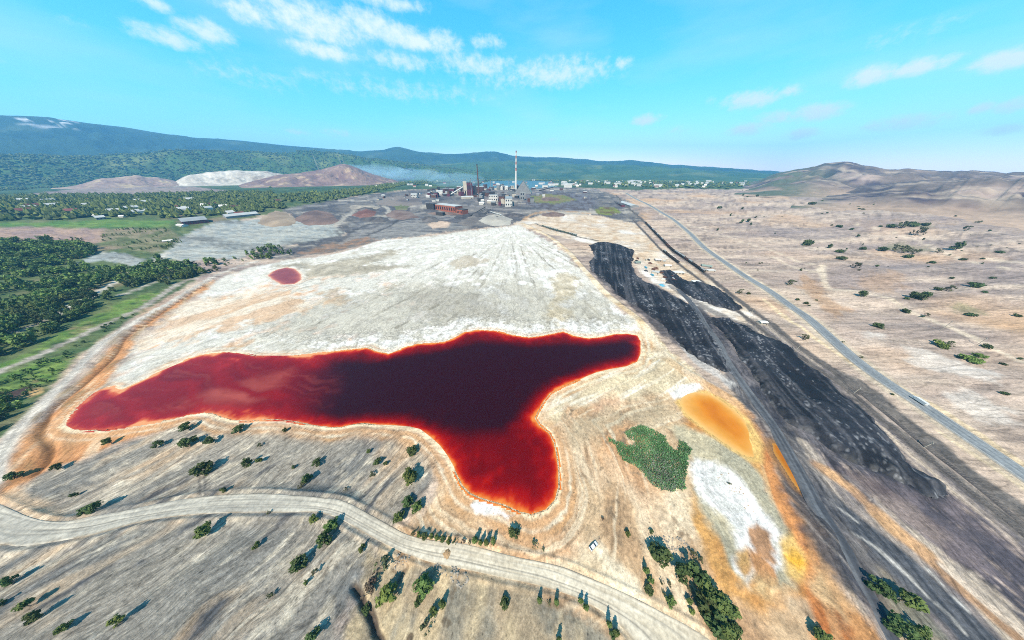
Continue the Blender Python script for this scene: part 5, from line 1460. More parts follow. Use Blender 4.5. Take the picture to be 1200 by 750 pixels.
def build_woods():
    TAIL1 = PL([(180,302),(202,287),(228,270),(256,259),(300,257),(345,255),(390,261),(410,272),(392,281),(350,287),(300,292),(282,304),(255,303),(215,307)])
    TAIL2 = PL([(92,309),(105,300),(122,295),(150,298),(166,303),(170,309),(158,313),(145,309),(120,306)])
    BARE = PL([(-300,270),(0,266),(60,266),(105,268.5),(195,268),(178,275),(140,280),(118,284),(60,284),(0,279)])
    FIELD = PL([(-300,262),(50,261),(120,257),(205,258.5),(198,266),(100,267),(20,265),(-300,270)])
    MEAD = PL([(-120,470),(0,430),(30,415),(60,398),(95,378),(130,358),(165,346),(190,339),(186,347),(165,359),(132,376),(100,393),(62,412),(30,424),(0,436),(-120,480)])
    roads = ((VALLEY_ROAD, 6), (FOREST_ROAD, 6), (CREST_W, 9))
    # the thick valley wood
    W1 = PL([(-160,300),(0,284),(60,282),(95,287),(118,292),(100,304),(92,312),(150,318),(176,312),(190,303),(210,310),(238,312),(252,306),(256,311),(238,322),(205,332),(160,342),(120,358),(92,372),(60,392),(30,410),(0,424),(-160,470)])
    p1 = scatter(W1, 1650, 31, (TAIL1, TAIL2, MEAD), roads, 30.0, -0.08)
    # bushes along the stream and in front
    W2 = PL([(-60,470),(0,446),(40,420),(80,402),(110,388),(140,376),(160,368),(150,378),(128,394),(104,412),(90,425),(70,440),(60,452),(40,462),(0,470)])
    p2 = scatter(W2, 60, 32, (), roads, 12.0, 0.05)
    W3 = PL([(-60,478),(0,470),(22,466),(38,468),(42,478),(34,490),(18,500),(0,508),(-60,530)])
    p3 = scatter(W3, 46, 33, (), ((CREST_W, 10),), 12.0, -0.8)
    W4 = PL([(287,303),(294,294),(308,290),(322,291),(345,293),(340,299),(322,302),(305,306)])
    p4 = scatter(W4, 40, 34, (), (), 20.0, -0.8)
    W5 = PL([(205,325),(222,316),(250,308),(282,302),(290,306),(258,318),(236,324),(215,332)])
    p5 = scatter(W5, 26, 35, (), roads, 14.0, -0.2)
    # nearest 300 as single trees
    allp = np.vstack([np.c_[p1, np.full(len(p1), 1)], np.c_[p2, np.full(len(p2), 2)], np.c_[p3, np.full(len(p3), 3)], np.c_[p4, np.full(len(p4), 4)], np.c_[p5, np.full(len(p5), 5)]])
    d = np.hypot(allp[:, 0], allp[:, 1])
    az = np.arctan2(allp[:, 0], allp[:, 1])
    score = d + 2000 * (az < math.radians(-69.5))
    order = np.argsort(score)
    single = order[:165]; rest = order[165:]
    zz = ground_z(allp[:, 0], allp[:, 1])
    r = np.random.default_rng(36)
    LB = {1: ("broadleaf tree crowded among others in the wooded valley", "trees of the valley wood"), 2: ("green bush beside the bright meadow strip in the valley", "bushes beside the meadow"),
          3: ("dark tree in the tight clump at the left edge above the perimeter track", "clump at the left edge"), 4: ("dark tree in the small grove between grey flats and white delta", "grove beside the white delta"),
          5: ("bush between the grey flats and the perimeter track", "bushes beside the perimeter track")}
    hs = {1: (8.5, 14), 2: (2.5, 5), 3: (6, 9), 4: (8, 12), 5: (4, 8)}
    for i in single:
        x, y, c = allp[i]; c = int(c)
        h = r.uniform(*hs[c])
        key = r.choice(["round", "rounddark", "slim", "bright"], p=[.4, .35, .15, .1]) if c != 3 else "rounddark"
        tr, cr, wh = KIT[key][r.integers(4)]
        look = {"round": "broad green", "rounddark": "dark round", "slim": "narrow pointed", "bright": "light green"}[key]
        lab = LB[c][0]
        if c == 1:
            q = np.array([x]), np.array([y])
            if sdf(MEAD, *q, 60.0)[0] < 25: where = "at the meadow's upper edge"
            elif pdist(FOREST_ROAD, *q, 60.0)[0] < 28: where = "close to the white forest track"
            elif sdf(TAIL2, *q, 60.0)[0] < 40: where = "around the small grey pan"
            elif pdist(CREST_W, *q, 90.0)[0] < 60: where = "near the perimeter track"
            elif d[i] > 560: where = "deep in the left of the valley wood"
            else: where = "in the middle of the valley wood"
            lab = f"{look} tree {where}"
        elif c == 2: lab = f"{look} bush beside the bright meadow strip in the valley"
        elif c == 4: lab = f"{look} tree in the small grove between grey flats and white delta"
        elif c == 5: lab = f"{look} bush between the grey flats and the perimeter track"
        if d[i] < 500:
            e = link("tree", None, loc=(x, y, zz[i] - 0.2), rz=r.uniform(0, 6.28), label=lab, cat="tree", group=LB[c][1])
            link("trunk", tr, e); link("crown", cr, e)
        else:
            e = link("tree", wh, loc=(x, y, zz[i] - 0.2), rz=r.uniform(0, 6.28), label=lab, cat="tree", group=LB[c][1])
        k = 1.9 if key == "slim" else 1.05
        e.scale = (h / k * r.uniform(0.8, 1.05),) * 2 + (h / k,)
    leafy_mass("woodland", [(allp[i, 0], allp[i, 1], zz[i] - 0.2, r.uniform(*hs[int(allp[i, 2])])) for i in rest], 37, "dense green wood filling the valley left of the white delta")
    # belts further back
    def belt(pts, n, seed, clump=120.0, thr=-0.3, holes=()):
        q = scatter(PL(pts), n, seed, holes, (), clump, thr)
        return np.c_[q, ground_z(q[:, 0], q[:, 1]) - 0.5]
    b1 = belt([(-260,250),(-50,236),(40,234),(100,236),(160,238),(215,236),(280,238),(330,238),(334,244),(300,249),(262,252),(236,254),(205,256),(160,255),(120,254),(60,258),(-40,259),(-260,270)], 2600, 41, 60, -0.35, (TAIL1,))
    b1b = belt([(-300,238),(-50,230),(60,230),(160,229),(250,226),(320,226),(330,238),(250,240),(160,238),(40,237),(-50,238),(-300,250)], 1500, 47, 50, -0.3)
    b2 = belt([(330,238),(330,228),(380,226),(420,222),(470,213),(476,217),(440,226),(400,233),(360,240)], 700, 42, 60, -0.4)
    b3 = belt([(-300,232),(-50,226),(40,222),(100,218),(200,216),(285,216),(320,221),(300,214),(-300,214)], 3000, 43, 100, -0.3)
    b4 = belt([(120,268),(195,268),(215,284),(195,298),(172,296),(150,292),(120,284)], 130, 44, 40, 0.1)
    b5 = belt([(-100,286),(20,280),(70,276),(100,281),(60,286),(-100,296)], 60, 45, 40, 0.1)
    far_tree_mass("forest_belt", np.vstack([b1, b1b, b2, b3]), 13.0, 13.0, [M_LEAF, M_LEAF_DARK, M_LEAF, M_LEAF_BRIGHT], 46, 3, "belt of mixed woods across the valley behind the grey flats")
    leafy_mass("scrub", [(q[0], q[1], q[2] + 0.4, r.uniform(2.5, 6)) for q in np.vstack([b4, b5])], 48, "loose scrub on the brown ground before the grey flats")
    # woods round the town and reservoir
    c1 = belt([(470,214),(520,209),(600,207),(700,207),(800,208.5),(905,210),(900,219),(850,221),(800,221),(745,220),(700,217),(655,213),(560,212),(480,218)], 4200, 51, 160, -0.30, (BLUE,))
    far_tree_mass("town_woods", c1, 15.0, 22.0, [M_LEAF, M_LEAF_DARK, M_LEAF, M_LEAF_BRIGHT], 52, 2, "woods around the far town beyond the smelter")
    v, pr = FOREST_SPOTS[0]
    idx = r.choice(np.where((pr > 0.06) & (v[:, 0] > -9000))[0], 12000)
    far_tree_mass("hill_forest", v[idx] + np.c_[r.normal(size=(12000, 2)) * 22, np.full(12000, -2)], 15.0, 24.0, [M_LEAF, M_LEAF_DARK], 53, 1, "forest covering the low hills below the mountain")

def build_reeds():
    # dense bed of reeds: upright blades
    r = np.random.default_rng(61)
    lo, hi = REEDS.min(0), REEDS.max(0)
    q = r.uniform(lo, hi, (26000, 2))
    d = sdf(REEDS, q[:, 0], q[:, 1], 5.0) + 0.6 * fbm(q[:, 0] / 3, q[:, 1] / 3, 62, 2)
    q = q[d < -np.abs(r.normal(size=len(d))) * 0.9]; n = len(q)
    z = ground_z(q[:, 0], q[:, 1])
    h = 1.1 * r.uniform(0.6, 1.2, n) * (1 + 0.35 * fbm(q[:, 0] / 9, q[:, 1] / 9, 63, 3))
    a = r.uniform(0, 6.28, n); w = 0.22 * r.uniform(0.6, 1.3, n)
    dx, dy = np.cos(a) * w, np.sin(a) * w
    lx, ly = r.normal(size=n) * 0.35, r.normal(size=n) * 0.35
    v = np.stack([np.c_[q[:, 0] - dx, q[:, 1] - dy, z - 0.1], np.c_[q[:, 0] + dx, q[:, 1] + dy, z - 0.1], np.c_[q[:, 0] + dx * .6 + lx, q[:, 1] + dy * .6 + ly, z + h], np.c_[q[:, 0] - dx * .6 + lx, q[:, 1] - dy * .6 + ly, z + h * .9]], 1).reshape(-1, 3)
    g1 = leaf_mat("reed_green", (0.095, 0.185, 0.080), 0.35, 0.12); g2 = leaf_mat("reed_grey", (0.190, 0.210, 0.170), 0.3, 0.15)
    cen = PL([(775, 556)])[0]
    pg = np.clip(0.7 - np.hypot(q[:, 0] - cen[0], q[:, 1] - cen[1]) / 26.0, 0.04, .8)
    link("reed_bed", mesh_np("reed_bed", v, np.arange(n * 4).reshape(n, 4), [g1, g2], matidx=(r.random(n) < pg).astype(int)), kind="stuff", label="dark green patch of reeds on tan ground beside the ochre pond")

build_foreground_plants()
build_plain_plants()
build_woods()
build_reeds()
# ------------------------------------------------------------------ buildings, smelter, railway stock, vehicles
def M(name, rgb, **k):
    return simple_mat(name, tuple(srgb(*rgb)), **k)

M_BRICK = M("red_brick", (176, 104, 84), scale=0.15, var=0.2)
M_DARKRED = M("dark_red_cladding", (112, 56, 70), scale=0.1, var=0.2)
M_WHITE = M("whitewash", (232, 230, 226), scale=0.1, var=0.08)
M_CREAM = M("cream_render", (214, 204, 188), scale=0.1, var=0.12)
M_GREY = M("grey_cladding", (150, 152, 154), scale=0.1, var=0.15)
M_PALEROOF = M("pale_sheet_roof", (196, 200, 200), scale=0.08, var=0.12, rough=0.6)
M_GREYROOF = M("grey_sheet_roof", (160, 166, 168), scale=0.08, var=0.15, rough=0.6)
M_DARKROOF = M("tarred_roof", (84, 82, 84), scale=0.08, var=0.2)
M_GREENROOF = M("green_grey_roof", (150, 166, 156), scale=0.06, var=0.12, rough=0.6)
M_REDROOF = M("red_sheet_roof", (128, 74, 70), scale=0.1, var=0.2)
M_RUST = M("rusty_steel", (106, 74, 62), scale=0.3, var=0.35)
M_STEEL = M("dark_steel", (70, 68, 70), scale=0.3, var=0.3)
M_PALESTEEL = M("galvanised_steel", (190, 192, 192), scale=0.5, var=0.1, rough=0.5)
M_WAGON = M("wagon_paint_dark", (66, 62, 60), scale=0.3, var=0.3)
M_WAGONG = M("wagon_paint_green", (96, 112, 100), scale=0.3, var=0.25)
M_COAL = M("ore_load", (58, 56, 58), scale=1.2, var=0.4)
M_RED = M("red_band_paint", (206, 150, 138), scale=0.2, var=0.1)
M_GLASS = M("dark_window_glass", (44, 52, 62), rough=0.15, var=0.1, spec=0.6)
M_TYRE = M("tyre_rubber", (34, 34, 36), var=0.1)
M_BLUE = M("blue_tarpaulin", (96, 170, 200), var=0.15)
M_CARWHITE = M("white_car_paint", (236, 238, 240), rough=0.3, var=0.03, spec=0.5)
M_STONE = M("pale_rock", (182, 174, 162), scale=0.8, var=0.25)
M_SANDP = M("brown_earth", (178, 148, 112), scale=0.8, var=0.25)
M_WOOD = M("weathered_timber", (186, 178, 166), scale=1.0, var=0.2)

M_SLEEPER = M("tarred_sleeper", (120, 112, 106), scale=1.0, var=0.25)

def box(x0, y0, z0, x1, y1, z1):
    v = [(x0,y0,z0),(x1,y0,z0),(x1,y1,z0),(x0,y1,z0),(x0,y0,z1),(x1,y0,z1),(x1,y1,z1),(x0,y1,z1)]
    return np.array(v, float), np.array([(0,3,2,1),(4,5,6,7),(0,1,5,4),(1,2,6,5),(2,3,7,6),(3,0,4,7)])

def part(name, shapes, mat, parent, **k):
    v, f = join(shapes)
    return link(name, mesh_np(name, v, f, [mat]), parent, **k)

def gable(L, D, h, rise, over=0.4, axis='x'):
    """roof prism over a L x D plan (x along L), ridge along x"""
    t = 0.25
    x0, x1, y0, y1 = -L / 2 - over, L / 2 + over, -over, D + over
    zr = h + rise; ym = D / 2
    v = [(x0,y0,h),(x1,y0,h),(x1,y1,h),(x0,y1,h),(x0,ym,zr),(x1,ym,zr),(x0,y0,h+t),(x1,y0,h+t),(x1,y1,h+t),(x0,y1,h+t),(x0,ym,zr+t),(x1,ym,zr+t)]
    f = [(6,7,11,10),(8,9,10,11),(0,6,10,4),(3,4,10,9),(1,5,11,7),(2,8,11,5),(0,1,7,6),(2,3,9,8),(0,4,5,1),(3,2,5,4)]
    return np.array(v, float), np.array(f)

def building(name, label, cat, A, B, depth, h, wall, roof, rise=0.0, group=None, windows=0, floors=1, door=True, parapet=0.6, trim=None):
    """A, B: pixels of the base of the wall that faces the viewer"""
    (ax, ay), (bx, by) = PL([A, B])
    L = math.hypot(bx - ax, by - ay); ang = math.atan2(by - ay, bx - ax)
    cx, cy = (ax + bx) / 2, (ay + by) / 2
    z = min(gz(ax, ay), gz(bx, by), gz(cx, cy))
    e = link(name, None, loc=(cx, cy, z), rz=ang, label=label, cat=cat, group=group)
    if rise > 0:
        wv, wf = box(-L/2, 0, -1.5, L/2, depth, h)
        gv = np.array([(-L/2,0,h),(-L/2,depth,h),(-L/2,depth/2,h+rise*0.97),(L/2,0,h),(L/2,depth,h),(L/2,depth/2,h+rise*0.97)], float)
        part("wall", [(wv, wf), (gv, np.array([(0,2,1,1),(3,4,5,5)]))], wall, e) if False else None
        gf = np.array([(0, 2, 1), (3, 4, 5)])
        v = np.vstack([wv, gv]); tri = np.vstack([np.vstack([wf[:, [0,1,2]], wf[:, [0,2,3]]]), gf + 8])
        link("wall", mesh_np("wall", v, tri, [wall]), e)
        link("roof", mesh_np("roof", *gable(L, depth, h + 0.02, rise), [roof]), e)
    else:
        part("wall", [box(-L/2, 0, -1.5, L/2, depth, h)], wall, e)
        part("roof", [box(-L/2 - 0.3, -0.3, h + 0.01, L/2 + 0.3, depth + 0.3, h + parapet)], roof, e)
    if windows:
        wm = None
        for fl in range(floors):
            for i in range(windows):
                xx = -L/2 + L * (i + 0.5) / windows; w = L / windows * 0.5
                z0 = h * (fl + 0.35) / floors; z1 = h * (fl + 0.8) / floors
                if wm is None:
                    wm = mesh_np("window", *box(-w/2, -0.06, 0, w/2, 0.1, z1 - z0), [M_GLASS])
                link("window", wm, e, loc=(xx, 0, z0))
    if door:
        dw = min(4.0, L * 0.15)
        part("door", [box(L*0.3, -0.09, 0, L*0.3 + dw, 0.1, min(4.0, h*0.7))], trim or M_STEEL, e)
    return e, L

def mpp_at(px, py):
    return px_size(px, py)[2]

def build_smelter():
    mp = mpp_at(530, 246)
    e, L = building("brick_hall", "long red brick hall with grey roof at the front of the smelter", "factory hall", (510.5, 245.5), (534, 250.5), 38, 7.0 * mp, M_BRICK, M_PALEROOF, windows=9, parapet=1.6)
    h = 7.0 * mp
    part("annex", [box(L/2 + 0.05, 4, -1.5, L/2 + 34, 34, h * 0.62)], M_BRICK, e)
    part("annex_roof", [box(L/2 + 0.3, 3.6, h * 0.62 + .02, L/2 + 34.4, 34.4, h * 0.62 + 1)], M_DARKROOF, e)
    for i in range(4):
        part("annex_window", [box(L/2 + 4 + i * 8, 3.9, 3, L/2 + 8 + i * 8, 4.1, h * 0.45)], M_GLASS, e)
    # furnace tower with its inclined conveyor
    x, y, mp = px_size(549, 229)
    e = link("furnace_building", None, loc=(x, y, gz(x, y)), rz=-math.atan2(x, y), label="tall dark red furnace building with a pale upper corner", cat="factory building")
    part("dark_hall", [box(-1.0*mp, 0, -2, 5.5*mp, 30, 12.5*mp)], M_DARKRED, e)
    part("pale_tower", [box(-5*mp, 1, 5*mp, -1.02*mp, 28, 14*mp), box(-4.6*mp, 2, -2, -3.6*mp, 6, 5*mp), box(-2.4*mp, 2, -2, -1.4*mp, 6, 5*mp)], M_CREAM, e)
    part("low_hall", [box(5.52*mp, 6, -2, 10*mp, 34, 9.5*mp)], M_STEEL, e)
    part("roof", [box(-1.2*mp, -0.5, 12.5*mp + .02, 5.7*mp, 30.5, 12.5*mp + 1.5)], M_DARKROOF, e)
    for i in range(3): part("vent", [box((0.2 + 1.7*i)*mp, 10, 12.5*mp + 1.52, (1.1 + 1.7*i)*mp, 18, 13.6*mp)], M_RUST, e)
    for i in range(5):
        part("window", [box((-0.6 + 1.15*i)*mp, -0.1, 6*mp, (0.0 + 1.15*i)*mp, 0.1, 10*mp)], M_GLASS, e)
    c = link("conveyor", None, loc=(x, y, gz(x, y)), rz=-math.atan2(x, y), label="inclined pale conveyor gallery rising to the furnace building", cat="conveyor")
    v, f = tube((-20*mp, -14, 1.5*mp), (-5.2*mp, 6, 8.5*mp), 0.75*mp, 0.75*mp, 4); part("gallery", [(v, f)], M_PALEROOF, c)
    for s in (0.15, 0.4, 0.65, 0.88):
        q = np.array([-20*mp, -14, 1.5*mp]) * (1 - s) + np.array([-5.2*mp, 6, 8.5*mp]) * s
        part("trestle", [tube((q[0] - 1.5, q[1], -2), (q[0], q[1], q[2] - .6*mp), 0.5, 0.4, 4), tube((q[0] + 1.5, q[1], -2), (q[0], q[1], q[2] - .6*mp), 0.5, 0.4, 4)], M_STEEL, c)
    # stacks
    x, y, mp = px_size(604.5, 222)
    s = link("chimney", None, loc=(x, y, gz(x, y)), label="very tall white chimney with red bands above the smelter", cat="chimney")
    H = 36 * mp; r0, r1 = 1.35 * mp, 0.6 * mp
    cuts = [0, .50, .57, .66, .73, .82, .88, .95, 1.0]
    for i in range(len(cuts) - 1):
        a, b = cuts[i], cuts[i + 1]
        ra, rb = r0 + (r1 - r0) * a ** 0.8, r0 + (r1 - r0) * b ** 0.8
        part("shaft" if i % 2 == 0 else "red_band", [tube((0, 0, H * a - (3 if i == 0 else 0)), (0, 0, H * b), ra, rb, 16)], M_WHITE if i % 2 == 0 else M_RED, s)
    for a in (.57, .82, .985):
        ra = (r0 + (r1 - r0) * a ** 0.8) * 1.35
        part("gallery", [tube((0, 0, H * a), (0, 0, H * a + 1.5), ra, ra, 16)], M_GREY, s)
    x, y, mp = px_size(561.5, 229)
    s = link("chimney", None, loc=(x, y, gz(x, y)), label="slim dark brick stack beside the furnace building", cat="chimney")
    part("shaft", [tube((0, 0, -3), (0, 0, 29*mp), 0.95*mp, 0.5*mp, 12)], M_RUST, s); part("rim", [tube((0, 0, 29*mp), (0, 0, 30*mp), 0.7*mp, 0.7*mp, 12)], M_STEEL, s)
    part("flue", [tube((0.5*mp, 0, 3*mp), (7*mp, 5, 2.5*mp), 0.6*mp, 0.6*mp, 8)], M_STEEL, s)
    for px, py, hp, rr, lb in ((575.5, 226, 13, .35, "thin grey vent pipe between the two chimneys"), (596.5, 224, 11, .4, "short pale vent stack left of the tall chimney"), (553, 229.5, 17, .3, "thin dark pipe right of the furnace building")):
        x, y, mp = px_size(px, py)
        s = link("vent_pipe", None, loc=(x, y, gz(x, y)), label=lb, cat="vent pipe")
        part("shaft", [tube((0, 0, -2), (0, 0, hp*mp), rr*mp, rr*mp*.8, 8)], M_GREY, s); part("rim", [tube((0, 0, hp*mp), (0, 0, hp*mp + 1.5), rr*mp*1.2, rr*mp*1.2, 8)], M_STEEL, s)
    # halls
    B = [("storage_hall", "grey A-shaped ore store with steep roof right of the tall chimney", (622.5, 227.2), (623.2, 225.4), 19.0 * mpp_at(613, 226.5), 1.2, M_GREY, M_GREENROOF, 12.0, 0),
         ("factory_hall", "white fronted factory hall with long grey flank", (592, 242.2), (600.3, 242.2), 120, 8.2, M_WHITE, M_GREYROOF, 0, 3),
         ("factory_hall", "square white factory block in the middle of the smelter", (573, 235.5), (583.2, 235.5), 30, 6, M_WHITE, M_PALEROOF, 0, 4),
         ("factory_hall", "low white roofed hall left of the tall chimney", (585.5, 222.6), (595, 222.6), 30, 3, M_WHITE, M_WHITE, 1.0, 0),
         ("factory_hall", "pale house block at the foot of the tall chimney", (597.5, 223.6), (602.2, 223.6), 25, 5, M_CREAM, M_PALEROOF, 0, 2),
         ("factory_hall", "long low pale hall below the furnace building", (541, 233.2), (555, 232.6), 18, 2, M_CREAM, M_PALEROOF, 0.8, 0),
         ("factory_hall", "dark workshop left of the brick hall", (500, 245), (509, 246), 25, 6, M_STEEL, M_DARKROOF, 0, 0),
         ("factory_hall", "dark low shed in front of the brick hall", (511, 252), (519, 253.2), 14, 3.2, M_STEEL, M_DARKROOF, 0, 0),
         ("factory_hall", "small white shed on the yard, leftmost of three", (561.5, 240.5), (567.5, 240.5), 14, 2.2, M_WHITE, M_WHITE, .8, 0),
         ("factory_hall", "small white shed on the yard, middle of three", (563.5, 236.5), (567.3, 236.5), 12, 2, M_WHITE, M_WHITE, .6, 0),
         ("factory_hall", "small white shed on the yard, rightmost of three", (571, 238.4), (576, 238.4), 14, 2.2, M_CREAM, M_WHITE, .8, 0),
         ("factory_hall", "pale blue grey tower block beside the grey flank", (609.5, 235), (614.5, 235), 25, 8, M_GREY, M_PALEROOF, 0, 2),
         ("factory_hall", "dark brown hall in the thick of the smelter", (584.5, 236.5), (591, 236.5), 40, 5.5, M_RUST, M_DARKROOF, 0, 0),
         ("factory_hall", "dark grey hall behind the square white block", (566, 230), (580, 229.5), 40, 4, M_STEEL, M_DARKROOF, 1, 0),
         ("factory_hall", "rust coloured hall behind the furnace building", (556, 226), (567, 226), 40, 6, M_RUST, M_GREYROOF, 1, 0),
         ("office_block", "white office block with pale roof at the smelter's left edge", (482, 232), (489, 232), 20, 3.5, M_WHITE, M_PALEROOF, 1.2, 4),
         ("factory_hall", "grey roofed hall on the left of the smelter", (522, 229), (531, 229), 26, 3, M_CREAM, M_GREYROOF, 1, 0),
         ("factory_hall", "white hall far left of the furnace building", (512, 227.5), (519, 227.5), 22, 3, M_WHITE, M_PALEROOF, 1, 0)]
    for nm, lb, a, b, d, hpx, wm, rm, rise, win in B:
        mp = mpp_at((a[0] + b[0]) / 2, (a[1] + b[1]) / 2)
        building(nm, lb, "factory building", a, b, d, hpx * mp, wm, rm, rise * mp, windows=win, floors=2 if win else 1)
    r = np.random.default_rng(91)
    for i in range(46):
        px = r.uniform(440, 690); py = r.uniform(221.5, 233) + (0 if px > 520 else 4)
        if 540 < px < 625 and py > 226: py = r.uniform(219.5, 223)
        w = r.uniform(1.5, 4.5); mp = mpp_at(px, py)
        building("yard_building", "small outbuilding among others on the smelter's yards", "shed", (px, py), (px + w, py + r.uniform(-.3, .3)), r.uniform(8, 20), r.uniform(1.0, 2.2) * mp, [M_WHITE, M_CREAM, M_GREY, M_RUST, M_WHITE][r.integers(5)],
                 [M_PALEROOF, M_GREYROOF, M_DARKROOF, M_WHITE][r.integers(4)], r.uniform(0, .8) * mp if r.random() < .6 else 0, group="outbuildings of the smelter", door=False)
    for i in range(84):
        px = r.uniform(500, 628); py = r.uniform(221, 242)
        if py > 232 and px < 560: py -= 10
        if py > 240 and px > 588: continue
        w = r.uniform(2, 6); mp = mpp_at(px, py)
        wi = int(r.integers(6)); tone = ["dark steel clad", "rust brown", "plain grey", "dark red clad", "dark steel clad", "cream walled"][wi]
        building("plant_building", f"{tone} works building packed " + ("left of the furnace building" if px < 552 else ("around the slim dark stack" if px < 580 else "below the tall chimney")), "factory building", (px, py), (px + w, py + r.uniform(-.4, .4)), r.uniform(10, 30), r.uniform(1.5, 5.0) * mp, [M_STEEL, M_RUST, M_GREY, M_DARKRED, M_STEEL, M_CREAM][wi],
                 [M_GREYROOF, M_DARKROOF, M_DARKROOF, M_RUST][r.integers(4)], r.uniform(0, 1.0) * mp if r.random() < .5 else 0, group="works buildings of the smelter", door=False)
    # conveyor galleries on the yard
    for a, b, lb, m in (((550, 254.5), (569, 244.5), "dark belt conveyor gallery crossing the yard before the white sheds", M_STEEL), ((575, 249), (588, 254.5), "pale belt conveyor gallery on the grey yard", M_PALEROOF), ((566, 252), (575, 247.5), "short dark conveyor gallery on the grey yard", M_DARKROOF),
                        ((632, 224.5), (648, 221.5), "dark pipe bridge at the right end of the smelter", M_STEEL)):
        (ax, ay), (bx, by) = PL([a, b]); mp = mpp_at(*a); z0 = gz(ax, ay); z1 = gz(bx, by)
        c = link("conveyor", None, loc=(ax, ay, z0), label=lb, cat="conveyor")
        part("gallery", [tube((0, 0, 1.0*mp), (bx - ax, by - ay, z1 - z0 + 2.2*mp), .55*mp, .55*mp, 4)], m, c)
        for s in (.1, .4, .7, .95):
            part("trestle", [tube(((bx-ax)*s, (by-ay)*s, (z1-z0)*s - 1.5), ((bx-ax)*s, (by-ay)*s, (z1-z0)*s + (1.0 + 1.2*s)*mp), .5, .5, 4)], M_STEEL, c)

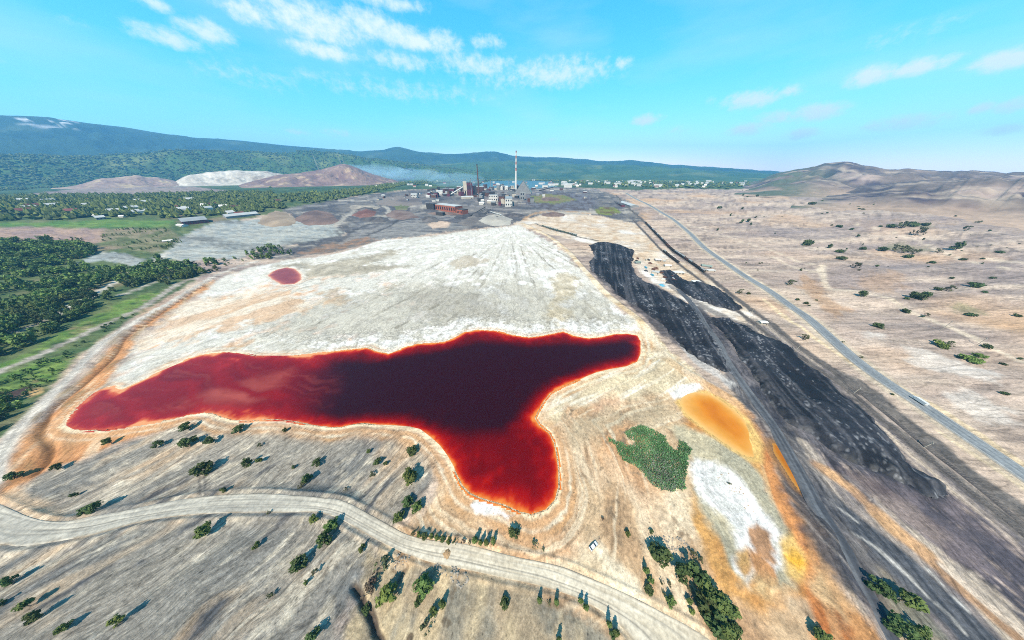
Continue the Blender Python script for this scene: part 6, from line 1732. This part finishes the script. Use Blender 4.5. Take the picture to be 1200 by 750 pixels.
def build_other_buildings():
    L = [("warehouse", "warehouse with grey roof and dark red wall by the grey flats", "warehouse", (215.5, 264.0), (245.5, 260.8), 44, 3.6, M_DARKRED, M_GREYROOF, 3.0, 7),
         ("storage_shed", "long pale roofed shed right of the dark red warehouse", "shed", (266, 256.5), (304, 252.0), 30, 2.0, M_GREY, M_PALEROOF, 2.0, 0),
         ("farm_building", "long white roofed building by the green field", "building", (94, 254.2), (113, 254.2), 22, 1.8, M_CREAM, M_WHITE, 1.6, 5),
         ("farm_building", "grey gabled building with white end right of the long white one", "building", (114, 258), (126, 257), 18, 2.4, M_GREY, M_PALEROOF, 1.8, 3),
         ("farm_building", "tiny white roofed hut by the green field", "hut", (140, 255.5), (146, 255.3), 9, 1.5, M_CREAM, M_WHITE, 1.2, 0),
         ("shed", "reddish brown roofed shed among trees at the left edge", "shed", (-4, 378), (24, 374), 12, 3.0, M_RUST, M_REDROOF, 2.0, 0),
         ("shed", "white wreck-like hut beside the scrub of the grey flats", "hut", (191, 284), (203, 283), 8, 1.4, M_GREY, M_WHITE, 1.0, 0),
         ("shed", "white gabled shed left of the dark red warehouse", "shed", (206, 264.5), (214, 266), 12, 1.6, M_WHITE, M_WHITE, 1.0, 0),
         ("rail_shed", "long grey roofed rail shed beside the start of the tracks", "shed", (716.5, 231.0), (738.5, 243.2), 34, 1.6, M_GREY, M_PALEROOF, .8, 0),
         ("rail_shed", "long dark rail shed left of the grey roofed one", "shed", (703, 225.5), (728, 242.5), 14, 1.6, M_DARKRED, M_DARKROOF, .5, 0),
         # scrap yard between the slag dumps
         ("yard_office", "white flat roofed block at the right of the scrap yard", "building", (791, 320.5), (802.5, 320.5), 9, 2.2, M_CREAM, M_WHITE, 0, 3),
         ("yard_shed", "white roofed shed in the middle of the scrap yard", "shed", (779, 312.5), (787, 313), 8, 1.6, M_CREAM, M_WHITE, .8, 0),
         ("yard_shed", "pale pinkish shed at the lower edge of the scrap yard", "shed", (764, 319), (772, 320.5), 8, 2, M_CREAM, M_PALEROOF, .8, 0),
         ("yard_shed", "white shed at the top of the scrap yard", "shed", (768, 305.5), (775, 306), 8, 1.6, M_GREY, M_WHITE, .6, 0),
         ("yard_shed", "small green roofed shed at the left of the scrap yard", "shed", (745, 309), (751, 308.5), 7, 1.6, M_GREY, M_GREENROOF, .8, 0),
         ("yard_shed", "white flat shed beside the track right of the scrap yard", "shed", (813, 330.5), (822, 330.5), 6, 1.3, M_CREAM, M_WHITE, 0, 0),
         ("yard_shed", "green roofed shed between the trains and the highway", "shed", (822, 312.5), (834, 314), 9, 1.6, M_GREY, M_GREENROOF, .8, 0),
         ("yard_shed", "white roofed shed between the trains and the highway", "shed", (830, 318.5), (838.5, 318.2), 6, 1.2, M_CREAM, M_WHITE, 0, 0),
         ("crossing_hut", "white crossing hut beside the railway above the slag", "hut", (891, 380.5), (899, 380.5), 4.5, 2.4, M_CREAM, M_WHITE, .8, 1)]
    for nm, lb, cat, a, b, d, hpx, wm, rm, rise, win in L:
        mp = mpp_at((a[0] + b[0]) / 2, (a[1] + b[1]) / 2)
        building(nm, lb, cat, a, b, d, hpx * mp, wm, rm, rise * mp, windows=win)
    # scrap containers and heaps
    r = np.random.default_rng(92)
    for i in range(30):
        px = r.uniform(746, 792); py = r.uniform(303, 331)
        if abs((py - 300) - (px - 740) * 0.45) > 12: continue
        x, y, mp = px_size(px, py)
        ci = int(r.integers(6)); tone = ["white", "rusty", "rusty", "dark grey", "cream", "light blue"][ci]
        e = link("container", None, loc=(x, y, gz(x, y)), rz=r.uniform(0, 3.1), label=f"{tone} container standing in the " + ("left part" if px < 768 else "right part") + " of the crowded scrap yard", cat="container", group="containers in the scrap yard")
        part("body", [box(-3, -1.2, 0, 3, 1.2, 2.5)], [M_WHITE, M_RUST, M_RUST, M_STEEL, M_CREAM, M_BLUE][ci], e)
        part("door", [box(3.01, -1.1, .1, 3.06, 1.1, 2.4)], M_STEEL, e)
        part("rib", [box(-2.9 + k * .9, -1.26, .1, -2.7 + k * .9, -1.21, 2.4) for k in range(7)], M_STEEL, e)
    for px, py, w, h, m, lb in ((762, 308, 5, 2.2, M_RUST, "rusty scrap heap at the top of the scrap yard"), (769, 314, 7, 2.6, M_RUST, "large rusty scrap heap in the middle of the scrap yard"), (757, 317, 5, 2, M_STEEL, "dark scrap heap at the left of the scrap yard"),
                               (776, 334, 7, 2.0, M_BLUE, "heap under a light blue tarpaulin below the scrap yard"), (524, 648.5, 9, .7, M_SANDP, "low brown earth heap dumped on the gravel road"), (784, 317, 6, 2.4, M_RUST, "reddish scrap heap beside the white flat roofed block")):
        x, y, mp = px_size(px, py)
        n = 18; th = np.linspace(0, 2*np.pi, n, endpoint=False)
        v = [(0, 0, h)]; 
        for q, zz in ((.3, .85), (.62, .45), (1.0, -.1)):
            rr = q * w * mp * .5 * r.uniform(.75, 1.25, n)
            v += [(rr[i] * math.cos(th[i]), rr[i] * math.sin(th[i]), zz * h * r.uniform(.8, 1.25)) for i in range(n)]
        f = [(0, 1 + i, 1 + (i + 1) % n) for i in range(n)]
        for k in range(2):
            for i in range(n):
                a, b = 1 + k*n + i, 1 + k*n + (i+1) % n
                f += [(a, a + n, b + n), (a, b + n, b)]
        nm = "scrap_heap" if m is not M_SANDP else "earth_heap"
        link(nm, mesh_np(nm, v, f, [m]), loc=(x, y, gz(x, y) + (0.25 if m is M_SANDP else 0)), label=lb, cat="heap")
    # the town beyond
    r = np.random.default_rng(93)
    protos = {}
    def house_mesh(L, D, h, rise, wm, rm):
        wv, wf = box(-L/2, -D/2, -3, L/2, D/2, h); gv, gf = gable(L, D, h + .02, rise); gv[:, 1] -= D/2
        return mesh_np("house", np.vstack([wv, gv]), np.vstack([wf, gf + 8]), [wm, rm], matidx=np.r_[np.zeros(6), np.ones(len(gf))])
    P_ = [house_mesh(26, 14, 9, 5, M_WHITE, M_PALEROOF), house_mesh(20, 14, 7, 6, M_CREAM, M_WHITE), house_mesh(44, 14, 14, 3, M_WHITE, M_GREYROOF), house_mesh(22, 14, 7, 6, M_CREAM, M_REDROOF), house_mesh(60, 16, 16, 3, M_WHITE, M_PALEROOF)]
    def put(px, py, k, lab, grp, z=None):
        x, y = P(px, py); x, y = x[0], y[0]
        link("house" if k in (0, 1, 3) else "apartment_block", P_[k], loc=(x, y, gz(x, y)), rz=-math.atan2(x, y) + r.uniform(-.5, .5), label=lab, cat="house" if k in (0, 1, 3) else "apartment block", group=grp)
    for i in range(110):
        px = r.uniform(620, 905); py = r.uniform(207.5, 220)
        put(px, py, r.choice([0, 1, 3, 2, 4], p=[.35, .3, .15, .12, .08]), "pale house among the trees of the far town", "houses of the far town")
    for i in range(18):
        put(r.normal(805, 9), r.normal(209.5, 1.5), r.choice([2, 4]), "white apartment block in the bright cluster of the far town right of the chimney", "apartment blocks of the far town")
    for i in range(12):
        put(r.normal(868, 4), r.normal(212.5, 2.0), r.choice([0, 2]), "white block on the rise at the right end of the town", "blocks at the right end of town")
    for i in range(8):
        put(r.normal(744, 5), r.normal(213.5, .8), r.choice([2, 4]), "long white block at the edge of the woods left of the town centre", "blocks at the wood edge")
    for i in range(34):
        px = r.uniform(440, 690); py = r.uniform(213, 220)
        put(px, py, r.choice([0, 1, 3]), "small pale house behind the smelter", "houses behind the smelter")
    for i in range(30):
        px_ = r.uniform(-20, 330)
        put(px_, r.uniform(236, 253), r.choice([0, 1, 3]), "small house half hidden in the valley trees, " + ["left of the green field", "above the green field"][int(px_ > 60)] if px_ < 200 else "small house in the valley trees above the dark red warehouse", "houses in the valley belt")

# ------------------------------------------------------------------ railway
def offset_path(p, o):
    t = np.gradient(p, axis=0); t /= np.hypot(t[:, 0], t[:, 1])[:, None]
    return np.stack([p[:, 0] + t[:, 1] * o, p[:, 1] - t[:, 0] * o], 1)

def at_s(path, s):
    seg = np.concatenate([[0], np.cumsum(np.hypot(*np.diff(path, axis=0).T))])
    x = np.interp(s, seg, path[:, 0]); y = np.interp(s, seg, path[:, 1])
    x2 = np.interp(s + 4, seg, path[:, 0]); y2 = np.interp(s + 4, seg, path[:, 1])
    return x, y, math.atan2(y2 - y, x2 - x), seg[-1]

def s_of(path, px, py):
    q = PL([(px, py)])[0]
    seg = np.concatenate([[0], np.cumsum(np.hypot(*np.diff(path, axis=0).T))])
    return seg[np.argmin(np.hypot(path[:, 0] - q[0], path[:, 1] - q[1]))]

def build_railway():
    def bal(x, y, o, s):
        n = fbm(x / 5, y / 5, 95, 3)
        t = np.clip(.5 + .6 * n, 0, 1)[:, None]
        return srgb(112, 106, 102) * t + srgb(84, 80, 80) * (1 - t)
    for k, (path, nm) in enumerate(((RAIL, "main"), (RAIL2, "second"), (SPUR, "spur"))):
        t = link("railway_track", None, kind="structure")
        ribbon("ballast", path, 4.2, M_EARTH, 0.35, 0.05, bal, cols=5, kind=None, parent=t)
        for o in (-.8, .8):
            r = ribbon("rail", offset_path(path, o), 0.24, M_STEEL, 0.62, 0.0, None, cols=2, kind=None, parent=t)
        L = at_s(path, 0)[3]
        sh = []
        for s in np.arange(0, L, 1.6):
            x, y, a, _ = at_s(path, s)
            if math.hypot(x, y) > 420: continue
            ux, uy = -math.sin(a), math.cos(a)
            z = h0(np.array([x]), np.array([y]))[0] + 0.44
            c = [(x + ux*q + math.cos(a)*w, y + uy*q + math.sin(a)*w, z) for q, w in ((-1.35,-.14),(1.35,-.14),(1.35,.14),(-1.35,.14))]
            sh.append((np.array(c), np.array([(0,1,2,3)])))
        if sh:
            v, f = join(sh); link("sleepers", mesh_np("sleepers", v, f, [M_SLEEPER]), t, kind="stuff")

def make_wagon(mat, label, group, cat="freight wagon", covered=False, load=True):
    e = link("freight_wagon", None, label=label, cat=cat, group=group)
    L, W, H = 13.0, 3.0, 2.3
    if covered:
        part("body", [box(-L/2, -W/2, 1.2, L/2, W/2, 3.7)], mat, e)
        v, f = tube((-L/2 - .1, 0, 3.35), (L/2 + .1, 0, 3.35), 1.55, 1.55, 10); v[:, 2] = np.maximum(v[:, 2], 3.71); part("roof", [(v, f)], M_GREYROOF, e)
        for s in (-1, 1): part("door", [box(-1.2, s*W/2 - .03, 1.4, 1.2, s*W/2 + .06, 3.5)], M_STEEL, e)
    else:
        t = .15
        part("body", [box(-L/2, -W/2, 1.2, L/2, W/2, 1.45), box(-L/2, -W/2, 1.45, L/2, -W/2 + t, 1.2 + H), box(-L/2, W/2 - t, 1.45, L/2, W/2, 1.2 + H), box(-L/2, -W/2 + t, 1.45, -L/2 + t, W/2 - t, 1.2 + H),
                      box(L/2 - t, -W/2 + t, 1.45, L/2, W/2 - t, 1.2 + H)], mat, e)
        part("rib", [box(-L/2 + .6 + k*1.7, s*W/2 - .02 + (0 if s > 0 else -.1), 1.3, -L/2 + .8 + k*1.7, s*W/2 + (.12 if s > 0 else .02), 1.15 + H) for k in range(8) for s in (-1, 1)], mat, e)
        if load:
            n = 8
            xs = np.linspace(-L/2 + .2, L/2 - .2, n)
            v = []
            for i, xx in enumerate(xs):
                v += [(xx, -W/2 + .2, 2.6), (xx, 0, 3.3 + .35 * math.sin(i * 2.1)), (xx, W/2 - .2, 2.6)]
            f = []
            for i in range(n - 1):
                for k in range(2): f.append((3*i + k, 3*i + 3 + k, 3*i + 4 + k, 3*i + 1 + k))
            link("load", mesh_np("load", v, f, [M_COAL]), e)
    for s in (-1, 1):
        b = part("bogie", [box(s*4.4 - 1.3, -1.1, .5, s*4.4 + 1.3, 1.1, 1.15)], M_STEEL, e)
        for w in (-.9, .9):
            for q in (-1, 1):
                part("wheel", [tube((s*4.4 + w, q*.72, .45), (s*4.4 + w, q*.86, .45), .45, .45, 10)], M_STEEL, b)
    return e

def copy_thing(root, loc, rz, label=None, group=None):
    c = root.copy(); COL.objects.link(c); c.location = loc; c.rotation_euler = (0, 0, rz)
    if label: c["label"] = label
    if group: c["group"] = group
    for ch in root.children:
        d = ch.copy(); COL.objects.link(d); d.parent = c
        for g in ch.children:
            h = g.copy(); COL.objects.link(h); h.parent = d
    return c

def train(path, s0, s1, protos, what, group, seed):
    r = np.random.default_rng(seed); s = s0; k = 0
    n = int((s1 - s0) / 14.6)
    for i in range(n):
        x, y, a, _ = at_s(path, s0 + i * 14.6)
        z = h0(np.array([x]), np.array([y]))[0] + .62
        pr = protos[r.choice(len(protos))]
        num = n - i
        lb = f"{what}, {ordinal(num - 1)} from its near end" if num <= 20 else f"{what}, far from the near end"
        copy_thing(pr, (x, y, z), a, lb, group)

def build_trains():
    g1 = make_wagon(M_WAGON, "x", "wagons"); g2 = make_wagon(M_RUST, "x", "wagons"); g3 = make_wagon(M_WAGON, "x", "wagons", covered=True); g4 = make_wagon(M_WAGONG, "x", "wagons", covered=True); g5 = make_wagon(M_WAGONG, "x", "wagons", load=False)
    train(RAIL, s_of(RAIL, 757, 262), s_of(RAIL, 828, 322), [g1, g1, g2, g3], "dark freight wagon of the long train", "wagons of the long dark train", 1)
    train(RAIL2, s_of(RAIL2, 777, 295), s_of(RAIL2, 800, 313), [g1, g3], "dark freight wagon beside the scrap yard", "wagons of the train by the scrap yard", 2)
    train(SPUR, s_of(SPUR, 636, 265.5), s_of(SPUR, 679, 277.5), [g4, g5], "greenish freight wagon on the spur", "wagons of the green train", 3)
    for p in (g1, g2, g3, g4, g5):
        for ch in list(p.children_recursive): bpy.data.objects.remove(ch)
        bpy.data.objects.remove(p)

# ------------------------------------------------------------------ poles, masts, vehicles, rocks
def pole_between(base, tip):
    x, y = PL([base])[0]; z = gz(x, y)
    dx, dy, dz = ray(*tip)
    t = math.hypot(x, y) / math.hypot(dx, dy)
    return x, y, z, max(4.0, CAM_H + dz * t - z)

def build_person(px, py):
    """a standing figure: one continuous skinned body with fingers, dressed by material"""
    J = {"pel": ((0, 0, .95), .125), "bel": ((0, .01, 1.08), .12), "che": ((0, .01, 1.30), .15), "nck": ((0, .02, 1.48), .06), "chin": ((0, -.01, 1.56), .075), "brow": ((0, 0, 1.66), .09), "top": ((0, .02, 1.74), .065), "nose": ((0, -.1, 1.61), .018)}
    E = [("pel", "bel"), ("bel", "che"), ("che", "nck"), ("nck", "chin"), ("chin", "brow"), ("brow", "top"), ("brow", "nose")]
    for s, n in ((-1, "l"), (1, "r")):
        J.update({"hip"+n: ((s*.1, 0, .90), .095), "kne"+n: ((s*.11, -.02, .50), .062), "ank"+n: ((s*.12, .02, .09), .043), "toe"+n: ((s*.14, -.16, .035), .035),
                  "sho"+n: ((s*.19, .01, 1.41), .065), "elb"+n: ((s*.25, .03, 1.13), .045), "wri"+n: ((s*.20, -.20, 1.10), .03), "pal"+n: ((s*.18, -.29, 1.11), .032), "ear"+n: ((s*.095, .01, 1.63), .02)})
        E += [("pel", "hip"+n), ("hip"+n, "kne"+n), ("kne"+n, "ank"+n), ("ank"+n, "toe"+n), ("che", "sho"+n), ("sho"+n, "elb"+n), ("elb"+n, "wri"+n), ("wri"+n, "pal"+n), ("brow", "ear"+n)]
        for k in range(4):
            J["f%d%s" % (k, n)] = ((s*(.205 - .022*k), -.355 - .008*(k in (1, 2)), 1.12), .009); J["g%d%s" % (k, n)] = ((s*(.195 - .02*k), -.385, 1.095 - .004*k), .008)
            E += [("pal"+n, "f%d%s" % (k, n)), ("f%d%s" % (k, n), "g%d%s" % (k, n))]
        J["th"+n] = ((s*.135, -.29, 1.125), .011); E.append(("pal"+n, "th"+n))
    keys = list(J); me = bpy.data.meshes.new("body")
    me.from_pydata([J[k][0] for k in keys], [(keys.index(a), keys.index(b)) for a, b in E], [])
    tmp = bpy.data.objects.new("body", me); COL.objects.link(tmp)
    sk = tmp.modifiers.new("skin", 'SKIN'); sk.use_smooth_shade = True
    tmp.modifiers.new("smooth", 'SUBSURF').levels = 1
    for i, k in enumerate(keys):
        q = me.skin_vertices[0].data[i]; q.radius = (J[k][1], J[k][1] * .85); q.use_root = (k == "pel")
    dg = bpy.context.evaluated_depsgraph_get()
    body = bpy.data.meshes.new_from_object(tmp.evaluated_get(dg)); bpy.data.objects.remove(tmp)
    body.name = "body"; body.materials.clear()
    for m in (M("skin", (206, 160, 134), scale=4, var=.08), M("dark_jacket", (58, 60, 70), scale=3, var=.15), M("blue_trousers", (64, 74, 96), scale=3, var=.15), M("dark_hair", (50, 42, 38), scale=6, var=.2), M("shoe_leather", (46, 42, 40), scale=4, var=.1)):
        body.materials.append(m)
    for f in body.polygons:
        c = f.center
        f.material_index = 4 if c.z < .10 else (2 if c.z < .96 and c.y > -.17 else (0 if (c.y < -.2 and c.z < 1.3) else (1 if c.z < 1.49 else (3 if (c.z > 1.69 or c.y > .045) else 0))))
    x, y, _ = px_size(px, py)
    link("person", body, loc=(x, y, gz(x, y)), rz=0.3, label="small person in dark jacket standing on tan ground just beyond the white car", cat="person")

def build_small():
    for a, b, lb in (((1000, 461), (1009, 454), "pale power pole beside the railway near the slag's upper corner"), ((1083, 524), (1094, 518), "pale power pole beside the railway at the dark ballast"), ((1102, 387), (1116, 376), "pale power pole on the plain above the bright green shrubs"),
                     ((1145, 404), (1158, 396), "pale power pole on the plain beside the dark shrub"), ((932, 411), (938, 405), "pale power pole where the railway passes the slag crest"), ((880, 367), (884, 361), "pale power pole near the white crossing hut")):
        x, y, z, h = pole_between(a, b); h = min(h, 16.0)
        e = link("power_pole", None, loc=(x, y, z), rz=.6, label=lb, cat="power pole")
        part("pole", [tube((0, 0, -1), (0, 0, h), .26, .2, 7)], M_WOOD, e)
        part("crossarm", [box(-1.3, -.1, h - .9, 1.3, .1, h - .65)], M_WOOD, e)
        for q in (-1.1, 0, 1.1): part("insulator", [tube((q, 0, h - .65), (q, 0, h - .35), .08, .06, 6)], M_WHITE, e)
    # masts on the bald hill: on the crest at the right range
    def at_crest(px, py, D):
        dx, dy, dz = (float(q) for q in ray(px, py)); hor = math.hypot(dx, dy)
        return D * dx / hor, D * dy / hor, CAM_H + D * dz / hor
    for px, py, hpx, lb in ((400, 193, 6.5, "thin pale mast on the top of the bald hill"), (404, 194, 5, "shorter mast right of the thin one on the bald hill"), (374, 200, 10, "lattice mast on the left shoulder of the bald hill")):
        x, y, z = at_crest(px, py, 3300); m = 3300 / FPX * 1.2
        e = link("radio_mast", None, loc=(x, y, z - 4), label=lb, cat="mast")
        H = hpx * m
        for k in range(3):
            a = k * 2.094
            part("leg", [tube((4 * math.cos(a), 4 * math.sin(a), 0), (.6 * math.cos(a), .6 * math.sin(a), H), .8, .6, 5)], M_PALESTEEL, e)
        part("brace", [tube((4*(1-q)*math.cos(a), 4*(1-q)*math.sin(a), q*H), (4*(1-q)*math.cos(a+2.094), 4*(1-q)*math.sin(a+2.094), q*H + 3), .4, .4, 4) for q in (.1, .3, .5, .7, .85) for a in (0, 2.094, 4.188)], M_PALESTEEL, e)
    # white pick-up by the tan ground
    def car(px, py, rz, label, L=4.6, lorry=False):
        x, y, mp = px_size(px, py)
        e = link("lorry" if lorry else "parked_car", None, loc=(x, y, gz(x, y) + (.62 if lorry else 0.02)), rz=rz, label=label, cat="lorry" if lorry else "car")
        if lorry: e.scale = (.8, .8, .8)
        def loft(secs):
            v = []; f = []
            for i, (xx, w0, z0, w1, z1) in enumerate(secs):
                v += [(xx, -w0, z0), (xx, w0, z0), (xx, w1, z1), (xx, -w1, z1)]
            for i in range(len(secs) - 1):
                a, b = 4*i, 4*i + 4
                for k in range(4): f.append((a + k, b + k, b + (k+1) % 4, a + (k+1) % 4))
            m = 4 * (len(secs) - 1)
            f += [(0, 1, 2, 3), (m + 3, m + 2, m + 1, m)]
            return np.array(v, float), np.array(f)
        if lorry:
            part("cab", [loft([(3.2, 1.15, .6, 1.1, 2.2), (3.9, 1.15, .5, 1.05, 2.7), (4.9, 1.15, .5, 1.0, 2.6), (5.3, 1.1, .5, 1.0, 1.6)])], M_CARWHITE, e)
            part("windscreen", [loft([(4.95, .95, 1.65, .9, 2.5), (5.27, .95, 1.6, .9, 1.75)])], M_GLASS, e)
            part("cargo_box", [box(-5, -1.25, .95, 3.1, 1.25, 3.5)], M_CARWHITE, e)
            part("chassis", [box(-5, -.5, .55, 4.8, .5, .94)], M_STEEL, e)
            W = ((4.2, 1), (-3.2, 1), (-4.3, 1))
        else:
            k = L / 4.6
            part("body", [loft([(-2.3*k, .8, .45, .78, .9), (-2.1*k, .88, .3, .86, 1.0), (-.9*k, .9, .28, .86, 1.02), (.9*k, .9, .28, .86, 1.0), (2.0*k, .88, .3, .8, .86), (2.3*k, .76, .42, .7, .7)])], M_CARWHITE, e)
            part("cabin_windows", [loft([(-2.0*k, .84, .98, .66, 1.0), (-1.5*k, .84, .98, .68, 1.5), (.3*k, .84, .98, .68, 1.52), (1.15*k, .84, .97, .7, .99)])], M_GLASS, e)
            part("roof_panel", [loft([(-1.55*k, .7, 1.49, .66, 1.56), (.3*k, .7, 1.51, .66, 1.58)])], M_CARWHITE, e)
            for s in (-1, 1): part("headlight", [box(2.2*k, s*.55 - .14, .58, 2.32*k, s*.55 + .14, .72)], M_PALESTEEL, e)
            W = ((1.45*k, .68), (-1.45*k, .68))
        for wx, r_ in W:
            for s in (-1, 1):
                R = .5 if lorry else .34
                t = part("wheel", [tube((wx, s*(1.2 if lorry else .9) - s*.24, R), (wx, s*(1.2 if lorry else .9) + s*.02, R), R, R, 14)], M_TYRE, e)
                part("rim", [tube((wx, s*(1.2 if lorry else .9) + s*.021, R), (wx, s*(1.2 if lorry else .9) + s*.03, R), R*.6, R*.55, 10)], M_PALESTEEL, t)
        return e
    car(694.5, 641, 0.55, "white car parked on tan ground just above the gravel road", 4.6)
    q = PL([(1066, 466.5), (1082, 477)])
    car(1074.5, 471.2, math.atan2(*(q[0] - q[1])[::-1]), "white lorry driving on the grey highway", lorry=True)
    build_person(701.2, 632.6)
    # boulders and rubble
    r = np.random.default_rng(97)
    def rocks(name, spots, smin, smax, mat, label):
        base = np.array([(1,0,0),(0,1,0),(-1,0,0),(0,-1,0),(0,0,.8),(0,0,-.7),(.6,.6,.4),(-.6,.5,.5)], float)[:6]
        f0 = np.array([(0,1,4),(1,2,4),(2,3,4),(3,0,4),(1,0,5),(2,1,5),(3,2,5),(0,3,5)])
        n = len(spots); s = r.uniform(smin, smax, n) * r.uniform(.6, 1.3, n)
        v = base[None] * s[:, None, None] * r.uniform(.55, 1.3, (n, 6, 1)) 
        z = ground_z(spots[:, 0], spots[:, 1])
        v = v + np.c_[spots, z + .1 * s][:, None, :]
        link(name, mesh_np(name, v.reshape(-1, 3), (f0[None] + (np.arange(n)*6)[:, None, None]).reshape(-1, 3), [mat]), kind="stuff", label=label)
    a = scatter(PL([(508,660),(525,658),(545,668),(550,682),(538,690),(526,676),(512,670)]), 80, 71, clump=3, thr=-.3)
    b = scatter(PL([(455,652),(475,646),(482,654),(470,668),(458,664)]), 30, 72, clump=3, thr=-.3)
    c = scatter(PL([(770,628),(800,630),(815,650),(795,648),(775,640)]), 70, 73, clump=4, thr=-.2)
    rocks("rubble", np.vstack([a, b, c]), .25, .7, M_STONE, "pale rubble along the gully and the tan ground beside the road")
    d = scatter(PL([(835,560),(852,552),(875,580),(885,600),(878,605),(860,580)]), 46, 74, clump=4, thr=0.0)
    e = scatter(PL([(560,590),(520,540),(640,600),(680,560),(720,600),(760,640),(700,640),(600,615)]), 70, 75, clump=8, thr=0.1)
    rocks("stones", np.vstack([d, e]), .15, .4, M_SANDP, "brown stones scattered on the white crust and tan flats")
    # drifting smoke over the smelter
    m = bpy.data.materials.new("smoke"); m.use_nodes = True; nt = m.node_tree
    nt.nodes.remove(nt.nodes["Principled BSDF"])
    vp = nt.nodes.new("ShaderNodeVolumePrincipled"); vp.inputs["Color"].default_value = (.55, .8, 1, 1); vp.inputs["Density"].default_value = .0018
    nt.links.new(vp.outputs[0], nt.nodes["Material Output"].inputs["Volume"])
    for k, (px, py, sx, sy, sz) in enumerate(((535, 221, 190, 90, 42), (490, 214, 330, 150, 60), (440, 206, 460, 200, 80))):
        x, y = PL([(px, max(py, 214))])[0]
        n1, n2 = 24, 14
        th, ph = np.meshgrid(np.linspace(0, 2*np.pi, n1), np.linspace(0.02, np.pi - .02, n2))
        dv = np.stack([np.sin(ph)*np.cos(th), np.sin(ph)*np.sin(th), np.cos(ph)], 2).reshape(-1, 3)
        rad = 1 + .25 * fbm(th.ravel() * 1.2 + k, ph.ravel() * 2, 98 + k, 3)
        v = dv * rad[:, None] * np.array([sx, sy, sz]); v[:, 2] += sz * 1.0 + 12
        link("smoke", mesh_np("smoke", v, grid_faces(n2, n1)[:, ::-1], [m], True), loc=(x, y, gz(x, y)), kind="stuff", label="thin bluish smoke drifting left from the smelter")

build_smelter()
build_other_buildings()
build_railway()
build_trains()
build_small()
